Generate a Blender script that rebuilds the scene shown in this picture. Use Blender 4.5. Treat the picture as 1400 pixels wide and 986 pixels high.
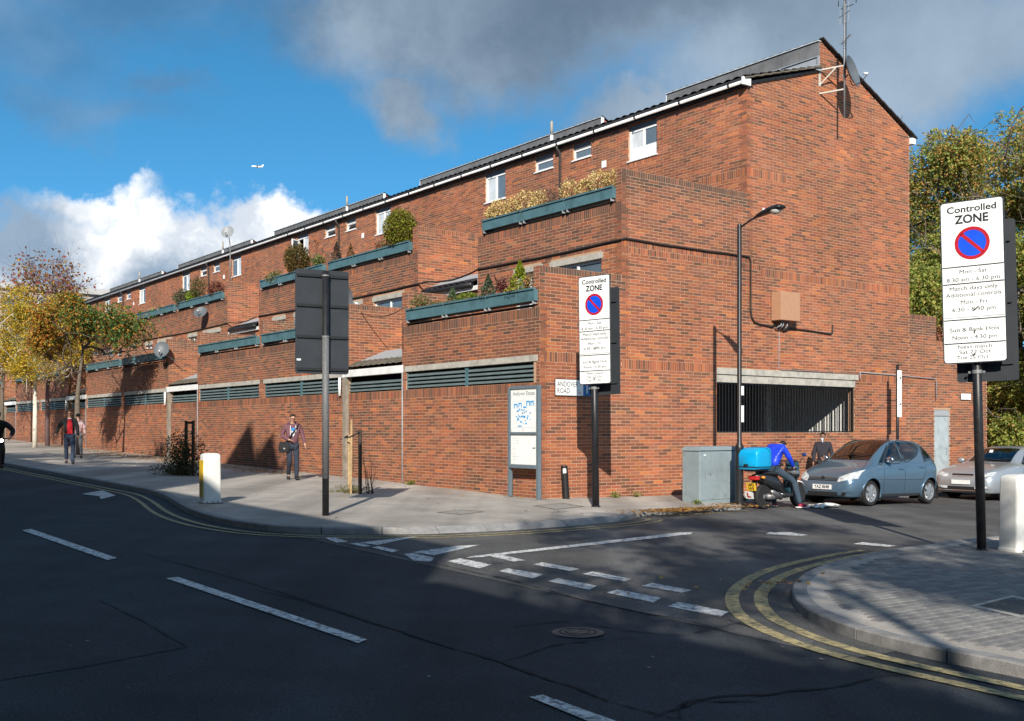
import bpy, bmesh, math, random
import numpy as np
from mathutils import Vector, Matrix

random.seed(7); rng = np.random.default_rng(7)
for o in list(bpy.data.objects): bpy.data.objects.remove(o)
scene = bpy.context.scene
COL = scene.collection
R = math.radians

# ------------------------------------------------------------------ place frame
# t runs along the side street away from the main road, s along the main road
CX, CY, CAMH = 0.607, 23.4, 1.5014
DL = (-.6004, .7997); DR = (.7997, .6004)
ROT = math.atan2(DR[1], DR[0])
GL, GR = .018, -.018
def XY(t, s): return (CX + t*DR[0] + s*DL[0], CY + t*DR[1] + s*DL[1])
def TS(x, y):
    x -= CX; y -= CY
    return x*DR[0] + y*DR[1], x*DL[0] + y*DL[1]
def clampv(v, a, b): return max(a, min(b, v))
def GZ(t, s): return GL*clampv(s, -60, 95) + GR*clampv(t, -60, 70)
def W(t, s, z=0.0, rel=True):
    x, y = XY(t, s)
    return Vector((x, y, (GZ(t, s) if rel else 0) + z))

# ------------------------------------------------------------------ camera
cam = bpy.data.cameras.new('camera'); camo = bpy.data.objects.new('camera', cam); COL.objects.link(camo)
cam.sensor_width = 36.0; cam.lens = 36.0*1465/1400; cam.shift_y = 95/1400
cam.clip_start = .1; cam.clip_end = 9000
camo.location = (0, 0, CAMH); camo.rotation_euler = (R(90), 0, 0)
scene.camera = camo
scene.render.resolution_x = 1024; scene.render.resolution_y = 721

# ------------------------------------------------------------------ light
SUN_EL = R(27.5); SUN_AZ = (.040, .9992)          # direction the light travels, seen from above
ld = Vector((SUN_AZ[0]*math.cos(SUN_EL), SUN_AZ[1]*math.cos(SUN_EL), -math.sin(SUN_EL)))
sun = bpy.data.lights.new('sun', 'SUN'); sun.energy = 5.0; sun.angle = R(.53); sun.color = (1, .93, .82)
suno = bpy.data.objects.new('sun', sun); COL.objects.link(suno)
suno.rotation_euler = ld.to_track_quat('-Z', 'Y').to_euler(); suno.location = (0, -40, 40)
scene.view_settings.view_transform = 'Standard'; scene.view_settings.look = 'None'
scene.view_settings.exposure = .5; scene.view_settings.gamma = 1

cy = scene.cycles; cy.max_bounces = 6; cy.diffuse_bounces = 3; cy.glossy_bounces = 3; cy.transmission_bounces = 5; cy.transparent_max_bounces = 6; cy.caustics_reflective = False; cy.caustics_refractive = False
world = bpy.data.worlds.new('World'); scene.world = world; world.use_nodes = True
def build_sky():
    nt = world.node_tree; nt.nodes.clear(); N = nt.nodes.new; L = nt.links.new
    out = N('ShaderNodeOutputWorld'); bg = N('ShaderNodeBackground'); L(bg.outputs[0], out.inputs[0])
    sky = N('ShaderNodeTexSky'); sky.sky_type = 'NISHITA'; sky.sun_disc = False
    sky.sun_elevation = SUN_EL; sky.sun_rotation = math.atan2(-SUN_AZ[0], -SUN_AZ[1])
    sky.air_density = 1.0; sky.dust_density = .0; sky.ozone_density = 2.5
    def math_(op, a, b=None, c=None):
        n = N('ShaderNodeMath'); n.operation = op
        for i, v in enumerate((a, b, c)):
            if v is None: continue
            if isinstance(v, (int, float)): n.inputs[i].default_value = v
            else: L(v, n.inputs[i])
        return n.outputs[0]
    def vmath(op, a, b=None):
        n = N('ShaderNodeVectorMath'); n.operation = op
        for i, v in enumerate((a, b)):
            if v is None: continue
            if isinstance(v, tuple): n.inputs[i].default_value = v
            else: L(v, n.inputs[i])
        return n
    def smooth(x, lo, hi):
        n = N('ShaderNodeMapRange'); n.interpolation_type = 'SMOOTHSTEP'
        n.inputs['From Min'].default_value = lo; n.inputs['From Max'].default_value = hi
        L(x, n.inputs['Value']); return n.outputs[0]
    def noise(vec, scale, detail=6, rough=.55):
        n = N('ShaderNodeTexNoise'); n.inputs['Scale'].default_value = scale
        n.inputs['Detail'].default_value = detail; n.inputs['Roughness'].default_value = rough
        L(vec, n.inputs['Vector']); return n
    def mix(f, a, b):
        n = N('ShaderNodeMix'); n.data_type = 'RGBA'
        if isinstance(f, (int, float)): n.inputs[0].default_value = f
        else: L(f, n.inputs[0])
        for v, i in ((a, 6), (b, 7)):
            if isinstance(v, tuple): n.inputs[i].default_value = (*v, 1)
            else: L(v, n.inputs[i])
        return n.outputs[2]
    co = N('ShaderNodeTexCoord').outputs['Generated']
    D = vmath('NORMALIZE', co).outputs[0]
    w1 = noise(D, 5.5, 7, .62)
    pert = vmath('SCALE', vmath('SUBTRACT', w1.outputs['Color'], (.5, .5, .5)).outputs[0]); pert.inputs[3].default_value = .17
    P = vmath('ADD', D, pert.outputs[0]).outputs[0]
    w1s = N('ShaderNodeSeparateXYZ'); L(w1.outputs['Color'], w1s.inputs[0])
    def dirof(u, v):
        d = Vector(((u-700)/1465, 1, -(v-588)/1465)); return d.normalized()
    def blob(u, v, ru, rv, soft=.45):
        c = dirof(u, v); k = c.y/1465
        q = vmath('SUBTRACT', P, (c.x, c.y, c.z)).outputs[0]
        q = vmath('MULTIPLY', q, (1/(ru*k), .9, 1/(rv*k))).outputs[0]
        d = vmath('LENGTH', q).outputs['Value']
        n = N('ShaderNodeMapRange'); n.interpolation_type = 'SMOOTHSTEP'
        n.inputs['From Min'].default_value = 1+soft; n.inputs['From Max'].default_value = 1-soft
        L(d, n.inputs['Value']); return n.outputs[0]
    def union(ms):
        r = ms[0]
        for m in ms[1:]: r = math_('MAXIMUM', r, m)
        return r
    # broken grey deck overhead, sunlit cumulus low on the left
    deck = union([blob(960, -70, 470, 150, .3), blob(1140, 80, 270, 105, .35), blob(620, 20, 230, 85, .45), blob(545, 125, 42, 40, .7), blob(860, 165, 120, 55, .5)])
    veil = union([blob(150, -30, 420, 70, .7), blob(20, 60, 100, 70, .8), blob(110, 165, 120, 26, .9), blob(230, 130, 60, 18, .9)])
    deck = math_('MAXIMUM', deck, math_('MULTIPLY', veil, .42))
    cumul = union([blob(80, 365, 150, 80, .25), blob(215, 362, 120, 66, .2), blob(365, 318, 70, 50, .2), blob(300, 370, 110, 50, .2), blob(130, 285, 80, 20, .5), blob(170, 450, 330, 70, .3), blob(0, 440, 200, 120, .3)])
    # the rest of the sky, unseen: scattered cloud of the same two kinds, cover raised to whiten the fill light
    sx = N('ShaderNodeSeparateXYZ'); L(D, sx.inputs[0])
    el = math_('MAXIMUM', sx.outputs[2], .0)
    cm = N('ShaderNodeCombineXYZ'); den = math_('ADD', el, .18)
    L(math_('DIVIDE', sx.outputs[0], den), cm.inputs[0]); L(math_('DIVIDE', sx.outputs[1], den), cm.inputs[1])
    gen = smooth(noise(cm.outputs[0], .9, 4, .55).outputs['Fac'], .45, .61)
    away = smooth(sx.outputs[1], .62, .40)
    gen = math_('MULTIPLY', gen, away)
    # colours
    fine = w1s.outputs[1]; big = w1s.outputs[2]
    fine2 = noise(P, 13.0, 4, .6).outputs['Fac']
    up = vmath('NORMALIZE', vmath('ADD', vmath('MULTIPLY', D, (1, 1, 1.5)).outputs[0], (0, 0, .16)).outputs[0]).outputs[0]
    L(up, sky.inputs['Vector'])
    hs = N('ShaderNodeHueSaturation'); hs.inputs['Saturation'].default_value = 1.30; hs.inputs['Hue'].default_value = .486; hs.inputs['Value'].default_value = 1.0
    L(sky.outputs[0], hs.inputs['Color'])
    sc = vmath('SCALE', hs.outputs[0]); sc.inputs[3].default_value = .140
    base = sc.outputs[0]
    grey = mix(smooth(fine, .3, .75), (.07, .115, .175), (.28, .35, .43))
    lit = blob(1130, 60, 420, 230, .9); lit2 = blob(640, 20, 260, 120, .9)
    grey = mix(math_('MULTIPLY', lit, .62), grey, (.32, .40, .49))
    dark = blob(880, 5, 250, 65, .8)
    grey = mix(math_('MULTIPLY', dark, .7), grey, (.06, .095, .145))
    white = mix(smooth(fine2, .44, .68), (.80, .81, .83), (.50, .55, .62))
    shade = union([blob(10, 310, 80, 60, .6), blob(240, 400, 110, 36, .6), blob(50, 340, 70, 30, .6)])
    white = mix(math_('MULTIPLY', shade, .85), white, (.14, .23, .34))
    c = mix(math_('MULTIPLY', deck, .95), base, grey)
    c = mix(math_('MULTIPLY', gen, .9), c, mix(smooth(big, .4, .6), (.24, .29, .35), (.52, .55, .60)))
    c = mix(cumul, c, white)
    L(c, bg.inputs['Color']); bg.inputs['Strength'].default_value = 1.0
build_sky()
world.cycles.sampling_method = 'MANUAL'; world.cycles.sample_map_resolution = 512

# ------------------------------------------------------------------ helpers
def tag(o, label=None, cat=None, group=None, kind=None):
    if label: o['label'] = label
    if cat: o['category'] = cat
    if group: o['group'] = group
    if kind: o['kind'] = kind
    return o
def empty(name, loc=(0, 0, 0), rz=0, label=None, cat=None, group=None, rot=None):
    o = bpy.data.objects.new(name, None); COL.objects.link(o); o.empty_display_size = .2
    o.location = loc; o.rotation_euler = rot if rot else (0, 0, rz)
    return tag(o, label, cat, group)
def link(name, me, parent=None, loc=None, rot=None):
    o = bpy.data.objects.new(name, me); COL.objects.link(o)
    if parent is not None: o.parent = parent
    if loc is not None: o.location = loc
    if rot is not None: o.rotation_euler = rot
    return o
class MB:
    def __init__(s): s.v = []; s.f = []; s.m = []; s.mi = 0
    def add(s, vs, fs):
        b = len(s.v); s.v.extend([tuple(p) for p in vs]); s.f.extend([tuple(i+b for i in q) for q in fs]); s.m.extend([s.mi]*len(fs)); return s
    def box(s, x0, x1, y0, y1, z0, z1):
        x0, x1 = min(x0, x1), max(x0, x1); y0, y1 = min(y0, y1), max(y0, y1); z0, z1 = min(z0, z1), max(z0, z1)
        return s.add([(x0, y0, z0), (x1, y0, z0), (x1, y1, z0), (x0, y1, z0), (x0, y0, z1), (x1, y0, z1), (x1, y1, z1), (x0, y1, z1)],
                     [(3, 2, 1, 0), (4, 5, 6, 7), (0, 1, 5, 4), (1, 2, 6, 5), (2, 3, 7, 6), (3, 0, 4, 7)])
    def obox(s, c, sx, sy, sz, M=None):
        M = M or Matrix.Identity(3); c = Vector(c)
        vs = [c + M @ Vector((a*sx/2, b*sy/2, d*sz/2)) for d in (-1, 1) for a, b in ((-1, -1), (1, -1), (1, 1), (-1, 1))]
        return s.add(vs, [(3, 2, 1, 0), (4, 5, 6, 7), (0, 1, 5, 4), (1, 2, 6, 5), (2, 3, 7, 6), (3, 0, 4, 7)])
    def beam(s, p, q, w, h):
        p = Vector(p); q = Vector(q); d = q-p; M = d.to_track_quat('X', 'Z').to_matrix()
        return s.obox((p+q)/2, d.length, w, h, M)
    def tube(s, pts, r, n=8, cap=True):
        pts = [Vector(p) for p in pts]; k = len(pts); rs = r if isinstance(r, (list, tuple)) else [r]*k
        vs = []; prev = None
        for i, p in enumerate(pts):
            d = (pts[min(i+1, k-1)] - pts[max(i-1, 0)]).normalized()
            if prev is None: u = d.orthogonal().normalized()
            else:
                u = prev - d*prev.dot(d)
                u = u.normalized() if u.length > 1e-6 else d.orthogonal().normalized()
            prev = u; w = d.cross(u)
            for j in range(n):
                a = 2*math.pi*j/n; vs.append(p + (u*math.cos(a) + w*math.sin(a))*rs[i])
        fs = [(i*n+j, i*n+(j+1) % n, (i+1)*n+(j+1) % n, (i+1)*n+j) for i in range(k-1) for j in range(n)]
        if cap: fs += [tuple(range(n-1, -1, -1)), tuple((k-1)*n+j for j in range(n))]
        return s.add(vs, fs)
    def lathe(s, prof, n=16, c=(0, 0, 0), M=None):
        M = M or Matrix.Identity(3); c = Vector(c); vs = []
        for r, z in prof:
            for j in range(n):
                a = 2*math.pi*j/n; vs.append(c + M @ Vector((r*math.cos(a), r*math.sin(a), z)))
        k = len(prof)
        fs = [(i*n+j, i*n+(j+1) % n, (i+1)*n+(j+1) % n, (i+1)*n+j) for i in range(k-1) for j in range(n)]
        fs += [tuple(range(n-1, -1, -1)), tuple((k-1)*n+j for j in range(n))]
        return s.add(vs, fs)
    def prism(s, poly, h0, h1, f=lambda a, b, h: (a, b, h)):
        n = len(poly); vs = [f(a, b, h0) for a, b in poly] + [f(a, b, h1) for a, b in poly]
        fs = [tuple(range(n-1, -1, -1)), tuple(range(n, 2*n))] + [(i, (i+1) % n, n+(i+1) % n, n+i) for i in range(n)]
        return s.add(vs, fs)
    def mesh(s, name='m', smooth=False):
        me = bpy.data.meshes.new(name); me.from_pydata(s.v, [], s.f)
        if any(s.m): me.polygons.foreach_set('material_index', s.m)
        if smooth: me.polygons.foreach_set('use_smooth', [True]*len(s.f))
        me.update(); return me
    def build(s, name, mat, parent=None, smooth=False, bevel=0, loc=None, rot=None, seg=2, auto=None):
        me = s.mesh(name, smooth)
        for m in (mat if isinstance(mat, (list, tuple)) else [mat]): me.materials.append(m)
        o = link(name, me, parent, loc, rot)
        if bevel:
            b = o.modifiers.new('b', 'BEVEL'); b.width = bevel; b.segments = seg; b.limit_method = 'ANGLE'; b.angle_limit = R(35)
        if auto:
            fix_normals(me); me.set_sharp_from_angle(angle=R(auto))
        return o
def fix_normals(me):
    bm = bmesh.new(); bm.from_mesh(me); bmesh.ops.recalc_face_normals(bm, faces=bm.faces); bm.to_mesh(me); bm.free()
def np_mesh(name, V, F, cols=None, mat=None):
    """V (n,3) F (m,k) arrays, cols (n,3) linear colour per vertex"""
    me = bpy.data.meshes.new(name); k = F.shape[1]
    me.vertices.add(len(V)); me.vertices.foreach_set('co', V.astype(np.float32).ravel())
    me.loops.add(F.size); me.loops.foreach_set('vertex_index', F.astype(np.int32).ravel())
    me.polygons.add(len(F)); me.polygons.foreach_set('loop_start', np.arange(0, F.size, k, dtype=np.int32))
    try: me.polygons.foreach_set('loop_total', np.full(len(F), k, dtype=np.int32))
    except Exception: pass
    if cols is not None:
        a = me.color_attributes.new('Col', 'FLOAT_COLOR', 'POINT')
        a.data.foreach_set('color', np.hstack([cols, np.ones((len(cols), 1))]).astype(np.float32).ravel())
    me.update(calc_edges=True); me.validate(); me.shade_flat()
    if mat: me.materials.append(mat)
    return me

# ------------------------------------------------------------------ materials
MATS = {}
def mat(name, col=(.5, .5, .5), rough=.6, metal=0, var=.12, scale=6, bump=0, bscale=60, attr=False, spec=.5, coat=0, emit=None, dirt=None, trans=0, ior=1.45, coord='Object', detail=6, col2=None):
    if name in MATS: return MATS[name]
    m = bpy.data.materials.new(name); m.use_nodes = True; nt = m.node_tree; N = nt.nodes.new; L = nt.links.new
    b = nt.nodes['Principled BSDF']; b.inputs['Roughness'].default_value = rough; b.inputs['Metallic'].default_value = metal
    b.inputs['Specular IOR Level'].default_value = spec; b.inputs['Coat Weight'].default_value = coat; b.inputs['IOR'].default_value = ior
    if coat: b.inputs['Coat Roughness'].default_value = .06
    b.inputs['Transmission Weight'].default_value = trans
    tc = N('ShaderNodeTexCoord')
    n = N('ShaderNodeTexNoise'); n.inputs['Scale'].default_value = scale; n.inputs['Detail'].default_value = detail; n.inputs['Roughness'].default_value = .6
    L(tc.outputs[coord], n.inputs['Vector'])
    mx = N('ShaderNodeMix'); mx.data_type = 'RGBA'
    rr = N('ShaderNodeMapRange'); rr.inputs['From Min'].default_value = .3; rr.inputs['From Max'].default_value = .7
    L(n.outputs['Fac'], rr.inputs['Value']); L(rr.outputs[0], mx.inputs[0])
    if attr:
        at = N('ShaderNodeAttribute'); at.attribute_name = 'Col'
        lo = N('ShaderNodeMix'); lo.data_type = 'RGBA'; lo.blend_type = 'MULTIPLY'; lo.inputs[0].default_value = 1
        L(at.outputs['Color'], lo.inputs[6]); lo.inputs[7].default_value = (1-var,)*3 + (1,)
        hi = N('ShaderNodeMix'); hi.data_type = 'RGBA'; hi.blend_type = 'MULTIPLY'; hi.inputs[0].default_value = 1
        L(at.outputs['Color'], hi.inputs[6]); hi.inputs[7].default_value = (1+var,)*3 + (1,)
        L(lo.outputs[2], mx.inputs[6]); L(hi.outputs[2], mx.inputs[7])
    else:
        c2 = col2 or tuple(min(1, c*(1+var)) for c in col)
        mx.inputs[6].default_value = (*[c*(1-var) for c in col], 1); mx.inputs[7].default_value = (*c2, 1)
    src = mx.outputs[2]
    if dirt:                                  # dirt = (colour, scale, lo, hi, amount)
        dn = N('ShaderNodeTexNoise'); dn.inputs['Scale'].default_value = dirt[1]; dn.inputs['Detail'].default_value = 7; dn.inputs['Roughness'].default_value = .65
        L(tc.outputs[coord], dn.inputs['Vector'])
        dr = N('ShaderNodeMapRange'); dr.inputs['From Min'].default_value = dirt[2]; dr.inputs['From Max'].default_value = dirt[3]; dr.inputs['To Max'].default_value = dirt[4]
        L(dn.outputs['Fac'], dr.inputs['Value'])
        d2 = N('ShaderNodeMix'); d2.data_type = 'RGBA'; L(dr.outputs[0], d2.inputs[0]); L(src, d2.inputs[6]); d2.inputs[7].default_value = (*dirt[0], 1); src = d2.outputs[2]
    L(src, b.inputs['Base Color'])
    if bump:
        bn = N('ShaderNodeTexNoise'); bn.inputs['Scale'].default_value = bscale; bn.inputs['Detail'].default_value = 4; L(tc.outputs[coord], bn.inputs['Vector'])
        bp = N('ShaderNodeBump'); bp.inputs['Strength'].default_value = bump; bp.inputs['Distance'].default_value = .02
        L(bn.outputs['Fac'], bp.inputs['Height']); L(bp.outputs[0], b.inputs['Normal'])
    if emit:
        b.inputs['Emission Color'].default_value = (*emit[0], 1); b.inputs['Emission Strength'].default_value = emit[1]
    MATS[name] = m; return m
def leafmat(name, trans=.35):
    if name in MATS: return MATS[name]
    m = bpy.data.materials.new(name); m.use_nodes = True; nt = m.node_tree; N = nt.nodes.new; L = nt.links.new
    nt.nodes.clear(); out = N('ShaderNodeOutputMaterial'); at = N('ShaderNodeAttribute'); at.attribute_name = 'Col'
    d = N('ShaderNodeBsdfPrincipled'); d.inputs['Roughness'].default_value = .55; d.inputs['Specular IOR Level'].default_value = .35
    t = N('ShaderNodeBsdfTranslucent'); mx = N('ShaderNodeMixShader'); mx.inputs[0].default_value = trans
    L(at.outputs['Color'], d.inputs['Base Color']); L(at.outputs['Color'], t.inputs['Color'])
    L(d.outputs[0], mx.inputs[1]); L(t.outputs[0], mx.inputs[2]); L(mx.outputs[0], out.inputs[0]); MATS[name] = m; return m
# ================================================================== ground
def road_mat(name, col, var=.25, stain=(.02, .02, .022), grit=1.0):
    m = mat(name, col, rough=.82, var=var, scale=1.3, bump=.5, bscale=170, spec=.35, dirt=(stain, .55, .45, .75, .55), coord='Object')
    nt = m.node_tree; b = nt.nodes['Principled BSDF']; src = b.inputs['Base Color'].links[0].from_socket
    tc = nt.nodes.new('ShaderNodeTexCoord'); n = nt.nodes.new('ShaderNodeTexNoise'); n.inputs['Scale'].default_value = 85; n.inputs['Detail'].default_value = 2
    nt.links.new(tc.outputs['Object'], n.inputs['Vector'])
    mr = nt.nodes.new('ShaderNodeMapRange'); mr.inputs['From Min'].default_value = .35; mr.inputs['From Max'].default_value = .7; mr.inputs['To Min'].default_value = 1-.55*grit; mr.inputs['To Max'].default_value = 1+.75*grit
    nt.links.new(n.outputs['Fac'], mr.inputs['Value'])
    mx = nt.nodes.new('ShaderNodeMix'); mx.data_type = 'RGBA'; mx.blend_type = 'MULTIPLY'; mx.inputs[0].default_value = 1
    nt.links.new(src, mx.inputs[6]); nt.links.new(mr.outputs[0], mx.inputs[7])
    # wheel-polished bands and patches drawn out along the carriageway
    mp_ = nt.nodes.new('ShaderNodeMapping'); mp_.inputs['Rotation'].default_value = (0, 0, -ROT); mp_.inputs['Scale'].default_value = (1.0, .05, 1)
    n2 = nt.nodes.new('ShaderNodeTexNoise'); n2.inputs['Scale'].default_value = .9; n2.inputs['Detail'].default_value = 4
    nt.links.new(tc.outputs['Object'], mp_.inputs[0]); nt.links.new(mp_.outputs[0], n2.inputs['Vector'])
    m2 = nt.nodes.new('ShaderNodeMapRange'); m2.inputs['From Min'].default_value = .35; m2.inputs['From Max'].default_value = .65; m2.inputs['To Min'].default_value = .72; m2.inputs['To Max'].default_value = 1.28
    nt.links.new(n2.outputs['Fac'], m2.inputs['Value'])
    m3 = nt.nodes.new('ShaderNodeMix'); m3.data_type = 'RGBA'; m3.blend_type = 'MULTIPLY'; m3.inputs[0].default_value = 1
    nt.links.new(mx.outputs[2], m3.inputs[6]); nt.links.new(m2.outputs[0], m3.inputs[7]); nt.links.new(m3.outputs[2], b.inputs['Base Color'])
    return m
M_ROAD = road_mat('asphalt_main', (.034, .040, .047))
M_SIDE = road_mat('asphalt_side', (.098, .096, .093), stain=(.055, .055, .055))
M_PATCH = road_mat('asphalt_patch', (.033, .035, .040))
M_PAV = road_mat('pavement_concrete', (.37, .335, .295), var=.16, stain=(.21, .19, .17), grit=.35)
M_KERB = mat('kerb_granite', (.23, .225, .22), rough=.8, var=.2, scale=9, bump=.4, bscale=90, dirt=((.09, .085, .08), 2.5, .5, .75, .6))
M_WHITE = mat('road_paint_white', (.62, .62, .60), rough=.7, var=.12, scale=14, dirt=((.07, .07, .075), 17, .47, .62, .9))
M_YELL = mat('road_paint_yellow', (.38, .31, .15), rough=.75, var=.2, scale=12, dirt=((.08, .075, .06), 15, .46, .62, .85))
M_SOIL = mat('ground_earth', (.12, .11, .08), rough=.95, var=.4, scale=.5)
M_CRACK = mat('crack_tar', (.012, .012, .013), rough=.9)
M_BLOCK = mat('paving_block', (.2, .19, .18), rough=.85, var=.2, scale=25, attr=True, bump=.3, bscale=120)
M_IRON = mat('cast_iron', (.13, .115, .10), rough=.55, metal=.6, var=.3, scale=30, bump=.3)

def sheet(name, pts, off, m, parent=None, kind=None):
    me = bpy.data.meshes.new(name); vs = [W(t, s, off) for t, s in pts]
    me.from_pydata(vs, [], [tuple(range(len(vs)))]); me.update()
    if me.polygons[0].normal.z < 0: me.flip_normals()
    me.materials.append(m); o = link(name, me, parent)
    if kind: o['kind'] = kind
    return o
def build_ground():
    b = MB(); ax = sorted(set(list(range(-900, 901, 100)) + [-60, 70, 95]))
    ts = [a for a in ax if a not in (95,)]; ss = [a for a in ax if a not in (70,)]
    vs = [W(t, s, -.22) for t in ts for s in ss]; n = len(ss)
    b.add(vs, [(i*n+j, (i+1)*n+j, (i+1)*n+j+1, i*n+j+1) for i in range(len(ts)-1) for j in range(n-1)])
    o = b.build('ground', M_SOIL); o['kind'] = 'structure'
build_ground()
main_road = sheet('main_road', [(-14.75, -60), (-5, -60), (-5, 95), (-14.75, 95)], -.10, M_ROAD, None, 'structure')
side_road = sheet('side_road', [(-7.74, -13.5), (-7.74, -.8), (70, -.8), (70, -13.5)], -.096, M_SIDE, None, 'structure')
def px(u, v, off=-.1):
    """ground position that a surveyed picture point stands for"""
    a = (u-700)/1465; b_ = -(v-588)/1465
    gx = GL*DL[0]+GR*DR[0]; gy = GL*DL[1]+GR*DR[1]; c0 = -GL*(CX*DL[0]+CY*DL[1]) - GR*(CX*DR[0]+CY*DR[1])
    Y = (CAMH-c0-off)/((gx*a+gy)-b_); return TS(a*Y, Y)

def catmull(p, n=6):
    p = [np.array(q, float) for q in p]; out = []
    for i in range(len(p)-1):
        a = p[max(i-1, 0)]; b_ = p[i]; c = p[i+1]; d = p[min(i+2, len(p)-1)]
        for k in range(n):
            u = k/n; out.append(.5*((2*b_)+(c-a)*u+(2*a-5*b_+4*c-d)*u*u+(3*b_-a-3*c+d)*u**3))
    out.append(p[-1]); return out
def resample(p, step):
    p = np.array(p); d = np.r_[0, np.cumsum(np.linalg.norm(np.diff(p, axis=0), axis=1))]
    n = max(2, int(round(d[-1]/step))+1); q = np.linspace(0, d[-1], n)
    return np.c_[np.interp(q, d, p[:, 0]), np.interp(q, d, p[:, 1])]
def offset(p, w):
    p = np.array(p); g = np.gradient(p, axis=0); g /= np.linalg.norm(g, axis=1)[:, None]+1e-9
    return p + np.c_[-g[:, 1], g[:, 0]]*w
KL = [(3.3, -1.35), (3.3, -2.95), (0, -3.35), (-.9, -3.85), (-1.76, -4.2), (-3.94, -4.6), (-5.75, -4.6), (-6.45, -4.35), (-7.05, -4.1), (-7.52, -3.73), (-7.88, -3.09), (-8.02, -1.84),
      (-7.81, .09), (-7.22, 2.77), (-6.88, 4.83), (-6.88, 6.84), (-6.92, 9.4), (-6.95, 12.5), (-7.0, 19), (-7, 30), (-7, 92)]
kl = np.array([(60, -1.35), (3.31, -1.35)] + [(3.3, -1.4), (3.3, -2.9)] + [tuple(q) for q in catmull(KL[1:], 6)])
KR = [(60, -9.1), (20, -9.15), (2.9, -9.25), (-.21, -9.5), (-1.6, -9.68), (-2.82, -9.98), (-3.72, -10.26), (-4.54, -10.62), (-5.37, -11.1), (-5.92, -11.51), (-6.4, -11.97), (-6.74, -12.4), (-7.06, -13.06), (-7.19, -13.71), (-7.2, -14.5), (-7.2, -20), (-7.2, -55)]
kr = np.array(catmull(KR, 6))
def kerbs(path, side, pav, drop=None):
    q = resample(path, .3); inner = offset(q, side*.145); outer = q; n = len(q); i = 0
    while i < n-1:
        far = np.hypot(q[i][0]+14.5, q[i][1]+18.3)
        k = 3 if far < 45 else 12; j = min(i+k, n-1)
        b = MB(); vs = []
        for m_ in range(i, j+1):
            dk = .082 if drop and drop(q[m_]) else 0
            for pt, z in ((outer[m_], -.2), (outer[m_], -.012-dk), (outer[m_]+(inner[m_]-outer[m_])*.09, .004-dk), (inner[m_], .004), (inner[m_], -.2)):
                a = pt
                if m_ == j and j < n-1: a = pt + (q[m_-1]-q[m_])/np.linalg.norm(q[m_-1]-q[m_])*.016
                vs.append(W(a[0], a[1], z + (random.uniform(-.002, .002) if z > 0 else 0)))
        c = j-i+1; fs = [(m_*5+e, m_*5+e+1, (m_+1)*5+e+1, (m_+1)*5+e) for m_ in range(c-1) for e in range(4)]
        fs += [(0, 1, 2, 3, 4), tuple((c-1)*5+e for e in (4, 3, 2, 1, 0))]
        b.add(vs, fs); o = b.build('kerb_stone', M_KERB, pav); fix_normals(o.data); i = j
def clean(p):
    out = [p[0]]
    for a in p[1:]:
        if np.hypot(*(a-out[-1])) > .02: out.append(a)
    return np.array(out)
kl = clean(kl); kr = clean(kr)
ql = resample(kl, .3); qr = resample(kr, .3)
pavement = sheet('pavement', [tuple(a) for a in offset(ql, -.14)] + [(4, 92), (4, 3), (60, 3)], 0, M_PAV, None, 'structure')
corner_pavement = sheet('corner_pavement', [tuple(a) for a in offset(qr, .14)] + [(60, -55)], 0, M_PAV, None, 'structure')
kerbs(kl, -1, pavement, lambda p: -6.0 < p[0] < -1.2 and p[1] < -3.5); kerbs(kr, 1, corner_pavement)
far_pav = sheet('opposite_pavement', [(-14.6, -60), (-14.6, 95), (-18.6, 95), (-18.6, -60)], 0, M_PAV, None, 'structure')
b = MB()
for s in range(-60, 95, 5): b.add([W(t, ss, z) for z in (-.2, .004) for t, ss in ((-14.6, s), (-14.6, s+4.99), (-14.75, s+4.99), (-14.75, s))], [(0, 1, 2, 3), (4, 5, 6, 7), (0, 1, 5, 4), (1, 2, 6, 5), (2, 3, 7, 6), (3, 0, 4, 7)])
b.build('kerb_edge', M_KERB, far_pav)

def ribbon(name, path, w0, w1, off, m, parent):
    a = offset(path, w0); c = offset(path, w1); n = len(path)
    vs = [W(p[0], p[1], off) for p in a] + [W(p[0], p[1], off) for p in c]
    me = bpy.data.meshes.new(name); me.from_pydata(vs, [], [(i, i+1, n+i+1, n+i) for i in range(n-1)]); me.update(); me.materials.append(m)
    return link(name, me, parent)
yl = [p for p in ql if not (p[0] > -5.0 and p[1] > -3.6) and p[1] < 34]
for w in (.26, .50): ribbon('yellow_line', yl, w, w+.085, -.091, M_YELL, main_road)
sel = [p for p in ql if p[0] > .3 and p[1] < -1.5 and p[0] < 3.2]
ribbon('yellow_line', sel, .2, .28, -.091, M_YELL, side_road)
ry = [p for p in qr if p[0] < -1.0 and p[1] > -40]
for w in (.24, .52): ribbon('yellow_line', ry, -w, -w-.135, -.0905, M_YELL, main_road)

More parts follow.
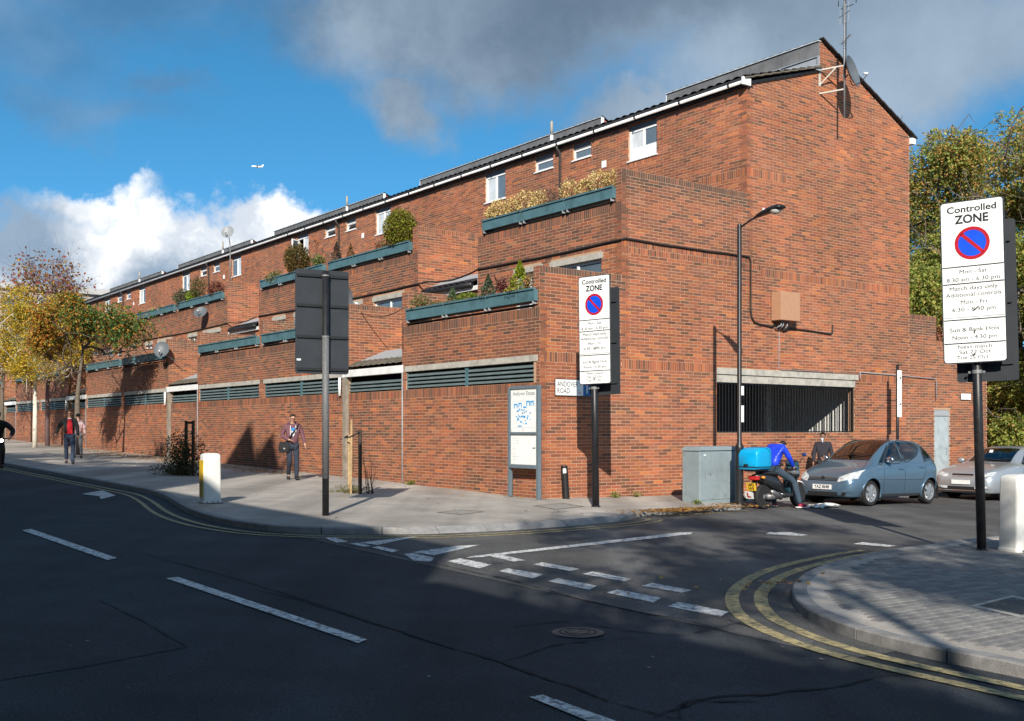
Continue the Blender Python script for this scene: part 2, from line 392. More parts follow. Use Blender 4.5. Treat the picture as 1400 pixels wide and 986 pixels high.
def paint(name, pts, parent, m=M_WHITE, off=-.09, scale=None):
    u0, v0, k = scale or (0, 0, 1)
    return sheet(name, [px(u0+a/k, v0+c/k) for a, c in pts], off, m, parent)
S1 = (420, 680, 2.333)
for q in ([(447, 207), (487, 197), (588, 217), (550, 229)], [(612, 238), (640, 229), (752, 248), (722, 262)], [(768, 270), (800, 261), (925, 285), (900, 298)],
          [(955, 307), (990, 297), (1130, 323), (1105, 339)], [(1148, 350), (1185, 337), (1345, 368), (1318, 384)],
          [(570, 187), (605, 182), (695, 203), (660, 208)], [(720, 217), (750, 210), (868, 231), (840, 238)], [(878, 247), (910, 239), (1037, 264), (1010, 271)], [(1068, 285), (1100, 276), (1227, 299), (1195, 307)],
          [(310, 183), (340, 180), (405, 195), (395, 207), (340, 205)], [(55, 131), (85, 130), (130, 143), (95, 147)], [(135, 150), (160, 147), (205, 157), (180, 160)], [(205, 162), (230, 158), (292, 172), (270, 178)]):
    paint('give_way_dash', q, side_road, scale=S1)
paint('centre_line', [(505, 196), (527, 190), (1190, 114), (1230, 114), (1222, 120), (560, 193)], side_road, scale=S1, off=-.0885)
paint('give_way_triangle', [(335, 177), (405, 187), (555, 153), (480, 157)], side_road, scale=S1)
paint('give_way_triangle', [(168, 147), (225, 154), (350, 127), (300, 131)], side_road, scale=S1)
paint('side_dash', [(412, 143), (425, 136), (500, 135), (575, 146), (550, 150)], side_road, scale=(900, 680, 2.8))
paint('side_dash', [(745, 182), (780, 175), (915, 189), (880, 193)], side_road, scale=(900, 680, 2.8), off=-.086)
for q in ([(30, 726), (42, 724), (160, 764), (147, 767)], [(227, 792), (243, 790), (502, 876), (490, 881)], [(724, 955), (742, 952), (850, 991), (828, 998)]):
    paint('lane_dash', q, main_road)
paint('bay_arrow', [(112, 676), (140, 671), (158, 678), (138, 683), (136, 679)], main_road)
S2 = (0, 640, 2.692)
paint('road_patch', [(370, 488), (692, 660), (300, 735), (-300, 830), (-500, 640), (100, 560)], main_road, M_PATCH, -.0965, S2)

def crack(pts, parent, w=.011, rough=.05):
    w *= 1.7
    p = resample(np.array([px(*q) for q in pts]), .07); n = len(p)
    off = np.zeros(n)
    for lv in (1.2, .45, .18):
        k = max(2, int(n*.07/lv)+2); off += np.interp(np.linspace(0, 1, n), np.linspace(0, 1, k), rng.normal(0, rough*lv, k))
    g = np.gradient(p, axis=0); g /= np.linalg.norm(g, axis=1)[:, None]; nn = np.c_[-g[:, 1], g[:, 0]]; p = p+nn*off[:, None]
    ww = w*np.abs(rng.normal(.8, .5, n))*(.35+.65*np.sin(np.linspace(.15, 3.0, n)))
    vs = [W(*a, -.0925) for a in p+nn*ww[:, None]] + [W(*a, -.0925) for a in p-nn*ww[:, None]]
    me = bpy.data.meshes.new('crack'); me.from_pydata(vs, [], [(i, i+1, n+i+1, n+i) for i in range(n-1)]); me.update(); me.materials.append(M_CRACK)
    link('crack', me, parent)
def c1(l): return [(420+a/2.333, 680+c/2.333) for a, c in l]
crack(c1([(-150, 300), (0, 335), (200, 398), (420, 460), (600, 515), (760, 570), (900, 615), (1050, 665), (1190, 695)]), main_road, .013)
crack(c1([(600, 517), (700, 505), (800, 480), (950, 455), (1060, 452)]), main_road, .009)
crack(c1([(640, 410), (800, 395), (990, 425), (1200, 440), (1380, 400)]), main_road, .008)
crack(c1([(1180, 714), (1230, 660), (1300, 650), (1400, 640)]) , main_road, .012)
crack([(1180, 714/2.333+680), (1250, 945), (1190, 950)][0:0] + [(900+a/2.8, 680+c/2.8) for a, c in [(60, 845), (130, 790), (250, 770), (450, 760), (650, 740), (720, 720), (860, 690), (1010, 676)]], main_road, .012)
crack([(900+a/2.8, 680+c/2.8) for a, c in [(270, 470), (330, 490), (470, 520)]], main_road, .014)
crack([(425, 737), (520, 752), (640, 782), (800, 822), (940, 848), (1010, 868)], main_road, .012, .03)
crack([(S2[0]+a/S2[2], S2[1]+c/S2[2]) for a, c in [(370, 488), (500, 550), (692, 660)]], main_road, .007, .02)
crack([(S2[0]+a/S2[2], S2[1]+c/S2[2]) for a, c in [(500, 310), (700, 360), (900, 420), (1100, 480), (1250, 530), (1400, 570)]], main_road, .007, .03)

# block paving on the corner
def inpoly(p, poly):
    x, y = p; r = False; n = len(poly); j = n-1
    for i in range(n):
        if (poly[i][1] > y) != (poly[j][1] > y) and x < (poly[j][0]-poly[i][0])*(y-poly[i][1])/(poly[j][1]-poly[i][1]+1e-12)+poly[i][0]: r = not r
        j = i
    return r
def corner_blocks():
    lim = offset(qr, .30); poly = [tuple(a) for a in lim if a[1] > -30 and a[0] < 25] + [(22, -30)]
    items = []
    for i, s in enumerate(np.arange(-18, -9.4, .105)):
        for t in np.arange(-7.4, 3.2, .21):
            c = (t+(.105 if i % 2 else 0), s)
            if all(inpoly((c[0]+a, c[1]+e), poly) for a in (-.1, .1) for e in (-.05, .05)):
                items.append((math.hypot(c[0]+14.53, c[1]+18.35), c))
    items.sort(); pal = [(.15, .145, .14), (.19, .185, .175), (.23, .22, .205), (.17, .16, .16)]
    def blk(bm, c, z, col):
        pass
    protos = []
    for k in range(6):
        col = np.array(pal[k % 4])*random.uniform(.85, 1.15); hx, hy, e = .1005, .0485, .006
        V = np.array([(-hx, -hy, -.03), (hx, -hy, -.03), (hx, hy, -.03), (-hx, hy, -.03), (-hx, -hy, .004), (hx, -hy, .004), (hx, hy, .004), (-hx, hy, .004),
                      (-hx+e, -hy+e, .009), (hx-e, -hy+e, .009), (hx-e, hy-e, .009), (-hx+e, hy-e, .009)])
        F = np.array([(0, 1, 5, 4), (1, 2, 6, 5), (2, 3, 7, 6), (3, 0, 4, 7), (4, 5, 9, 8), (5, 6, 10, 9), (6, 7, 11, 10), (7, 4, 8, 11), (8, 9, 10, 11)])
        protos.append((V, F, np_mesh('paving_block', V, F, np.tile(col, (12, 1)), M_BLOCK), col))
    vis = []
    for d, c in items:                           # the ones the picture shows come first
        x, y = XY(*c); u = 700+1465*x/y if y > .5 else 9e9
        vis.append((0 if 950 < u < 1400 else 1, d, c))
    vis.sort(); Vs, Fs, Cs, nb = [], [], [], 0; tilt = math.atan2(GL, 1)
    Mx = Matrix(((DR[0], DL[0], 0), (DR[1], DL[1], 0), (GR, GL, 1)))
    for n, (k, d, c) in enumerate(vis):
        V, F, me, col = protos[random.randrange(6)]; w = W(c[0], c[1], random.uniform(-.002, .002))
        if n < 300:
            o = link('paving_block', me, corner_pavement); o.matrix_local = Matrix.Translation(w) @ Mx.to_4x4()
        else:
            Vs.append(V @ np.array(Mx).T + np.array(w)); Fs.append(F+nb); Cs.append(np.tile(col, (12, 1))); nb += 12
    o = link('block_paving', np_mesh('block_paving', np.vstack(Vs), np.vstack(Fs), np.vstack(Cs), M_BLOCK), corner_pavement); o['kind'] = 'stuff'
corner_blocks()

def road_specks():
    r_ = np.random.default_rng(21); V = []; F = []; n = 0
    for k in range(260):
        t = r_.uniform(-13.2, 6); s = r_.uniform(-13.5, 8)
        if t > -7.6 and not (-9.2 < s < -4.8): continue
        z = -.0935 if t < -7.7 else -.090; c = np.array(W(t, s, z)); q = r_.uniform(.006, .022); a = r_.uniform(0, 6.28); m = int(r_.integers(4, 6))
        V += [c+np.array([math.cos(a+6.283*j/4)*q*r_.uniform(.5, 1.2), math.sin(a+6.283*j/4)*q*r_.uniform(.5, 1.2), .003]) for j in range(4)]; F.append((n, n+1, n+2, n+3)); n += 4
    me = np_mesh('road_grit', np.array(V), np.array(F), None, mat('grit_pale', (.26, .26, .25), rough=.8, var=.4, scale=3)); o = link('road_grit', me, main_road); o['kind'] = 'stuff'
road_specks()
# ================================================================== the terrace block
M_BRICK = mat('brick', (.3, .1, .06), rough=.88, var=.16, scale=38, attr=True, bump=.12, bscale=140, spec=.2)
M_MORT = mat('mortar', (.46, .29, .185), rough=.95, var=.15, scale=20, dirt=((.29, .175, .115), 1.1, .45, .75, .7))
M_CONC = mat('concrete', (.40, .38, .335), rough=.85, var=.15, scale=7, dirt=((.17, .16, .14), 3, .48, .72, .7))
M_UPVC = mat('white_plastic', (.78, .78, .77), rough=.4, var=.04, scale=5)
M_WFASC = mat('white_board', (.74, .74, .73), rough=.5, var=.06, scale=4, dirt=((.42, .41, .38), 2.2, .52, .75, .6))
M_GLASS = mat('window_glass', (.10, .14, .18), rough=.06, var=.25, scale=.6, spec=.9)
M_GLASSW = mat('curtained_glass', (.55, .58, .60), rough=.12, var=.18, scale=2.5, spec=.8)
M_TEAL = mat('teal_metal', (.072, .150, .172), rough=.5, var=.14, scale=3, dirt=((.03, .06, .065), 2.6, .5, .74, .7))
M_TEALS = mat('teal_louvre', (.125, .165, .17), rough=.5, var=.15, scale=3)
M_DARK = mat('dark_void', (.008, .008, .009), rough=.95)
M_SLATE = mat('slate_cladding', (.135, .135, .138), rough=.75, var=.3, scale=2.2, dirt=((.17, .165, .15), 3.5, .5, .72, .6))
M_TILE = mat('roof_tile', (.028, .028, .030), rough=.8, var=.3, scale=6)
M_TILEB = mat('mossy_tile', (.13, .11, .085), rough=.9, var=.35, scale=7, dirt=((.06, .065, .04), 4, .45, .7, .7))
M_LEAD = mat('lead_flashing', (.33, .35, .37), rough=.6, var=.15, scale=5, dirt=((.18, .18, .18), 5, .5, .7, .6))
M_BLACK = mat('black_paint', (.012, .012, .013), rough=.45, var=.3, scale=14)
M_PIPE = mat('dark_pipe', (.05, .045, .042), rough=.5)
M_GREYP = mat('grey_pipe', (.27, .285, .30), rough=.5, var=.12)
M_INT = mat('interior_wall', (.62, .62, .60), rough=.9, var=.08)
M_CABLE = mat('cable', (.022, .018, .016), rough=.6)

PAL = np.array([(.315, .108, .062), (.275, .098, .062), (.36, .125, .066), (.235, .09, .063), (.185, .080, .060), (.42, .15, .062), (.12, .066, .054), (.33, .145, .095), (.26, .11, .078)])
PAL = PAL*np.array([.96, .90, .76]); PAL = PAL*.82+np.array([.285, .108, .066])*.18
PW = np.array([.19, .18, .12, .15, .13, .05, .09, .04, .05]); PW = PW/PW.sum()

blk = empty('apartment_block', (CX, CY, 0), ROT, 'long stepped red brick apartment block with terraces, planter boxes and dark tiled roof', 'building')
EDGE = []      # candidates for bricks that are objects of their own
def intervals(poly, z):
    xs = []; n = len(poly)
    for i in range(n):
        (a, za), (b_, zb) = poly[i], poly[(i+1) % n]
        if (za > z) != (zb > z): xs.append(a+(b_-a)*(z-za)/(zb-za))
    xs.sort(); return [(xs[i], xs[i+1]) for i in range(0, len(xs)-1, 2)]
def subtract(iv, cuts):
    for c0, c1 in cuts:
        nw = []
        for a, b_ in iv:
            if c1 <= a or c0 >= b_: nw.append((a, b_)); continue
            if c0 > a: nw.append((a, c0))
            if c1 < b_: nw.append((c1, b_))
        iv = nw
    return iv
def brick_rects(poly, holes, soldiers, zmin):
    sn = lambda v: round(v/.075)*.075
    soldiers = [(a, b_, sn(h0), sn(h1)) for a, b_, h0, h1 in soldiers]; ZM = max(p[1] for p in poly)+.004
    out = []; zs = [p[1] for p in poly]; z = math.floor(max(min(zs), zmin)/.075)*.075; row = 0
    while z < max(zs):
        zb, zt = z+.0065, z+.0685; zm = z+.0375
        iv = intervals(poly, min(zm, max(zs)-1e-4)); lo = intervals(poly, min(zt, max(zs)-1e-4))
        cut = [(a, b_) for a, b_, h0, h1 in holes if h0 < zt-.01 and h1 > zb+.01] + [(a, b_) for a, b_, h0, h1 in soldiers if h0 < zm and h1 > zm]
        r = int(round(z/.075))
        for a, b_ in subtract(iv, cut):
            if b_-a < .03: continue
            ph = (.15 if r % 2 else 0); k = math.floor((a-ph)/.3); x = k*.3+ph
            while x < b_:
                p, q = max(x+.0065, a), min(x+.2935, b_)
                if q-p > .025: out.append((p, q, zb, zt))
                x += .3
        z += .075
    for a, b_, h0, h1 in soldiers:
        iv = subtract(intervals(poly, min((h0+h1)/2, max(zs)-1e-4)), [(c, d) for c, d, e, f in holes if e < h1-.01 and f > h0+.01])
        for p, q in iv:
            p, q = max(p, a), min(q, b_); x = p
            while x < q-.02: out.append((x+.005, min(x+.07, q), h0+.005, h1-.005)); x += .075
    return [(a, b_, z0, min(z1, ZM)) for a, b_, z0, z1 in out if z0 < ZM-.01]
def brick_color(n, a, z, stain=None):
    c = PAL[rng.choice(len(PAL), n, p=PW)]*rng.uniform(.84, 1.18, (n, 1))*rng.uniform(.95, 1.05, (n, 3))
    # batches: slow drift of firing over the wall, browner and redder areas
    def vn(f, o1, o2):
        x = a*f+o1; y = z*f*1.3+o2; i = np.floor(x); j = np.floor(y); u = x-i; v = y-j; u = u*u*(3-2*u); v = v*v*(3-2*v)
        h_ = lambda p, q: np.modf(np.abs(np.sin(p*127.1+q*311.7)*43758.5453))[0]
        return (h_(i, j)*(1-u)+h_(i+1, j)*u)*(1-v)+(h_(i, j+1)*(1-u)+h_(i+1, j+1)*u)*v
    low = .55*vn(.45, 3.1, 7.7)+.3*vn(1.1, 9.2, 1.4)+.15*vn(2.6, 5.5, 2.2)-.5
    c = c*(1+.55*low)[:, None]*np.stack([1+.10*low, np.ones(n), 1-.12*low], 1)
    brown = np.clip((vn(.7, 21.3, 4.4)-.45)*2.2, 0, 1)*.45*rng.uniform(0, 1, n); c = c*(1-brown[:, None])+np.array([.165, .095, .062])*brown[:, None]
    ph = np.sin(a*1.9+z*.7)+np.sin(a*.63-z*1.31+1.7); c *= (1+.05*ph)[:, None]
    if stain is not None: c = c*(1-stain[:, None]) + np.array([.075, .058, .048])*stain[:, None]
    return c
QF = np.array([(0, 1, 5, 4), (1, 2, 6, 5), (2, 3, 7, 6), (3, 0, 4, 7), (4, 5, 6, 7)])
def wall(name, face, c, poly, holes=(), soldiers=(), th=.22, zmin=-9, stainf=None, near=False, parent=None):
    """face 'L': plane x=c looking -x, a=y; face 'R': plane y=c looking -y, a=x"""
    poly = [(float(a), round(float(z)/.075)*.075) for a, z in poly]; holes = list(holes)
    to = (lambda a, z, d: (c+d, a, z)) if face == 'L' else (lambda a, z, d: (a, c+d, z))
    # mortar body
    zb = sorted(set([round(p[1], 4) for p in poly] + [h for x in holes for h in x[2:]]))
    zb = [z for z in zb if min(p[1] for p in poly)-1e-3 <= z <= max(p[1] for p in poly)+1e-3]; m = MB()
    for z0, z1 in zip(zb[:-1], zb[1:]):
        if z1-z0 < 1e-3: continue
        cut = [(a, b_) for a, b_, h0, h1 in holes if h0 < z1-1e-3 and h1 > z0+1e-3]
        i0 = subtract(intervals(poly, z0+1e-4), cut); i1 = subtract(intervals(poly, z1-1e-4), cut)
        for (a0, a1), (b0, b1) in zip(i0, i1):
            vs = [to(a0, z0, 0), to(a1, z0, 0), to(b1, z1, 0), to(b0, z1, 0), to(a0, z0, th), to(a1, z0, th), to(b1, z1, th), to(b0, z1, th)]
            m.add(vs, [(0, 1, 2, 3), (7, 6, 5, 4), (0, 4, 5, 1), (1, 5, 6, 2), (2, 6, 7, 3), (3, 7, 4, 0)])
    wo = m.build(name, M_MORT, parent or blk)
    rc = np.array(brick_rects(poly, holes, list(soldiers), zmin))
    n = len(rc); cols = brick_color(n, (rc[:, 0]+rc[:, 1])/2, rc[:, 2], stainf((rc[:, 0]+rc[:, 1])/2, rc[:, 3]) if stainf else None)
    rec = {'wall': wo, 'face': face, 'c': c, 'rc': rc, 'cols': cols, 'keep': np.ones(n, bool)}
    WALLS.append(rec); return wo
WALLS = []
def finish_walls():
    cand = []
    for wi, w in enumerate(WALLS):
        for i, (a, b_, z0, z1) in enumerate(w['rc']):
            if abs(b_-a-.287) > .001: continue
            t, s = (w['c'], (a+b_)/2) if w['face'] == 'L' else ((a+b_)/2, w['c'])
            x, y = XY(t, s); u = 700+1465*x/y
            if z0 < GZ(t, s)+.02 or t < -.01 or not (0 < u < 1400) or (s > 5.7 and w['face'] == 'L'): continue
            cand.append((math.sqrt(x*x+y*y+(z0-1.5)**2)*(1.15 if w['face'] == 'L' else 1), wi, i))
    cand.sort(); protos = {}
    def boxv(L_, H, d0, d1):
        return np.array([(-L_/2, d0, -H/2), (L_/2, d0, -H/2), (L_/2, d0, H/2), (-L_/2, d0, H/2), (-L_/2, d1, -H/2), (L_/2, d1, -H/2), (L_/2, d1, H/2), (-L_/2, d1, H/2)])
    for k in range(14):
        col = PAL[k % len(PAL)]*random.uniform(.85, 1.15); protos[k] = np_mesh('brick', boxv(.287, .062, .03, -.003), QF[:, ::-1] if False else QF, np.tile(col, (8, 1)), M_BRICK)
    pk = [k % len(PAL) for k in range(14)]; pw = np.array([PW[i] for i in pk]); pw /= pw.sum()
    for d, wi, i in cand[:300]:
        w = WALLS[wi]; a, b_, z0, z1 = w['rc'][i]; w['keep'][i] = False
        o = link('brick', protos[int(rng.choice(14, p=pw))], w['wall'])
        o.location = (w['c'], (a+b_)/2, (z0+z1)/2) if w['face'] == 'L' else ((a+b_)/2, w['c'], (z0+z1)/2)
        if w['face'] == 'L': o.rotation_euler = (0, 0, -math.pi/2)
        o.rotation_euler.x = random.uniform(-.02, .02)
    for w in WALLS:
        rc = w['rc'][w['keep']]; cols = w['cols'][w['keep']]; n = len(rc)
        if n == 0: continue
        j = rng.uniform(-.0015, .0015, (n, 4)); a0, a1, z0, z1 = (rc+j).T; pr = rng.uniform(.0015, .004, n)
        A = np.stack([a0, a1, a1, a0, a0, a1, a1, a0], 1); Z = np.stack([z0, z0, z1, z1]*2, 1); Dp = np.concatenate([np.full((n, 4), .03), np.repeat(-pr[:, None], 4, 1)], 1)
        V = np.stack([w['c']+Dp, A, Z], 2) if w['face'] == 'L' else np.stack([A, w['c']+Dp, Z], 2)
        F = (QF[None]+np.arange(n)[:, None, None]*8).reshape(-1, 4)
        o = link('brickwork', np_mesh('brickwork', V.reshape(-1, 3), F, np.repeat(cols, 8, 0), M_BRICK), w['wall']); o['kind'] = 'stuff'

T2, T3, TR, TE = 2.42, 6.77, 9.75, 13.98
PER = 14.65
GROUPS = [(0.0, 5.8)] + [(8.9+PER*k, 20.45+PER*k) for k in range(4)]
SEND = GROUPS[-1][1]
rect = lambda a0, a1, z0, z1: [(a0, z0), (a1, z0), (a1, z1), (a0, z1)]
def streaks(a, z, ztop, ln=1.0):
    k = np.clip(np.sin(a*3.7+1.1)*np.sin(a*1.31+2)-.62, 0, 1)*2.2
    return k*np.clip(1-(ztop-z)/ln, 0, 1)*rng.uniform(.5, 1.1, len(a))
def topstain(ztop, depth=.5, amt=.55):
    def f(a, z):
        k = np.clip((z-(ztop-depth))/depth, 0, 1)*amt*(.55+.45*np.sin(a*2.3)*np.sin(a*.9+1))
        return np.clip(k*rng.uniform(.5, 1.2, len(a)), 0, .8)
    return f
def basestain(a, z):
    return np.clip(rng.uniform(-.2, .25, len(a))+.25*(z < .25+.018*a), 0, .5)

# ---- gable end towards the side street
GP = [(.004, -1), (TE, -1), (TE, 10.2), (TR+.02, 12.13), (TR, 11.33), (T3, 10.32), (T3, 7.6), (T2, 7.6), (T2, 5.1), (.004, 5.1)]
VENT = (5.64, 11.33, 1.43, 3.06)
def gst(a, z):
    s = np.zeros(len(a))
    s += ((a < T2) & (z > 4.6))*np.clip((z-4.6)/.35, 0, 1)*.85
    s += ((a > T2) & (a < T3) & (z > 7.1))*np.clip((z-7.1)/.35, 0, 1)*.95; s += streaks(a, z, 10.3, 2.2)*(a > T3)*.25
    s += ((a > T2) & (a < T3) & (z < 7.6) & (z > 5.95))*.40; s += ((a < T2) & (z > 3.2))*.34
    return np.clip(s*rng.uniform(.3, 1.15, len(a)), 0, .85)
gable = wall('gable_wall', 'R', 0.0, GP, [VENT], [(T3+.55, TE, 5.47, 5.69), (T2, T3+.55, 5.60, 5.77), (T2, T3+.3, 5.77, 5.94), (T3, 8.35, 8.02, 8.24), (T2, 5.64, 2.93, 3.15), (11.33, TE, 2.85, 3.07), (.12, 1.5, 2.99, 3.21), (0, T2, 4.95, 5.1), (T2, T3, 7.45, 7.6)], stainf=gst)
# raised band: the balcony end walls stand a touch proud
annex = wall('annex_wall', 'R', .02, [(TE+.01, -1), (18.33, -1), (18.33, 4.2), (15.44, 4.2), (15.44, 4.95), (TE+.01, 4.95)], [(15.33, 16.17, -1, 2.12)], [(TE+.01, 15.44, 4.8, 4.95), (15.44, 18.33, 4.05, 4.2)], stainf=lambda a, z: np.clip(rng.uniform(-.1, .35, len(a))+.4*(z > 4.4), 0, .7))
MB().box(TE, TE+.22, .2, SEND, -1, 10.2).build('rear_wall', M_MORT, blk)
MB().box(18.11, 18.33, .24, 6, -1, 4.2).build('annex_rear', M_MORT, blk)

for x_, z0, z1 in ((0, 4.2, 5.1), (T2, 6.85, 7.6)): wall('gable_return', 'L', x_-.001, rect(.0, .22, z0, z1), (), (), th=.15, stainf=topstain(z1, .6, .7))
# ---- front walls along the main road
for gi, (g0, g1) in enumerate(GROUPS):
    half = [(g0, g1)] if gi == 0 else [(g0, (g0+g1)/2), ((g0+g1)/2, g1)]
    lo = g0 if gi == 0 else g0
    # ground storey wall, opening band, balcony wall
    holes = []
    for h0, h1 in half: holes.append((h0+(.12 if gi == 0 else .22), h1-.2, 2.55, 3.16))
    wall('front_wall', 'L', 0.0, rect(g0, g1, -1, 4.2), holes, [(g0, g1, 2.33, 2.55), (g0, g1, 3.98, 4.2)], zmin=GL*g0-.2, th=.2,
         stainf=lambda a, z: np.clip(streaks(a, z, 4.25) + streaks(a+5, z, 2.6, 1.6)*(z < 2.6)*.7 + basestain(a, z)*.8 + .34*(z > 3.1)*rng.uniform(0, 1.2, len(a)) + np.clip((z-3.85)/.4, 0, 1)*.5*rng.uniform(.2, 1.1, len(a)) + .35*((z > 2.2) & (z < 2.6))*rng.uniform(0, 1, len(a)), 0, .75))
    # side fins of the balconies, both storeys
    for side, s0 in (('r', g0), ('m', None), ('l', g1-.3)):
        if side == 'm':
            if gi == 0: continue
            s0 = (g0+g1)/2-.15
        if not (gi == 0 and side == 'r'):
            d1 = T2
            wall('balcony_fin', 'L', -.001 if side != 'm' else .0015, rect(s0, s0+.3, 4.2, 5.1), (), (), th=T2, stainf=topstain(5.1, .6, .7))
            wall('balcony_fin', 'L', T2-.001, rect(s0, s0+.3, 6.85, 7.6), (), (), th=T3-T2, stainf=topstain(7.6, .6, .7))
        if side != 'r':
            wall('balcony_side_wall', 'R', s0-.003, rect(.003, T2, 4.2, 5.1), (), (), th=.1, stainf=topstain(5.1, .7, .8))
            wall('balcony_side_wall', 'R', s0-.003, rect(T2+.003, T3, 6.85, 7.6), (), (), th=.1, stainf=topstain(7.6, .7, .8))
        if side == 'r' and gi > 0:
            wall('balcony_side_wall', 'R', s0-.004, rect(.0, T2, 3.2, 5.1), (), [(0, T2, 4.95, 5.1)], th=.2, stainf=topstain(5.1, .7, .8))
            wall('balcony_side_wall', 'R', s0-.004, rect(T2, T3, 5.5, 7.6), (), [(T2, T3, 7.45, 7.6)], th=.2, stainf=topstain(7.6, .9, .85))
    # wall of the first floor behind the balcony, and the balcony wall of the floor above
    wins = []
    for h0, h1 in half:
        m = (h0+h1)/2
        wins += [(m-2.1, m-.2, 3.5, 5.58), (m+.55, m+1.6, 4.3, 5.58)] if gi else [(.70, 2.6, 3.5, 5.58), (3.0, 4.1, 4.2, 5.58)]
    holes2 = [(a, b_, z0, z1+.14) for a, b_, z0, z1 in wins]
    wall('terrace_wall', 'L', T2, rect(g0, g1, 3.2, 6.85), holes2, [(g0, g1, 6.63, 6.85)], th=.2,
         stainf=lambda a, z: np.clip(streaks(a, z, 6.85) + .48*(z > 5.7)*rng.uniform(0, 1.3, len(a)) + np.clip((z-6.5)/.35, 0, 1)*.35*rng.uniform(.2, 1.2, len(a)), 0, .7))
    for a, b_, z0, z1 in wins:
        MB().box(T2-.012, T2+.14, a-.06, b_+.06, z1-.005, z1+.145).build('lintel', M_CONC, blk, bevel=.006)
        f = MB(); x = T2+.08; mid = (a+b_)/2
        for y0, y1 in ((a, a+.06), (b_-.06, b_), (mid-.035, mid+.035)): f.box(x, x+.06, y0, y1, z0, z1-.006)
        f.box(x+.002, x+.058, a+.06, b_-.06, z0, z0+.06); f.box(x+.002, x+.058, a+.06, b_-.06, z1-.07, z1-.007); f.box(x+.004, x+.056, a+.06, b_-.06, z1-.5, z1-.45)
        w = f.build('window', M_UPVC, blk); MB().box(x+.03, x+.04, a+.05, b_-.05, z0+.05, z1-.05).build('pane', random.choice([M_GLASS, M_GLASSW]), w)
    # concrete lintel strips and louvres
    for (h0, h1), (a, b_, z0, z1) in zip(half, holes):
        MB().box(-.02, .16, a-.05, b_+.05, 3.012, 3.155).build('concrete_lintel', M_CONC, blk, bevel=.006)
        mid = (a+b_)/2
        post = MB().box(.02, .11, mid-.055, mid+.055, 2.553, 3.008).build('louvre_post', M_TEAL, blk)
        MB().box(.03, .10, a, a+.04, 2.553, 3.008).build('louvre_post', M_TEAL, blk); MB().box(.03, .10, b_-.04, b_, 2.553, 3.008).build('louvre_post', M_TEAL, blk)
        for p, q in ((a+.045, mid-.06), (mid+.06, b_-.045)):
            for k in range(4):
                z = 2.64+k*.098; sl = MB().obox((.065, (p+q)/2, z), .10, q-p, .012, Matrix.Rotation(R(-38), 3, 'Y')); sl.box(.012, .030, p+.001, q-.001, z-.052, z-.022)
                sl.build('louvre_slat', M_TEALS, post)
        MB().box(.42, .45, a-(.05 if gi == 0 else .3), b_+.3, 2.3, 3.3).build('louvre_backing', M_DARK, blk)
    MB().box(.2, T2, g0+.05, g1-.05, 3.17, 3.30).build('terrace_floor', M_CONC, blk)
    MB().box(T2+.2, T3, g0+.05, g1-.05, 5.72, 5.90).build('terrace_floor', M_CONC, blk)
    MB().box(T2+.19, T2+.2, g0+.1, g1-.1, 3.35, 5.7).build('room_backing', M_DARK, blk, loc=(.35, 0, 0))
    # planter boxes
    for lev, x0, zb in ((0, 0.0, 4.33), (1, T2, 6.91)):
        for h0, h1 in half:
            a = h0 + (.06 if gi == 0 else (.34 if h0 == g0 else .2)); b_ = h1-(.36 if h1 == g1 else .2)
            if gi == 0 and lev == 1: a = .19
            k = 3; p = MB(); zt = zb+.285
            for i in range(k):
                y0 = a+(b_-a)*i/k+(.024 if i else 0); y1 = a+(b_-a)*(i+1)/k-(.024 if i < k-1 else 0)
                q = MB(); q.box(x0-.11, x0-.095, y0, y1, zb, zt-.04); q.box(x0+.22, x0+.235, y0, y1, zb, zt-.04); q.box(x0-.095, x0+.22, y0, y1, zb, zb+.015)
                q.box(x0-.095, x0+.22, y0, y0+.015, zb+.015, zt-.04); q.box(x0-.095, x0+.22, y1-.015, y1, zb+.015, zt-.04)
                q.box(x0-.142, x0-.08, y0+.001, y1-.001, zt-.04, zt); q.box(x0+.205, x0+.25, y0+.001, y1-.001, zt-.04, zt)
                po = q.build('planter_box', M_TEAL, blk)
                MB().box(x0-.094, x0+.204, y0+.016, y1-.016, zb+.016, zt-.055).build('planter_soil', M_SOIL, po)
                for yy in (y0+.06, y1-.06): MB().obox((x0-.06, yy, zb-.035), .10, .03, .065).build('planter_bracket', M_GREYP, po)
            mb = MB(); mb.box(x0-.03, x0+.23, a, b_, zb-.08+.0, zb-.066); mb.build('planter_gap_shade', M_DARK, blk)  # near-black strip painting in the shadow line between planter and wall top

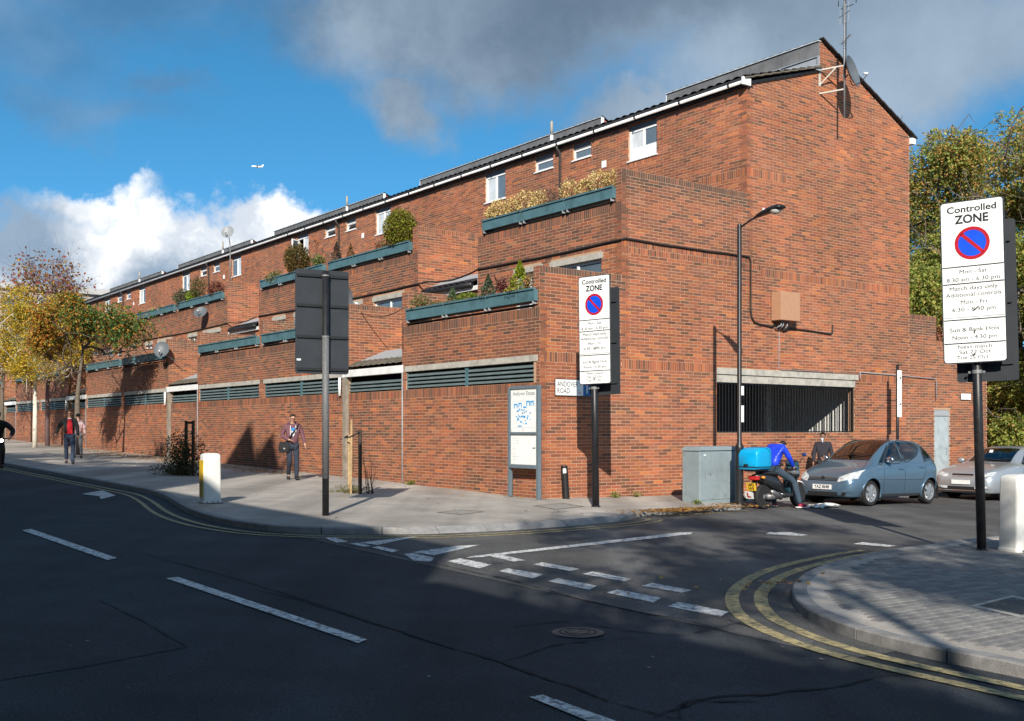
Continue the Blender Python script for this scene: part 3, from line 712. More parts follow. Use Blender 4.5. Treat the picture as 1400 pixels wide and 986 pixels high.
# ---- bays between the groups: recessed wall, white fascia, lean-to tiled roof
def corrug(x0, z0, x1, z1, y0, y1, period=.3, amp=.022, rows=6, name='tiles', m=M_TILE, parent=None):
    ny = max(4, int((y1-y0)/period*6)); V = []; F = []; yy = np.linspace(y0, y1, ny)
    prof = []
    for r in range(rows):
        for f, lift in ((r/rows, .028), ((r+1)/rows, 0.0)): prof.append((x0+(x1-x0)*f, z0+(z1-z0)*f+lift))
    for x, z in prof:
        V.append(np.c_[np.full(ny, x), yy, z+amp*np.abs(np.sin(yy*math.pi/period))])
    k = len(prof); V = np.vstack(V)
    F = np.array([(i*ny+j, i*ny+j+1, (i+1)*ny+j+1, (i+1)*ny+j) for i in range(k-1) for j in range(ny-1)])
    o = link(name, np_mesh(name, V, F, None, m), parent or blk); return o
for gi in range(len(GROUPS)-1):
    a, b_ = GROUPS[gi][1], GROUPS[gi+1][0]
    wall('bay_wall', 'L', .10, rect(a, b_, -1, 2.55), (), [(a, b_, 2.33, 2.55)], th=.2, zmin=GL*a-.2,
         stainf=lambda s_, z: np.clip(rng.uniform(-.15, .75, len(s_))*(.35+.65*(z > .9)), 0, .8))
    MB().box(-.02, .10, a-.06, b_+.28, 3.0, 3.20).build('fascia_board', M_WFASC, blk, bevel=.008)
    fl = MB()
    fl.box(.10, .17, a+.0, a+.05, 2.553, 3.2); post = fl.build('louvre_post', M_TEAL, blk)
    for k in range(3):
        sl = MB().obox((.16, (a+b_)/2, 2.64+k*.098), .10, b_-a-.02, .012, Matrix.Rotation(R(-38), 3, 'Y')); sl.box(.107, .125, a+.01, b_-.01, 2.64+k*.098-.052, 2.64+k*.098-.022); sl.build('louvre_slat', M_TEALS, post)
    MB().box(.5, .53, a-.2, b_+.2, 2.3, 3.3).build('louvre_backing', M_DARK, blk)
    corrug(-.06, 3.235, .42, 3.47, a+.0, b_-.02, rows=3, name='lean_to_tiles', m=M_TILEB)
    MB().prism([(.40, 3.46), (1.3, 3.82), (2.42, 3.9), (2.42, 3.7), (.42, 3.40)], a+.0, b_-.02, lambda x, z, y: (x, y, z)).build('lead_roof', M_LEAD, blk)
    # first floor of the bay
    wall('bay_upper_wall', 'L', T2+.12, rect(a, b_, 3.3, 5.45), [(a+.6, a+2.3, 4.35, 5.3)], (), th=.2)
    w = MB(); x = T2+.2
    for y0, y1 in ((a+.6, a+.66), (a+2.24, a+2.3), (a+1.4, a+1.46)): w.box(x, x+.05, y0, y1, 4.35, 5.3)
    w.box(x+.002, x+.048, a+.66, a+2.24, 4.35, 4.41); w.box(x+.002, x+.048, a+.66, a+2.24, 5.24, 5.3)
    wo = w.build('window', M_UPVC, blk); MB().box(x+.03, x+.04, a+.62, a+2.28, 4.37, 5.28).build('pane', M_GLASS, wo)
    MB().box(T2+.02, T2+.1, a+.0, b_-.02, 5.38, 5.5).build('fascia_board', M_WFASC, blk)
    MB().tube([(T2-.03, a+.25, 5.53), (T2-.03, b_-.25, 5.53)], .075, 10).build('gutter', M_BLACK, blk, smooth=True)
    corrug(T2-.02, 5.58, T2+.34, 5.76, a+.05, b_-.05, rows=3, name='lean_to_tiles', m=M_TILE)
    MB().prism([(T2+.30, 5.74), (T2+1.0, 6.06), (T3, 6.14), (T3, 5.9), (T2+.34, 5.68)], a+.0, b_-.02, lambda x, z, y: (x, y, z)).build('lead_roof', M_LEAD, blk)
    MB().box(T2+.0, T2+.7, a+.0, a+.012, 5.36, 5.78).build('white_cheek', M_UPVC, blk)
    # pipes: grey rainwater pipe full height on one side, stub and render pilaster on the other
    MB().tube([(.02, a-.01, GL*a-.1), (.02, a-.01, 3.02)], .038, 10).build('rainwater_pipe', M_GREYP, blk, smooth=True)
    MB().tube([(-.06, b_+.25, 3.0), (-.06, b_+.25, 2.48)], .04, 10).build('pipe_stub', M_UPVC, blk, smooth=True)
    MB().box(-.015, .09, b_-.02, b_+.17, GL*b_-.1, 3.0).build('render_pilaster', mat('render_grey', (.25, .215, .175), rough=.9, var=.2, scale=5, dirt=((.12, .105, .08), 3, .45, .7, .7)), blk)

# ---- top storey
W3 = []
for k in range(5):
    m = 7.35+PER*k
    for off, w_, z0, z1, kind in ((-3.51, 1.17, 9.26, 10.13, 'big'), (-.87, .85, 9.78, 10.10, 'small'), (.98, .92, 9.78, 10.10, 'small'), (3.63, 1.17, 9.26, 10.13, 'big')):
        c = m+off
        if c+w_/2 < SEND-.3: W3.append((c-w_/2, c+w_/2, z0, z1, kind))
wall('upper_wall', 'L', T3, rect(0, SEND, 5.85, 10.32), [(a, b_, z0, 10.29) for a, b_, z0, z1, k in W3], [(0, 1.6, 8.02, 8.24)] + [(a, b_, z0-.17, z0) for a, b_, z0, z1, k in W3], th=.2)
for i, (a, b_, z0, z1, kind) in enumerate(W3):
    x = T3+.06; mid = (a+b_)/2; f = MB()
    f.box(x, x+.06, a, a+.055, z0, z1); f.box(x, x+.06, b_-.055, b_, z0, z1); f.box(x+.001, x+.059, a+.055, b_-.055, z0, z0+.055); f.box(x+.001, x+.059, a+.055, b_-.055, z1-.055, z1)
    if kind == 'big': f.box(x+.002, x+.058, mid-.045, mid+.045, z0+.055, z1-.055)
    f.box(x-.10, x+.0, a-.03, b_+.03, z0-.035, z0-.002)
    w = f.build('window', M_UPVC, blk)
    MB().box(T3+.05, T3+.12, a, b_, z1+.003, 10.288).build('window_head', mat('grey_panel', (.13, .13, .135), rough=.7), blk)
    opened = (i == 7) ; tilt = i in (5, 6, 10)
    if kind == 'big':
        for j, (p, q) in enumerate(((a+.058, mid-.048), (mid+.048, b_-.058))):
            if opened and j == 1:
                s = MB(); Mz = Matrix.Rotation(R(-62), 3, 'Z'); hinge = Vector((x, q, 0)); 
                for y0, y1, c0, c1 in ((0, .06, z0+.06, z1-.06), (.43, .49, z0+.06, z1-.06), (.06, .43, z0+.06, z0+.12), (.06, .43, z1-.12, z1-.06)):
                    s.obox(hinge + Mz @ Vector((0, -(y0+y1)/2, (c0+c1)/2)), .05, y1-y0, c1-c0, Mz)
                so = s.build('open_casement', M_UPVC, w); MB().obox(hinge + Mz @ Vector((0, -.245, (z0+z1)/2)), .01, .38, z1-z0-.24, Mz).build('pane', M_GLASS, so); continue
            MB().box(x+.025, x+.035, p, q, z0+.058, z1-.058).build('pane', [M_GLASSW, M_GLASS][(i+j) % 3 == 0], w)
            if i == 0:
                MB().box(x+.006, x+.014, p+.02, q-.02, z0+.06, z0+.36).build('blind', mat('blind_white', (.72, .75, .78), rough=.7, var=.05), w)
    else:
        if tilt:
            Mt = Matrix.Rotation(R(-32), 3, 'Y'); top = Vector((x-.005, mid, z1-.04)); s = MB(); h_ = z1-z0-.1; L_ = b_-a-.1
            for dy, dz, sy, sz in ((0, -.02, L_, .04), (0, -h_+.02, L_, .04), (-L_/2+.02, -h_/2, .04, h_-.08), (L_/2-.02, -h_/2, .04, h_-.08)): s.obox(top + Mt.inverted() @ Vector((0, dy, dz)) if False else top + Mt @ Vector((0, dy, dz)), .04, sy, sz, Mt)
            so = s.build('open_casement', M_UPVC, w); MB().obox(top + Mt @ Vector((0, 0, -h_/2)), .01, L_-.08, h_-.08, Mt).build('pane', M_GLASS, so)
            MB().box(x+.05, x+.056, a+.05, b_-.05, z0+.05, z1-.05).build('pane', M_DARK, w)
        else:
            MB().box(x+.025, x+.035, a+.05, b_-.05, z0+.05, z1-.05).build('pane', M_GLASS, w)
# ---- roof
MB().box(T3-.12, T3+.2, -.02, SEND, 10.32, 10.36).build('soffit', M_DARK, blk)
g = MB(); ys = [-.06, SEND]
g.tube([(T3-.19, -.04, 10.385), (T3-.19, SEND, 10.385)], .045, 10); g.build('gutter', M_WFASC, blk, smooth=True)
for k in range(36):
    if k*1.0 < 34: MB().box(T3-.262, T3-.13, k*1.75+.4, k*1.75+.435, 10.335, 10.45).build('gutter_bracket', M_BLACK, blk) if k < 16 else None
MB().box(T3-.26, T3+.05, -.10, -.035, 10.30, 10.50).build('eaves_box_end', M_WFASC, blk, bevel=.01)
MB().box(T3-.10, T3+.0, .0, SEND, 10.30, 10.46).build('fascia_board', M_BLACK, blk)
corrug(T3-.24, 10.47, TR, 11.38, -.10, SEND, rows=10, name='front_roof_tiles', amp=.05)
MB().box(T3-.225, T3-.10, -.05, SEND, 10.425, 10.49).build('eaves_course', M_TILE, blk)
corrug(TR+.25, 11.42, TE+.2, 10.18, .3, SEND, rows=12, name='rear_roof_tiles')
MB().box(TR-.05, TR+.35, 0.2, SEND, 11.2, 11.44).build('ridge', M_TILE, blk)
v = MB(); n_ = 9
for k in range(n_):                                     # mossy verge tiles on the near gable
    f0, f1 = k/n_, (k+1)/n_; p = Vector((T3-.2+(TR-.05-T3+.2)*f0, -.07, 10.46+(11.38-10.46)*f0)); q = Vector((T3-.2+(TR-.05-T3+.2)*f1, -.07, 10.46+(11.38-10.46)*f1))
    v.beam(p+Vector((0, 0, .02)), q, .13, .035)
v.build('verge_tiles', M_TILEB, blk)
v = MB(); n_ = 13
for k in range(n_):
    f0, f1 = k/n_, (k+1)/n_; A = Vector((TR+.0, -.05, 12.17)); B = Vector((TE+.25, -.05, 10.17)); v.beam(A+(B-A)*f0+Vector((0, 0, .02)), A+(B-A)*f1, .14, .04)
v.build('verge_tiles', M_TILE, blk)
MB().beam((T3-.1, -.025, 10.36), (TR-.06, -.025, 11.29), .05, .07).build('bargeboard', M_BLACK, blk)
MB().box(TE+.02, TE+.2, -.09, .12, 9.98, 10.16).build('eaves_box_end', M_WFASC, blk, bevel=.01)
MB().box(TR-.28, TR-.02, -.09, .02, 11.26, 11.40).build('eaves_box_end', M_LEAD, blk, bevel=.008)
for gi, (g0, g1) in enumerate(GROUPS):
    a = .0 if gi == 0 else g0-.0; L_ = g1-a
    body = MB(); body.prism([(TR+.0, 11.3), (TR+.0, 12.09), (TE+.2, 10.24), (TE+.2, 10.12), (TR+2.0, 10.9)], a+.0+(.22 if gi == 0 else 0), g1-.02, lambda x, z, y: (x, y, z))
    mo = body.build('roof_monitor', M_BRICK if False else mat('monitor_brick', (.25, .085, .055), rough=.9, var=.3, scale=14), blk)
    n = int(L_/.6)
    for k in range(n):
        y0 = a+L_*k/n; y1 = a+L_*(k+1)/n
        MB().box(TR-.05, TR-.003, y0+.004, y1-.004, 11.72, 12.10).build('slate_panel', M_SLATE, mo)
    MB().box(TR-.03, TR-.006, a, g1-.02, 11.30, 11.72).build('clerestory_glass', mat('clerestory', (.32, .33, .35), rough=.25, var=.1), mo)
    fr = MB()
    for k in range(n+1): yy = a+(L_-.05)*k/n; fr.box(TR-.06, TR-.031, yy, yy+.05, 11.31, 11.72) if k % 2 == 0 else None
    fr.box(TR-.065, TR-.035, a, g1-.02, 11.69, 11.715)
    fr.build('clerestory_frame', M_GREYP, mo)
    MB().box(TR-.09, TR+.04, a-.02, g1, 12.105, 12.125).build('ridge_flashing', mat('pale_flashing', (.55, .56, .57), rough=.5), mo)
    corrug(TR+.0, 12.13, TE+.22, 10.22, a-.02, g1, rows=12, name='monitor_tiles', parent=mo)
    MB().box(TR-.055, TR+.03, g1-.015, g1+.02, 11.3, 12.1).build('monitor_cheek', M_WFASC, mo)
    if gi: MB().box(TR-.055, TR+.06, a-.035, a-.002, 11.3, 12.1).build('monitor_cheek', M_WFASC, mo)
    fy = {0: 5.0, 1: 10.2, 2: 24.9, 3: 39.5, 4: 54}[gi]
    if gi:
        fl = MB().tube([(8.6, fy, 10.9), (8.6, fy, 11.6)], .055, 10); fl.build('flue_collar', M_WFASC, blk, smooth=True)
        MB().tube([(8.6, fy, 11.6), (8.6, fy, 12.08)], .045, 10).build('flue_pipe', mat('flue', (.32, .28, .22), rough=.7), blk, smooth=True)
# downpipes at the bays
for k in range(5):
    y = 7.47+PER*k
    if y > SEND: continue
    MB().tube([(T3-.19, y, 10.36), (T3-.18, y, 10.26), (T3-.05, y, 10.12), (T3-.05, y, 6.0)], .04, 8).build('downpipe', M_PIPE, blk, smooth=True)
    MB().box(T3-.012, T3+.01, y-2.1, y-1.9, 9.3, 9.5).build('air_vent', M_UPVC, blk)

# ---- barred opening of the garage in the gable end
va, vb, vz0, _ = VENT
MB().box(va-.02, vb+.10, -.045, .18, 2.90, 3.055).build('concrete_lintel', M_CONC, blk, bevel=.008)
MB().box(va+.001, vb-.001, -.012, .16, 2.70, 2.885).build('concrete_lintel', M_CONC, blk, bevel=.006)
MB().box(va-.02, vb+.1, .0, .1, 2.885, 2.90).build('lintel_joint', M_DARK, blk)
gr = MB(); gr.box(va+.0, vb, .05, .085, 1.435, 1.47); gr.box(va, vb, .05, .085, 2.66, 2.697); gr.box(vb-.05, vb, .045, .09, 1.47, 2.66)
grille = gr.build('security_grille', M_BLACK, blk)
nb = int((vb-va)/.115); bar = MB().box(-.01, .01, .058, .078, 1.47, 2.66).mesh('bar'); bar.materials.append(M_BLACK)
for k in range(nb): link('bar', bar, grille, ((va+.06+k*(vb-va-.1)/nb), 0, 0))
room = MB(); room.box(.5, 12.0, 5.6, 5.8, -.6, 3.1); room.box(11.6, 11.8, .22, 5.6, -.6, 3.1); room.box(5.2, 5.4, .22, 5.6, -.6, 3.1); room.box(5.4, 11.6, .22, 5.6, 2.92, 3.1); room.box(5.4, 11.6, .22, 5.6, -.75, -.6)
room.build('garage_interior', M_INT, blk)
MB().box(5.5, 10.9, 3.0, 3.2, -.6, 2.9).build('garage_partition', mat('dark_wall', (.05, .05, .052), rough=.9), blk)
for x in (10.15,): MB().box(x, x+.25, 2.2, 2.45, -.6, 2.9).build('garage_column', M_CONC, blk)
# ---- annex door
d = MB(); d.box(15.36, 16.14, .06, .10, -.35, 1.93); door = d.build('metal_door', mat('door_grey', (.36, .41, .43), rough=.55, var=.1, scale=3, dirt=((.2, .21, .21), 4, .5, .7, .6)), blk, bevel=.006)
MB().box(16.02, 16.06, .03, .06, .75, .95).build('handle', M_GREYP, door)
fr = MB(); fr.box(15.335, 15.36, .03, .12, -.35, 2.1); fr.box(16.14, 16.165, .03, .12, -.35, 2.1); fr.box(15.36, 16.14, .03, .12, 1.935, 2.11); fr.build('door_frame', M_LEAD, blk)
MB().box(15.3, 16.2, .14, .16, -.4, 2.2).build('door_backing', M_DARK, blk)
# ---- movement joint and conduits on the gable
MB().box(10.262, 10.275, -.009, -.006, 4.35, 9.9).build('movement_joint', mat('joint_sealant', (.28, .17, .10), rough=.8), blk)
finish_walls()
# ================================================================== lettering
M_INK = mat('sign_black', (.012, .012, .014), rough=.5)
M_SIGNW = mat('sign_white', (.76, .77, .76), rough=.4, var=.05, scale=6, dirt=((.5, .5, .47), 5, .5, .75, .5))
M_SRED = mat('sign_red', (.40, .008, .018), rough=.4); M_SBLUE = mat('sign_blue', (.004, .07, .62), rough=.4)
M_SIGNB = mat('sign_back', (.030, .034, .040), rough=.5, var=.15, scale=4, spec=.4)
M_GALV = mat('galvanised', (.20, .205, .21), rough=.55, metal=.3, var=.2, scale=30, bump=.1)
M_POST = mat('post_black', (.013, .013, .015), rough=.42, var=.4, scale=11, dirt=((.16, .15, .14), 26, .64, .70, .8))
def text(name, body, size, m, parent, M, align='CENTER', extrude=.0008, xs=1.0, space=1.0, bold=0, fit=None, cap=None):
    c = bpy.data.curves.new(name, 'FONT'); c.body = body; c.size = size; c.align_x = align; c.align_y = 'CENTER'; c.extrude = extrude; c.space_character = space; c.offset = bold; c.resolution_u = 3
    o = bpy.data.objects.new('tmp', c); COL.objects.link(o); dg = bpy.context.evaluated_depsgraph_get()
    me = bpy.data.meshes.new_from_object(o.evaluated_get(dg)); bpy.data.objects.remove(o); me.materials.clear(); me.materials.append(m); me.name = name
    if fit:
        co = np.array([v.co[:] for v in me.vertices]); xs = fit/(co[:, 0].max()-co[:, 0].min())
    if cap: M = M @ Matrix.Scale(cap/(.70*size), 4, (0, 1, 0))
    t = link(name, me, parent); t.matrix_local = M @ Matrix.Scale(xs, 4, (1, 0, 0)); return t
def face_x(x, y, z, d=0):            # plane facing local -Y, text reading along +X
    return Matrix.Translation((x, y, z)) @ Matrix.Rotation(math.pi/2, 4, 'X')
def rrect(w, h, r, n=5):
    p = []
    for cx_, cy_, a0 in ((w/2-r, h/2-r, 0), (-w/2+r, h/2-r, 90), (-w/2+r, -h/2+r, 180), (w/2-r, -h/2+r, 270)):
        for k in range(n+1): a = R(a0+90*k/n); p.append((cx_+r*math.cos(a), cy_+r*math.sin(a)))
    return p
def plate(w, h, r, y0, y1, cx_=0, cz=0):
    return MB().prism([(a+cx_, b_+cz) for a, b_ in rrect(w, h, r)], y0, y1, lambda a, b_, y: (a, y, b_))
def disc(r, y0, y1, cx_, cz, n=40, r2=0):
    b = MB()
    if not r2: return b.prism([(cx_+r*math.cos(2*math.pi*k/n), cz+r*math.sin(2*math.pi*k/n)) for k in range(n)], y0, y1, lambda a, c, y: (a, y, c))
    vs = []
    for y in (y0, y1):
        for q in (r, r2): vs += [(cx_+q*math.cos(2*math.pi*k/n), y, cz+q*math.sin(2*math.pi*k/n)) for k in range(n)]
    fs = []
    for k in range(n):
        j = (k+1) % n; fs += [(k, j, n+j, n+k), (2*n+k, 3*n+k, 3*n+j, 2*n+j), (k, 2*n+k, 2*n+j, j), (n+k, n+j, 3*n+j, 3*n+k)]
    return b.add(vs, fs)

def zone_sign(t, s, base_h, w, h, yaw, zb, label, pole_r, back_dx, back_drop, smear=0, lean=0, dx=0):
    """controlled zone sign: pole, framed white board, second board on the far side seen from behind"""
    root = empty('parking_zone_sign', W(t, s), yaw, label, 'road sign', rot=(0, lean, yaw))
    MB().tube([(0, 0, -.1), (0, 0, zb+h*.55)], pole_r, 14).build('pole', M_POST, root, smooth=True)
    MB().lathe([(pole_r*1.35, 0), (pole_r*1.35, .012), (pole_r*1.02, .03)], 14).build('pole_collar', M_POST, root)
    y = -pole_r-.05; cz = zb+h/2
    bd = plate(w+.03, h+.03, .05, y, y+.018, 0, cz).build('sign_board', M_SIGNB, root)
    plate(w, h, .04, y-.003, y-.0005, 0, cz).build('sign_face', M_SIGNW, bd)
    for k in range(3): MB().box(-w*.42, w*.42, y+.018, y+.05, zb+h*(.12+.36*k), zb+h*(.12+.36*k)+.045).build('sign_rail', M_SIGNB, bd)
    MB().tube([(w/2+.012, y-.002, zb), (w/2+.012, y-.002, zb+h)], .012, 6).build('sign_edge', M_SIGNB, bd)
    # divisions: fractions measured down the face
    bd.location.x = dx
    def zf(f): return zb+h*(1-f)
    for f in (.404, .510, .735, .882): MB().box(-w/2+.004, w/2-.004, y-.0046, y-.0031, zf(f)-.008, zf(f)+.008).build('divider', M_INK, bd)
    MB().box(-w/2+.004, w/2-.004, y-.0044, y-.0031, zf(.720)-.004, zf(.720)+.005).build('divider', M_GREYP, bd)
    MB().box(-w/2+.004, w/2-.004, y-.004, y-.0031, zf(.461)-.0015, zf(.461)+.0015).build('divider', M_GREYP, bd)
    F = lambda x, f: face_x(x*w, y-.0042, zf(f))
    k = w/.86
    hk = h/2.2
    for body, f, wd, cp, bo in (('Controlled', .048, .80, .088, .002), ('ZONE', .112, .55, .112, .003), ('Mon - Sat', .437, .44, .054, 0), ('8.30 am - 6.30 pm', .485, .86, .054, 0), ('Match days only', .540, .78, .054, 0), ('Additional controls', .580, .90, .054, 0), ('Mon - Fri', .627, .42, .054, 0), ('6.30 - 8.30 pm', .672, .70, .054, 0), ('Sun & Bank Hols', .798, .80, .054, 0), ('Noon - 4.30 pm', .846, .72, .054, 0), ('Next match', .905, .55, .050, 0), ('Sat 22 Oct', .938, .51, .050, 0), ('Tue 25 Oct', .971, .51, .050, 0)):
        text('lettering', body, .1, M_INK, bd, F(-.04 if body[0] == 'T' else 0, f), bold=bo, fit=wd*w, cap=cp*hk)
    r = .285*w*(.80/w)**.35; cz_ = zf(.262)
    disc(r*.99, y-.0052, y-.0034, 0, cz_).build('roundel', M_SBLUE, bd); disc(r, y-.0072, y-.0055, 0, cz_, r2=r*.80).build('roundel_ring', M_SRED, bd)
    MB().obox((0, y-.0062, cz_), r*1.72, .002, r*.20, Matrix.Rotation(R(45), 3, 'Y')).build('roundel_bar', M_SRED, bd)
    for (sx, f, ln, a) in ((.03, .672, .09, 40), (.0, .815, .05, 80), (-.02, .955, .05, 20)):
        MB().obox((sx*w, y-.0052, zf(f)), ln*k, .0012, .018*k, Matrix.Rotation(R(-a), 3, 'Y')).build('scuff', M_INK, bd)
    # the companion board
    y2 = pole_r+.04
    b2 = plate(w, h, .04, y2, y2+.018, back_dx, cz-back_drop).build('rear_board', M_SIGNB, root)
    for k_ in range(3): MB().box(back_dx-w*.42, back_dx+w*.42, y2-.035, y2, zb-back_drop+h*(.1+.38*k_), zb-back_drop+h*(.1+.38*k_)+.045).build('sign_rail', M_SIGNB, b2)
    for zz in (.09, -back_drop+.11):
        c = MB(); c.tube([(0, 0, zb+zz), (0, 0, zb+zz+.05)], pole_r*1.12, 14); c.build('clamp', M_GALV if zz < 0 else M_POST, root)
    for sx in (-1, 1): MB().tube([(sx*pole_r*1.5, -.01, zb-back_drop+.13), (sx*pole_r*1.5, -.03, zb-back_drop+.13)], .018, 8).build('clamp_bolt', M_GALV, root)
    return root
zone_sign(-.34, -10.34, 0, .80, 2.24, R(-33), 2.63, 'large controlled parking zone sign on a black post at the corner kerb, nearest', .063, .12, .27, lean=R(-1.4))
zone_sign(-.33, -2.22, 0, .72, 2.13, R(-38), 2.46, 'controlled parking zone sign on a black post in front of the brick corner', .072, .17, .22, lean=R(-.8), dx=.10)

# sign seen from behind on the left pavement
t, s = -6.29, -2.19
root = empty('road_sign_back', W(t, s), R(28), 'dark back of a large road sign on a grey post, left pavement', 'road sign')
MB().tube([(0, 0, -.1), (0, 0, 4.08)], .057, 14).build('pole', M_POST, root, smooth=True)
MB().tube([(0, 0, .62), (0, 0, 3.0)], .0585, 14).build('pole_sleeve', mat('post_grey', (.115, .118, .122), rough=.55, var=.25, scale=30, bump=.1), root, smooth=True)
y = .08; bd = plate(.92, 1.74, .05, y, y+.02, -.03, 3.235).build('sign_board', M_SIGNB, root)
for z in (2.44, 2.98, 3.50, 4.0):
    MB().box(-.47, .41, y-.03, y, z-.022, z+.022).build('sign_rail', mat('rail_dark', (.010, .011, .013), rough=.6), bd)
for z in (2.98, 4.0): MB().tube([(0, 0, z-.012), (0, 0, z+.012)], .064, 14).build('clamp_band', M_GALV, root)
MB().box(-.47, -.40, y-.0022, y-.0005, 2.58, 2.61).build('sticker', M_SIGNW, bd)

# ================================================================== wall signs and boards on the block
root = empty('street_name_plate', W(.42, -.035, 0, False)+Vector((0, 0, 2.27)), ROT, 'white street name plate on the brick corner wall', 'street sign')
MB().box(0, .80, 0, .016, 0, .35).build('plate', M_SIGNW, root, bevel=.004)
MB().box(-.012, 1.03, .006, .02, -.014, .364).build('plate_frame', M_INK, root)
text('lettering', 'ANDOVER', .165, M_INK, root, face_x(.04, -.002, .245), 'LEFT', fit=.60); text('lettering', 'ROAD', .165, M_INK, root, face_x(.04, -.002, .098), 'LEFT', fit=.35); text('lettering', 'N.7', .06, M_SRED, root, face_x(.64, -.002, .06), 'LEFT')
tp = MB().box(.80, 1.02, 0, .016, 0, .35).build('no_through_panel', mat('panel_blue', (.006, .12, .32), rough=.4), root, bevel=.004)
MB().box(.895, .925, -.003, -.0006, .06, .24).build('panel_stem', M_SIGNW, tp); MB().box(.845, .975, -.003, -.0006, .243, .29).build('panel_bar', M_SRED, tp)

root = empty('estate_map_board', W(-.25, -.26), ROT-math.pi/2, 'estate map notice board in a grey frame against the brick wall', 'notice board')
# local x runs along -s... board reads left to right seen from the road
M_FRAME = mat('frame_grey', (.115, .15, .175), rough=.45, var=.08)
gz0 = 0
MB().box(-.04, .05, -.03, .05, -.1, 2.47).build('post', M_FRAME, root, bevel=.006); MB().box(-1.06, -.98, -.03, .05, -.1, 2.44).build('post', M_FRAME, root, bevel=.006)
MB().box(-.98, -.04, -.028, .048, 2.40, 2.468).build('top_rail', M_FRAME, root, bevel=.006)
MB().box(-.98, -.04, -.028, .048, 1.40, 1.45).build('middle_rail', M_FRAME, root); MB().box(-.98, -.04, -.06, .048, .66, .74).build('bottom_rail', M_FRAME, root, bevel=.01)
pn = MB().box(-.975, -.045, .0, .02, 1.455, 2.395).build('map_panel', M_SIGNW, root); MB().box(-.975, -.045, .0, .02, .745, 1.395).build('text_panel', M_SIGNW, root)
text('lettering', 'Andover Estate', .128, mat('grey_ink', (.20, .21, .22), rough=.6), pn, face_x(-.51, -.003, 2.30), xs=.98)
M_MAPB = mat('map_blue', (.03, .30, .62), rough=.5); M_MAPG = mat('map_grey', (.45, .48, .50), rough=.5)
for x, z, w_, h_ in ((-.80, 2.03, .13, .10), (-.64, 2.05, .12, .10), (-.35, 2.08, .13, .11), (-.21, 2.08, .11, .10), (-.47, 2.0, .12, .03)):
    fr = MB(); fr.box(x-w_/2, x+w_/2, -.003, -.0006, z+h_/2-.03, z+h_/2); fr.box(x-w_/2, x-w_/2+.03, -.003, -.0006, z-h_/2, z+h_/2-.031); fr.box(x+w_/2-.03, x+w_/2, -.003, -.0006, z-h_/2, z+h_/2-.031); fr.build('map_block', M_MAPB, pn)
for i in range(34):
    x = random.uniform(-.80, -.30); z = random.uniform(1.62, 1.94); w_ = random.choice([.025, .04, .06]); MB().box(x, x+w_, -.0036, -.0012, z, z+random.choice([.02, .035])).build('map_block', M_MAPB, pn)
MB().box(-.72, -.58, -.003, -.0006, 1.575, 1.60).build('map_block', M_MAPB, pn)
o = MB(); o.box(-.89, -.12, -.0025, -.0006, 2.135, 2.14); o.box(-.89, -.885, -.0025, -.0006, 1.56, 2.134); o.box(-.125, -.12, -.0025, -.0006, 1.56, 2.134); o.box(-.89, -.12, -.0025, -.0006, 1.552, 1.557); o.build('map_border', M_MAPG, pn)
text('lettering', 'A', .05, M_SRED, pn, face_x(-.53, -.003, 1.51))
for i in range(9): MB().box(-.92, -.92+random.uniform(.08, .3), -.003, -.0006, 1.32-i*.058, 1.326-i*.058).build('text_line', M_MAPG, pn)
MB().box(-.2, -.1, -.003, -.0006, 1.1, 1.12).build('text_line', M_INK, pn)

# ================================================================== bollards, cabinet, lamp, notices
o = empty('leaning_bollard', W(.58, -.2), 0, 'short scuffed black bollard leaning beside the corner wall', 'bollard', rot=(0, R(-3.5), 0))
MB().lathe([(.078, -.1), (.078, .60), (.074, .70), (.070, .735)], 18).build('post', mat('bollard_black', (.012, .012, .013), rough=.4, var=.4, scale=20, dirt=((.5, .5, .5), 17, .66, .70, .9)), o, smooth=True, auto=40)
pl = MB(); pl.obox((.0, -.076, .62), .07, .006, .10); pl.build('sticker', M_SIGNW, o)

def guide_bollard(t, s, yaw, w, d, h, label, ypanel):
    o = empty('guide_bollard', W(t, s), yaw, label, 'bollard')
    m = mat('bollard_white', (.66, .65, .61), rough=.45, var=.06, scale=3, dirt=((.38, .37, .34), 2.5, .52, .75, .6))
    b = MB(); n = 10; rings = []
    def ring(z, k, dk=1):
        return [(x*k, y_*k*dk, z) for x, y_ in rrect(w, d, .035, 3)]
    prof = [(0, 1.06), (.05, 1.06), (.055, 1.0), (.35, .985), (h*.9, .95)]
    R_ = [ring(z, k) for z, k in prof]; m_ = len(R_[0])
    for r_, z_ in ((.93, h*.945), (.86, h*.975), (.70, h*.992), (.4, h)): R_.append(ring(z_, r_*.95/.93 if r_ > .9 else r_))
    vs = [p for q in R_ for p in q]; fs = [(i*m_+j, i*m_+(j+1) % m_, (i+1)*m_+(j+1) % m_, (i+1)*m_+j) for i in range(len(R_)-1) for j in range(m_)]
    fs.append(tuple((len(R_)-1)*m_+j for j in range(m_)))
    b.add(vs, fs); body = b.build('shell', m, o, smooth=True, auto=35)
    if ypanel: MB().box(-w/2*1.0-.004, -w/2+.01, -d/2*.80, d/2*.80, .12, h*.86).build('reflective_panel', mat('reflector_yellow', (.62, .40, .02), rough=.35, var=.15, dirt=((.12, .09, .03), 4, .5, .75, .6)), o)
    bs = mat('base_dark', (.06, .06, .06), rough=.7); MB().box(-w/2*1.12, w/2*1.12, -d/2*1.12, d/2*1.12, -.05, .012).build('base_plate', bs, o)
    for k in (-.3, 0, .3): MB().lathe([(.012, 0), (.012, .01)], 8, (k*w, -d/2*1.06, .03), Matrix.Rotation(math.pi/2, 3, 'X')).build('base_bolt', bs, o)
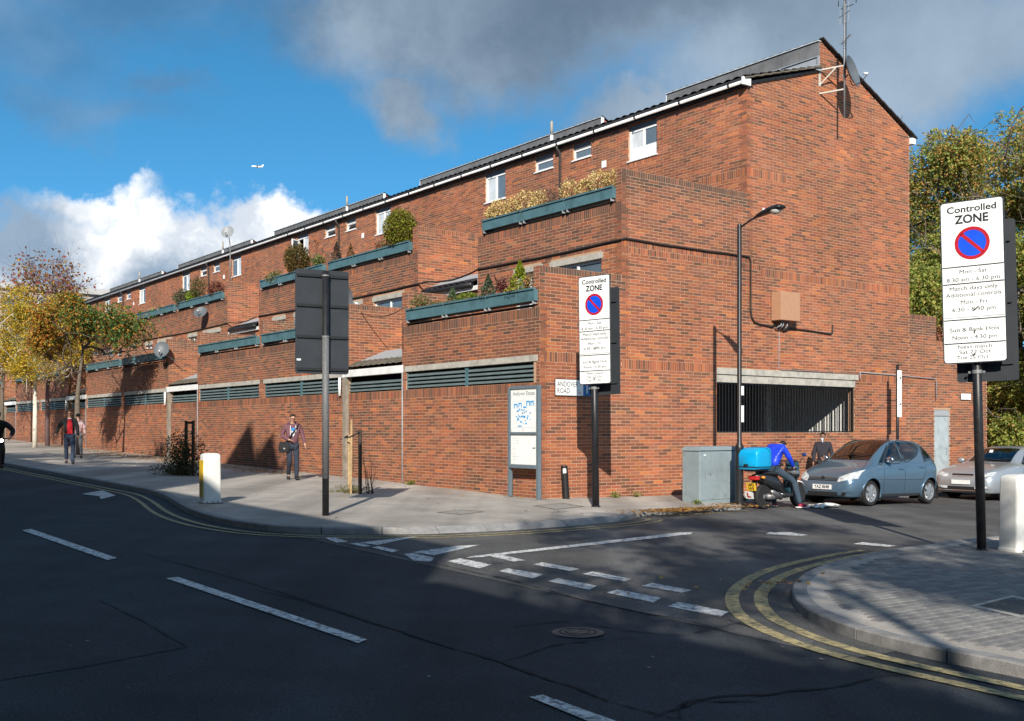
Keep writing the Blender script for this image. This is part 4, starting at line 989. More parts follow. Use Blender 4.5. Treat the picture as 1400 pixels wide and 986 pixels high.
guide_bollard(-7.07, .92, R(33), .34, .26, .93, 'white traffic guide bollard with yellow side on the left pavement', True)
guide_bollard(.12, -10.66, R(20), .50, .34, 1.08, 'white guide bollard behind the nearest sign post at right edge', False)

o = empty('utility_cabinet', W(2.72, -2.16), ROT, 'grey-blue steel utility cabinet on the pavement beside the moped', 'cabinet')
M_CAB = mat('cabinet_grey', (.215, .265, .285), rough=.6, var=.12, scale=2.2, bump=.05, dirt=((.15, .17, .18), 4, .5, .72, .7))
MB().box(0, 1.40, 0, .52, -.05, 1.13).build('body', M_CAB, o, bevel=.015)
MB().prism([(-.03, 1.135), (.1, 1.225), (1.30, 1.225), (1.43, 1.135)], -.03, .55, lambda a, z, y: (a, y, z)).build('lid', M_CAB, o, bevel=.01)
for x0, x1 in ((.012, .26), (.275, 1.385)): MB().box(x0, x1, -.012, .002, .06, 1.10).build('door', M_CAB, o, bevel=.005)
MB().box(.12, .19, -.016, -.011, 1.03, 1.055).build('label_plate', M_SIGNW, o)
MB().lathe([(.02, 0), (.02, .02)], 10, (.32, -.012, .62), Matrix.Rotation(math.pi/2, 3, 'X')).build('lock', M_GALV, o)

o = empty('street_lamp', W(3.30, -2.78), ROT, 'black street lamp with a single arm in front of the gable end', 'street lamp')
MB().lathe([(.11, -.1), (.11, .06), (.088, .08), (.086, 1.16), (.092, 1.18), (.092, 1.26), (.05, 1.34), (.048, 6.0), (.04, 6.06)], 16).build('column', M_POST, o, smooth=True, auto=40)
MB().tube([(0, 0, 5.92), (0, -.06, 6.0), (0, -.32, 6.10), (0, -.52, 6.16)], .022, 8).build('arm', M_POST, o, smooth=True)
hd = MB(); segs = [(-.44, .05, .035, 6.13), (-.52, .075, .055, 6.15), (-.70, .115, .075, 6.185), (-.90, .14, .085, 6.215), (-1.08, .135, .08, 6.235), (-1.17, .10, .05, 6.235)]; vs = []
for y, w_, h_, z in segs: vs += [(w_*math.cos(a), y, z+(h_ if math.sin(a) > 0 else h_*.45)*math.sin(a)) for a in [2*math.pi*k/12 for k in range(12)]]
hd.add(vs, [(i*12+j, i*12+(j+1) % 12, (i+1)*12+(j+1) % 12, (i+1)*12+j) for i in range(5) for j in range(12)] + [tuple(range(11, -1, -1)), tuple(60+j for j in range(12))])
hd.build('lantern', M_POST, o, smooth=True)
MB().lathe([(.02, -.085), (.09, -.06), (.115, -.02), (.115, .0)], 14, (0, -.98, 6.20)).build('lantern_bowl', mat('lamp_bowl', (.45, .44, .40), rough=.2, var=.05), o, smooth=True)
MB().lathe([(.025, 0), (.02, .05)], 8, (0, -.66, 6.25)).build('photocell', M_SIGNW, o)
for z0, z1 in ((2.36, 2.56), (1.78, 2.14)): MB().box(-.0, .085, -.052, -.048, z0, z1).build('notice', M_SIGNW, o)

o = empty('parking_notice_post', W(12.35, -.68), ROT, 'thin black post carrying a tall narrow white notice by the wall', 'sign post')
MB().tube([(0, 0, -.1), (0, 0, 3.58)], .042, 12).build('pole', M_POST, o, smooth=True)
nb_ = MB().box(-.09, .115, -.06, -.045, 2.1, 3.42).build('notice_board', M_SIGNW, o, bevel=.004)
for i in range(16): MB().box(-.06, -.06+random.uniform(.06, .13), -.062, -.0603, 3.3-i*.07, 3.312-i*.07).build('text_line', M_GREYP, nb_)
for z in (3.18, 2.44): MB().box(.02, .07, -.062, -.0603, z, z+.05).build('symbol', M_INK, nb_)
o = empty('wall_plate', W(16.75, -.02, 0, False)+Vector((0, 0, 2.45)), ROT, 'small white plate on the low brick wall behind the silver car', 'sign')
MB().box(0, .55, -.01, .0, 0, .19).build('plate', M_SIGNW, o, bevel=.004)

# ================================================================== wall box, conduits, aerials, dishes
o = empty('wall_box', W(7.70, 0, 0, False)+Vector((0, 0, 4.36)), ROT, 'brown metal box fixed high on the brick gable', 'junction box')
M_BOX = mat('box_brown', (.40, .22, .13), rough=.6, var=.06)
MB().box(0, .78, -.34, -.02, 0, .74).build('case', M_BOX, o, bevel=.008)
for x in (.1, .6): MB().box(x, x+.05, -.02, .0, .05, .7).build('fixing', M_BLACK, o)
for i, x in enumerate((.18, .26, .42)): MB().tube([(x, -.2, .02), (x, -.2, -.12), (x+(.03 if i else -.06), -.06, -.2-.02*i)], .022, 8).build('cable_gland', M_GREYP, o, smooth=True)
def cable(name, pts, r, label, m=M_CABLE, cat='cable', rz=ROT):
    o = MB().tube([Vector(p) for p in pts], r, 6).build(name, m, None, smooth=True); o.location = (CX, CY, 0); o.rotation_euler = (0, 0, ROT); tag(o, label, cat, None); return o
sag = lambda a, b_, n, d: [tuple(Vector(a).lerp(Vector(b_), k/n)+Vector((0, 0, -d*4*(k/n)*(1-k/n)+random.uniform(-.006, .006)))) for k in range(n+1)]
cable('cable_run', sag((T2-.03, 20.4, 5.87), (T2-.03, 8.6, 5.86), 12, .05)+sag((T2-.03, 8.3, 5.86), (T2-.03, 5.7, 5.92), 6, .12)+sag((T2-.03, 5.5, 5.92), (T2-.03, .0, 5.92), 9, .03)+[(T2-.02, -.03, 5.93)]+sag((T2+.1, -.03, 5.95), (6.7, -.03, 5.95), 12, .02)+[(6.82, -.03, 5.93), (6.88, -.03, 5.83), (6.88, -.03, 4.6), (6.92, -.03, 4.4), (7.02, -.03, 4.28), (7.2, -.03, 4.24), (7.7, -.03, 4.2), (7.86, -.04, 4.28)], .026, 'thick dark cable running along the terrace wall and round the gable')
cable('cable_run', sag((T2-.03, 35.1, 5.9), (T2-.03, 23.4, 5.85), 12, .06)+sag((T2-.03, 23.2, 5.85), (T2-.03, 20.6, 5.88), 5, .1), .022, 'dark cable along the second group of terraces')
cable('conduit', [(8.12, -.04, 4.22), (8.16, -.03, 4.12), (8.3, -.03, 4.14), (8.5, -.03, 4.2), (9.3, -.03, 4.18), (10.2, -.03, 4.14), (10.27, -.03, 4.2), (10.27, -.03, 4.4)], .022, 'dark conduit from the brown wall box to the movement joint')
cable('thin_wire', [(8.02, -.02, 4.2), (8.0, -.02, 3.12), (8.1, -.02, 3.09), (11.45, -.06, 3.10)], .010, 'thin grey wire dropping from the brown box to the barred opening', M_GREYP)
cable('thin_conduit', [(11.5, -.06, 3.12), (11.5, -.06, 2.9), (11.5, -.03, 3.13), (13.6, -.03, 3.1), (15.3, -.03, 3.06), (15.36, -.03, 3.0), (15.36, -.03, 2.42)], .014, 'thin grey conduit running right from the barred opening', M_GREYP)
cable('thin_wire', sag((.5, 9.0, 4.9), (.35, 5.78, 4.95), 10, .28)+[(.0, 5.76, 4.3), (-.01, 5.74, 3.6)], .012, 'thin sagging wire across the first bay above the white fascia')

def dish(name, loc, yaw, tilt, r, label, arm=True, pole=None, m=None):
    o = empty(name, loc, 0, label, 'satellite dish', 'satellite dishes on the block', rot=(0, 0, yaw))
    T = Matrix.Rotation(tilt, 3, 'X')                   # opens along -Y
    m = m or mat('dish_grey', (.10, .112, .125), rough=.5, var=.12, scale=5)
    b = MB(); n = 26; prof = [(.02, 0), (r*.4, .018*r/.4), (r*.75, .065*r/.4), (r, .12*r/.4), (r+.008, .12*r/.4-.004), (r*.75, .048*r/.4), (.03, -.02)]
    b.lathe(prof, n, (0, 0, 0), T @ Matrix.Rotation(math.pi/2, 3, 'X') @ Matrix.Diagonal((1, 1.1, 1))); b.build('reflector', m, o, smooth=True, auto=50)
    e = T @ Vector((0, -r*1.15, -r*.62)); st = T @ Vector((0, .0, -r*.95))
    MB().tube([T @ Vector((0, .03, -r*.5)), st, T @ Vector((0, -r*.6, -r*.98)), e], .014, 6).build('feed_arm', M_BLACK, o, smooth=True)
    MB().tube([e, e+T @ Vector((0, .10, .06))], .032, 10).build('receiver', M_SIGNW, o, smooth=True)
    if pole:
        MB().tube([(0, .03, -.05), (0, .10, -.1), Vector(pole)], .02, 8).build('bracket', M_GALV, o, smooth=True)
    return o
# world yaw of a dish that looks along the main road towards the left of the camera
M_BRK = mat('bracket_cream', (.46, .44, .38), rough=.6)
gm = empty('aerial_mast', W(10.08, -.55, 0, False), ROT, 'tall galvanised aerial mast with TV aerials bracketed to the gable', 'aerial')
MB().tube([(0, 0, 9.95), (0, 0, 13.45)], .028, 10).build('mast', M_GALV, gm, smooth=True)
for z in (11.32, 10.68):
    q = MB(); q.beam((-.35, .55, z), (0, .0, z+.05), .035, .035); 
    q.build('bracket_arm', M_BRK, gm); MB().beam((-.35, .55, z-.42), (-.12, .18, z+.02), .03, .03).build('bracket_strut', M_BRK, gm) if z > 11 else None
    MB().box(-.39, -.31, .53, .55, z-.45, z+.08).build('bracket_plate', M_BRK, gm) if z > 11 else None
def yagi(z, L_, n, w, az, vert, name):
    Mz = Matrix.Rotation(az, 3, 'Z'); b = MB().tube([Mz @ Vector((-.25, 0, z)), Mz @ Vector((L_-.25, 0, z+.02))], .011, 6); bo = b.build('boom', M_GALV, gm)
    for k in range(n):
        p = Mz @ Vector((-.2+(L_-.1)*k/(n-1), 0, z+.02)); d = Vector((0, 0, w/2)) if vert else Mz @ Vector((0, w/2, 0))
        MB().tube([p-d, p+d], .006, 5).build('element', M_GALV, bo)
    return bo, Mz
bo, Mz = yagi(13.25, 1.0, 7, .34, R(200), False, 'a')
for a_ in (.16, -.16):
    MB().obox(Mz @ Vector((-.28, 0, 13.25+a_*1.2)), .02, .40, .012).build('reflector_bar', M_BLACK, bo)
for sx in (-.24, .24):
    for sz in (.2, -.14): MB().tube([Mz @ Vector((-.27, sx, 13.25+sz)), Mz @ Vector((-.29, sx, 13.25+sz+.16))], .012, 6).build('reflector_bar', M_BLACK, bo)
yagi(12.75, .5, 4, .5, R(250), True, 'b'); yagi(12.02, .75, 7, .16, R(235), False, 'c')
MB().tube([(.02, -.03, 13.2), (.035, -.03, 12.9), (.03, -.035, 12.3), (.03, -.03, 11.6), (.04, .0, 11.0)], .012, 6).build('aerial_lead', M_CABLE, gm)
dish('satellite_dish', W(10.20, -.62, 0, False)+Vector((0, 0, 11.18)), R(52), R(-14), .40, 'large grey satellite dish on the gable beside the aerial mast', pole=(-.15, .15, -.1))
for (tt, ss, z, yaw, tl, r, lab, pole) in (
    (-.35, 23.3, 4.62, ROT+R(-35), R(-18), .29, 'grey satellite dish on a fin wall above the second white fascia', (.5, .25, -.45)),
    (T2-.35, 25.6, 6.42, ROT+R(-40), R(-40), .27, 'grey satellite dish tilted up below the far upper planters', (.1, .35, -.35)),
    (.4, 12.4, 4.95, ROT+R(-60), R(-30), .29, 'grey satellite dish lying back behind the lower planter left of the sign back', (.0, .3, -.5)),
    (T2-.4, 12.8, 5.75, ROT+R(30), R(-10), .42, 'grey satellite dish seen edge-on left of the sign back', (.0, .35, -.2)),
    (T3-.5, 33.0, 11.35, ROT+R(-40), R(-25), .31, 'pale satellite dish on a pole standing up to the gutter line', (.0, .35, -.6))):
    o = dish('satellite_dish', W(tt, ss, 0, False)+Vector((0, 0, z)), yaw, tl, r, lab, pole=pole, m=mat('dish_pale', (.22, .23, .235), rough=.5) if 'pale' in lab else None)
    if 'pale' in lab: MB().tube([(0, .34, -.58), (0, .34, -2.6)], .025, 8).build('pole', M_GALV, o, smooth=True)

# ================================================================== covers in the ground
u, s_ = px(790, 866)
o = empty('manhole_cover', W(u, s_, -.0935), ROT, 'round cast iron manhole cover in the main road', 'manhole cover')
MB().lathe([(.215, 0), (.215, .004), (.195, .0045)], 32).build('frame', M_IRON, o); MB().lathe([(.185, .0), (.185, .006), (.165, .0062)], 32).build('lid', M_IRON, o); disc(.195, .0, .001, 0, 0, 32, .186).build('gap_ring', M_CRACK, o).rotation_euler = (math.pi/2, 0, 0)
[setattr(disc(r_, -.0085, -.006, 0, 0, 32, r_-.012).build('lid_ring', M_CRACK, o), 'rotation_euler', (-math.pi/2, 0, 0)) for r_ in (.155, .105)]
for k in range(3): MB().obox((0, -.07+.07*k, .008), .18-.05*abs(k-1), .022, .003).build('lid_rib', mat('iron_worn', (.16, .14, .11), rough=.5, metal=.4), o)
def cover(name, pts, label, off=.0):
    p = [W(*px(u_, v_, 0), off) for u_, v_ in pts]; c = sum(p, Vector())/4; o = empty(name, c, 0, label, 'access cover')
    b = MB(); q = [a-c for a in p]; inn = [a*.86 for a in q]; up = Vector((0, 0, .005))
    b.add([a+up for a in q]+[a+up for a in inn], [(k, (k+1) % 4, 4+(k+1) % 4, 4+k) for k in range(4)]); b.build('frame', mat('cover_frame', (.16, .13, .08), rough=.8, var=.2), o)
    MB().add([a*.99+up*.8 for a in inn], [(0, 1, 2, 3)]).build('lid', mat('cover_lid', (.27, .255, .23), rough=.85, var=.2, scale=9), o)
cover('access_cover', [(596, 701), (632, 697), (663, 700), (630, 704)], 'square access cover set in the left pavement')
cover('access_cover', [(728, 692), (770, 688), (800, 693), (760, 697)], 'dark access cover in the pavement near the info board')
p = [W(*px(1080+a/4.375, 720+c/4.375, 0), 0) for a, c in ((1070, 482), (1330, 418), (1560, 470), (1400, 555))]; c = sum(p, Vector())/4
o = empty('paved_cover', c, 0, 'recessed cover with a pale concrete rim in the corner paving', 'access cover')
q = [a-c for a in p]; inn = [a*.80 for a in q]; up = Vector((0, 0, .013))
MB().add([a+up for a in q]+[a+up for a in inn], [(k, (k+1) % 4, 4+(k+1) % 4, 4+k) for k in range(4)]).build('rim', M_CONC, o)
MB().add([a+up*.9 for a in inn], [(0, 1, 2, 3)]).build('infill', M_SIDE, o)
# ================================================================== houses across the main road (behind the viewpoint)
M_HB = mat('house_brick', (.26, .15, .09), rough=.9, var=.25, scale=9)
def house(s0, s1, he, label, gables=0, depth=9.0, roofh=0):
    o = empty('terraced_house', W(-18.6, (s0+s1)/2), ROT, label, 'house', 'houses across the main road')
    w = s1-s0; h = w/2
    MB().box(-depth, 0, -h, h, -.6, he).build('wall', M_HB, o)
    cp = MB().box(-.35, .08, -h, h, he, he+.14).build('cornice', M_CONC, o)
    n = max(1, int(w/2.2))
    for fl in range(int(he/3)):
        for k in range(n):
            y = -h+w*(k+.5)/n; z = .9+fl*3.0
            f = MB().box(.002, .05, y-.55, y+.55, z, z+1.6).build('window', M_UPVC, o); MB().box(.052, .06, y-.47, y+.47, z+.08, z+1.52).build('pane', M_GLASS, f)
    for k in range(gables):
        y = -h+w*(k+.5)/gables; g = w/gables/2-.15; MB().prism([(y-g, he+.14), (y+g, he+.14), (y+g*.15, he+1.5+.35*k), (y-g*.15, he+1.5+.35*k)], -3, .0, lambda a, z, x: (x, a, z)).build('gable_front', M_HB, o)
    if not gables:
        ch = MB().box(-5.0, -4.1, h-.9, h-.1, he, he+1.6).build('chimney_stack', M_HB, o)
        for k in range(3): MB().tube([(-4.75+.25*k, h-.5, he+1.6), (-4.75+.25*k, h-.5, he+2.0)], .09, 8).build('chimney_pot', mat('clay_pot', (.35, .14, .08), rough=.8), ch)
house(-33, -21.3, 8.3, 'two storey brick house across the road, right of the viewpoint')
house(-21.2, -9.9, 9.75, 'three storey brick house directly across the road behind the viewpoint')
house(-9.8, -6.3, 15.0, 'tall narrow gabled brick house across the road behind the viewpoint', 2)
house(-6.2, -1.0, 10.1, 'three storey brick house across the road, left of the tall gabled one')
house(-.9, 12, 10.4, 'brick house across the road opposite the shrub')
house(12.1, 30, 9.8, 'long brick house across the road opposite the rowan')
house(30.1, 52, 9.0, 'brick house across the road opposite the birch')

# ================================================================== trees
def leaf_quads(P, size, pal, wts, rng_, up=.3, ragged=.35, clumpcol=None, aspect=.62):
    n = len(P); d = rng_.normal(0, 1, (n, 3)); d /= np.linalg.norm(d, axis=1)[:, None]
    nrm = rng_.normal(0, 1, (n, 3)); nrm[:, 2] += up*2; nrm /= np.linalg.norm(nrm, axis=1)[:, None]
    d -= nrm*np.sum(d*nrm, 1)[:, None]; d /= np.linalg.norm(d, axis=1)[:, None]+1e-9; e = np.cross(nrm, d)
    L_ = size*rng_.uniform(1-ragged, 1+ragged, n)[:, None]
    V = np.stack([P-d*L_*.5, P+e*L_*.5*aspect, P+d*L_*.5, P-e*L_*.5*aspect], 1).reshape(-1, 3)
    pal = np.array(pal); idx = rng_.choice(len(pal), n, p=np.array(wts)/sum(wts)) if clumpcol is None else clumpcol
    c = pal[idx]*rng_.uniform(.72, 1.28, (n, 1))
    return V, np.arange(4*n).reshape(-1, 4), np.repeat(c, 4, 0)
M_LEAF = leafmat('leaf', .38); M_LEAFD = leafmat('leaf_dry', .25)
def tree(name, label, loc, trunk, r0, clumps, per, pal, wts, size, bark, spread=.42, seed=1, cat='tree', group=None, twig=.010, colf=None, twigs=0, up=.3, rootname='trunk', crown='crown', spray=0, slen=.3):
    """trunk: list of local points; clumps: array of local points; branches link them, leaves gather on them"""
    r_ = np.random.default_rng(seed); root = empty(name, loc, 0, label, cat, group)
    nodes = [np.array(p, float) for p in trunk]; par = [-1]+list(range(len(trunk)-1)); nt = len(trunk); depth = [0.0]
    for i in range(1, nt): depth.append(depth[-1]+np.linalg.norm(nodes[i]-nodes[i-1]))
    first = max(1, int(nt*.45))
    C = np.array(clumps, float); order = np.argsort([min(np.linalg.norm(c-nodes[k]) for k in range(first, nt)) for c in C])
    for ci in order:
        c = C[ci]; best = None
        for k in range(first, len(nodes)):
            v = c-nodes[k]; dist = np.linalg.norm(v); cost = dist + .25*(depth[k]) - .25*max(0, v[2])*.6 + (1.2 if v[2] < -.2 and k < nt else 0)
            if best is None or cost < best[0]: best = (cost, k, dist)
        nodes.append(c); par.append(best[1]); depth.append(depth[best[1]]+best[2])
    cnt = np.ones(len(nodes))
    for i in range(len(nodes)-1, 0, -1): cnt[par[i]] += cnt[i]
    b = MB(); rr = [twig*math.sqrt(c) for c in cnt]
    mx = rr[0] or 1; trs = [r0*(1-.72*i/max(1, nt-1)) for i in range(nt)]
    b.tube([Vector(nodes[i]) for i in range(nt)], trs, 9); to = b.build(rootname, bark, root, smooth=True)
    lb = MB()
    for i in range(nt, len(nodes)):
        p = nodes[par[i]]; q = nodes[i]; m_ = (p+q)/2+r_.normal(0, .06, 3)*np.linalg.norm(q-p)+np.array([0, 0, .08*np.linalg.norm(q-p)])
        ra = min(rr[i]*1.25+.002, trs[-1] if par[i] >= nt-1 else trs[min(par[i], nt-1)]*.8); lb.tube([p, m_, q], [ra, (ra+rr[i])/2, rr[i]], 5, cap=False)
        for k in range(twigs):
            e = q+r_.normal(0, (spread if np.ndim(spread) == 0 else float(np.mean(spread)))*1.3, 3); lb.tube([q, (q+e)/2+r_.normal(0, .05, 3), e], [rr[i]*.6, rr[i]*.45, .002], 3, cap=False)
    lb.build('limbs', bark, root, smooth=True)
    n = len(C)*per; k = np.repeat(np.arange(len(C)), per); sp = spread if np.ndim(spread) == 0 else np.array(spread)[k][:, None]
    P = C[k]+np.clip(r_.normal(0, 1, (n, 3)), -1.9, 1.9)*sp*np.array([1, 1, .8])
    if spray:                                   # leaflets strung along short drooping twigs
        m_ = n//spray; O = P[:m_]; D = O-C[k[:m_]]; D = D/(np.linalg.norm(D, axis=1)[:, None]+1e-6)+r_.normal(0, .55, (m_, 3)); D[:, 2] -= .25; D /= np.linalg.norm(D, axis=1)[:, None]
        f = np.tile(np.linspace(0, 1, spray), m_); k = np.repeat(k[:m_], spray); L_ = np.repeat(r_.uniform(.6, 1.3, m_)*slen, spray)
        side = np.cross(D, r_.normal(0, 1, (m_, 3))); side /= np.linalg.norm(side, axis=1)[:, None]+1e-6; sg = np.tile(np.where(np.arange(spray) % 2, 1.0, -1.0), m_)
        P = np.repeat(O, spray, 0)+np.repeat(D, spray, 0)*(f*L_)[:, None]+np.repeat(side, spray, 0)*(sg*size*.38)[:, None]; P[:, 2] -= .35*(f*L_)**2/slen
        n = len(P)
    cc = None
    if colf is not None: cc = colf(C[k], P, r_)
    V, F, c = leaf_quads(P, size, pal, wts, r_, up=up, clumpcol=cc)
    link(crown, np_mesh(crown, V, F, c, M_LEAF), root)
    return root
def ell(n, c, r, rng_, shell=.55):
    out = []
    while len(out) < n:
        p = rng_.uniform(-1, 1, 3); d = np.linalg.norm(p)
        if d < 1 and (d > shell or rng_.random() < .35): out.append(np.array(c)+p*np.array(r))
    return out
BARK = mat('bark_grey', (.13, .105, .08), rough=.9, var=.35, scale=12, bump=.5, bscale=40)
BIRCH = mat('bark_birch', (.62, .58, .50), rough=.8, var=.15, scale=5, dirt=((.06, .055, .05), 6, .56, .66, .9))
g = np.random.default_rng(11)
# birch on the left, yellow, thin crown at the top
cl = ell(44, (0, 0, 5.3), (2.5, 2.4, 1.9), g, .3) + ell(26, (-1.4, -.3, 4.2), (1.9, 1.5, 1.2), g, .2) + ell(14, (1.0, -.4, 3.7), (1.3, 1.0, .7), g, .2)
tree('birch_tree', 'yellow-leaved birch with a white trunk near the left edge', W(-2.23, 35.4), [(0, 0, -.1), (.02, 0, 1.5), (0, .03, 3.0), (-.03, 0, 4.3), (.05, 0, 5.3), (.1, 0, 6.0)], .12, cl, 420,
     [(.62, .42, .03), (.52, .38, .04), (.32, .30, .045), (.15, .19, .04), (.52, .25, .04)], [.34, .26, .2, .12, .08], .085, BIRCH, spread=g.uniform(.18, .55, len(cl)), seed=3, twigs=4, spray=6, slen=.34)
cl = ell(34, (.3, 0, 7.6), (2.0, 1.8, 2.0), g, .2)
tree('sparse_tree', 'bare-topped autumn tree with purple-brown twigs behind the birch', W(-1.0, 38.2), [(0, 0, -.1), (0, 0, 2.5), (.1, 0, 5), (.2, 0, 7.2), (.3, 0, 9.3)], .12, cl, 60,
     [(.25, .10, .04), (.42, .25, .03), (.30, .06, .05)], [.4, .35, .25], .16, mat('bark_purple', (.15, .10, .10), rough=.9), spread=.5, seed=4, twigs=14, twig=.011)
cl = ell(20, (-.6, 0, 6.0), (2.2, 2.0, 2.6), g, .2)
tree('red_tree', 'reddish autumn tree at the far left behind the birch', W(-2.0, 43.5), [(0, 0, -.1), (0, 0, 2.5), (.1, 0, 5), (.0, 0, 7.8)], .13, cl, 90,
     [(.20, .05, .05), (.30, .08, .04), (.40, .22, .04)], [.5, .3, .2], .15, BARK, spread=.5, seed=5, twigs=6)
# rowan, green and orange
def rowan_col(c, p, r_):
    k = r_.choice(5, len(p), p=[.36, .28, .16, .12, .08]); x = p[:, 0]
    left = r_.random(len(p)) < np.clip(.45-.35*x, 0, .8); k[left] = r_.choice([2, 3, 5], left.sum(), p=[.35, .30, .35]); return k
cl = ell(52, (.6, -.3, 4.75), (2.2, 1.9, 1.35), g, .3) + ell(16, (2.3, -.4, 4.1), (1.0, .8, .7), g, .1) + ell(5, (-.3, 0, 6.3), (.9, .6, .4), g) + ell(10, (-.9, -.4, 3.6), (.8, .6, .5), g, .1)
tree('rowan_tree', 'rowan with green and orange leaves in front of the far wall', W(-2.85, 25.9), [(0, 0, -.1), (.03, 0, 1.2), (.02, .02, 2.2), (.12, 0, 3.2), (.25, 0, 4.2)], .15, cl, 420,
     [(.08, .17, .045), (.13, .22, .05), (.40, .15, .03), (.50, .23, .03), (.045, .10, .035), (.48, .37, .05)], [1]*6, .085, BARK, spread=g.uniform(.14, .42, len(cl)), seed=6, colf=rowan_col, twigs=2, spray=9, slen=.26)
# large trees beyond the gable on the right
def big_col(c, p, r_):
    k = r_.choice(5, len(p), p=[.34, .30, .2, .1, .06]); hi = (p[:, 2] > 10) & (r_.random(len(p)) < .3); k[hi] = 4; return k
PALG = [(.24, .29, .055), (.34, .36, .08), (.13, .18, .045), (.44, .38, .09), (.46, .26, .08)]
def bigtree(label, t, s, cz, rx, rz, n, per, seed, size=.16, h0=5):
    cl = ell(n, (0, 0, cz), (rx, rx, rz), g, .5)
    return tree('broadleaf_tree', label, W(t, s), [(0, 0, -.2), (.05, 0, 2), (0, .1, h0), (.2, 0, cz-1), (.1, 0, cz+rz*.5)], .28, cl, per, PALG, [1]*5, size, BARK, spread=g.uniform(.35, .8, n), seed=seed, colf=big_col, twigs=1, twig=.014, group='trees beyond the gable end', spray=9, slen=.42)
bigtree('tall feathery green tree right behind the nearest zone sign', 25.5, 2.0, 8.2, 5.2, 6.8, 290, 780, 21, .11)
bigtree('tall green tree with rusty top just past the gable corner', 25.5, 8.0, 8.4, 4.8, 6.6, 240, 700, 22, .11)
bigtree('tall green tree at the far right edge of the picture', 30.5, -2.5, 7.8, 5.6, 7.2, 260, 720, 23, .11)
bigtree('low spreading bright green tree over the parked cars at right', 24.0, -2.6, 5.2, 2.8, 2.6, 100, 560, 24, .095, 3)
bigtree('dark green tree filling the gap behind the annex', 34.0, 7.0, 6.6, 6.5, 6.0, 150, 420, 25, .15)
# street trees on the opposite pavement, dappling the junction
for i, (t, s, cz, rx, rz, n, per) in enumerate(((-16.3, -25.0, 10.6, 3.4, 3.3, 36, 230), (-16.3, -31.4, 9.6, 4.2, 3.4, 40, 150), (-16.4, -1.5, 10.2, 4.2, 2.2, 60, 110), (-16.4, 9.5, 9.6, 4.2, 2.2, 60, 110))):
    cl = ell(n, (0, 0, cz), (rx, rx, rz), g, .2)
    tree('plane_tree', ['plane tree on the opposite pavement shading the junction', 'plane tree on the opposite pavement shading the corner paving', 'plane tree on the opposite pavement facing the map board', 'plane tree on the opposite pavement facing the shrub'][i], W(t, s), [(0, 0, -.1), (0, 0, 3), (.1, 0, 6), (0, .1, cz)], .2, cl, per, PALG, [.3, .3, .2, .15, .05], .20, BARK, spread=.36, seed=40+i, group='street trees on the opposite pavement', twigs=2)

# ================================================================== planting on the terraces
def plant(name, label, t, s, z, pts, size, pal, wts, cat='plant', seed=0, stems=None, dry=False, group=None, up=.2, aspect=.62):
    root = empty(name, W(t, s, 0, False)+Vector((0, 0, z)), ROT, label, cat, group); r_ = np.random.default_rng(seed+100)
    V, F, c = leaf_quads(np.array(pts), size, pal, wts, r_, up=up, aspect=aspect)
    link('foliage', np_mesh('foliage', V, F, c, M_LEAFD if dry else M_LEAF), root)
    st = MB(); k = stems or 5
    for i in range(k):
        q = pts[r_.integers(len(pts))]; st.tube([(q[0]*.1, q[1]*.3, -.06), (q[0]*.5, q[1]*.7, q[2]*.5), (q[0], q[1], q[2])], [.009, .007, .003], 4, cap=False)
    st.build('stems', mat('stem_brown', (.10, .075, .04), rough=.9), root); return root
def ball(n, r, rz, zc, g_, shell=.75):
    p = g_.normal(0, 1, (n, 3)); p /= np.linalg.norm(p, axis=1)[:, None]; p *= (g_.uniform(shell, 1.03, n)**.7)[:, None]; return p*np.array([r, r, rz])+np.array([0, 0, zc])
def cone(n, r, h, g_): 
    f = g_.uniform(0, 1, n)**.75; a = g_.uniform(0, 6.283, n); q = (1-f)*r*g_.uniform(.6, 1.05, n)*(1+.15*np.sin(f*19)); return np.c_[q*np.cos(a), q*np.sin(a), f*h]
def tuft(n, r, h, g_):
    f = g_.uniform(0, 1, n); a = g_.uniform(0, 6.283, n); q = r*g_.uniform(.1, 1, n); return np.c_[q*np.cos(a)*(.4+f), q*np.sin(a)*(.4+f), f*h*g_.uniform(.5, 1, n)]
g = np.random.default_rng(5)
Z1, Z2 = 4.575, 7.155
CREAM = [(.58, .42, .16), (.70, .54, .24), (.44, .29, .10), (.28, .17, .06)]
for i, (s, r) in enumerate(((.35, .24), (.9, .29), (1.4, .22), (1.95, .26), (3.2, .25), (3.75, .31), (4.3, .24), (4.85, .28), (5.2, .2))):
    plant('dried_hydrangea', ['dried cream shrub at the near end of the top planter', 'cream dried flower heads second from the near end of the top planter', 'cream dried shrub third in the top planter', 'tan dried shrub beside the brown grass tuft', 'golden dried shrub left of the brown grass tuft', 'large golden dried shrub mid left in the top planter', 'golden dried flower heads fourth from the far end', 'pale dried shrub second from the far end of the top planter', 'small pale dried shrub at the far end of the top planter'][i],
          T2+.06, s, Z2, ball(650, r, r*1.05, r*.9, g, .5)+g.normal(0, .02, (650, 3)), .055, CREAM, [.4, .35, .17, .08], 'shrub', i, dry=True, group='dried shrubs in the top planter')
plant('ornamental_grass', 'brown dry grass tuft in the middle of the top planter', T2+.06, 2.6, Z2, tuft(900, .33, .52, g), .07, [(.16, .10, .07), (.23, .15, .10), (.12, .08, .05)], [.5, .3, .2], 'grass', 12, dry=True, aspect=.2, up=-.3)
plant('conifer_shrub', 'golden conical conifer in the lower planter by the fin wall', .05, .78, Z1, cone(1500, .33, .74, g), .055, [(.26, .31, .02), (.36, .37, .03), (.14, .19, .02)], [.45, .3, .25], 'shrub', 13, up=.5)
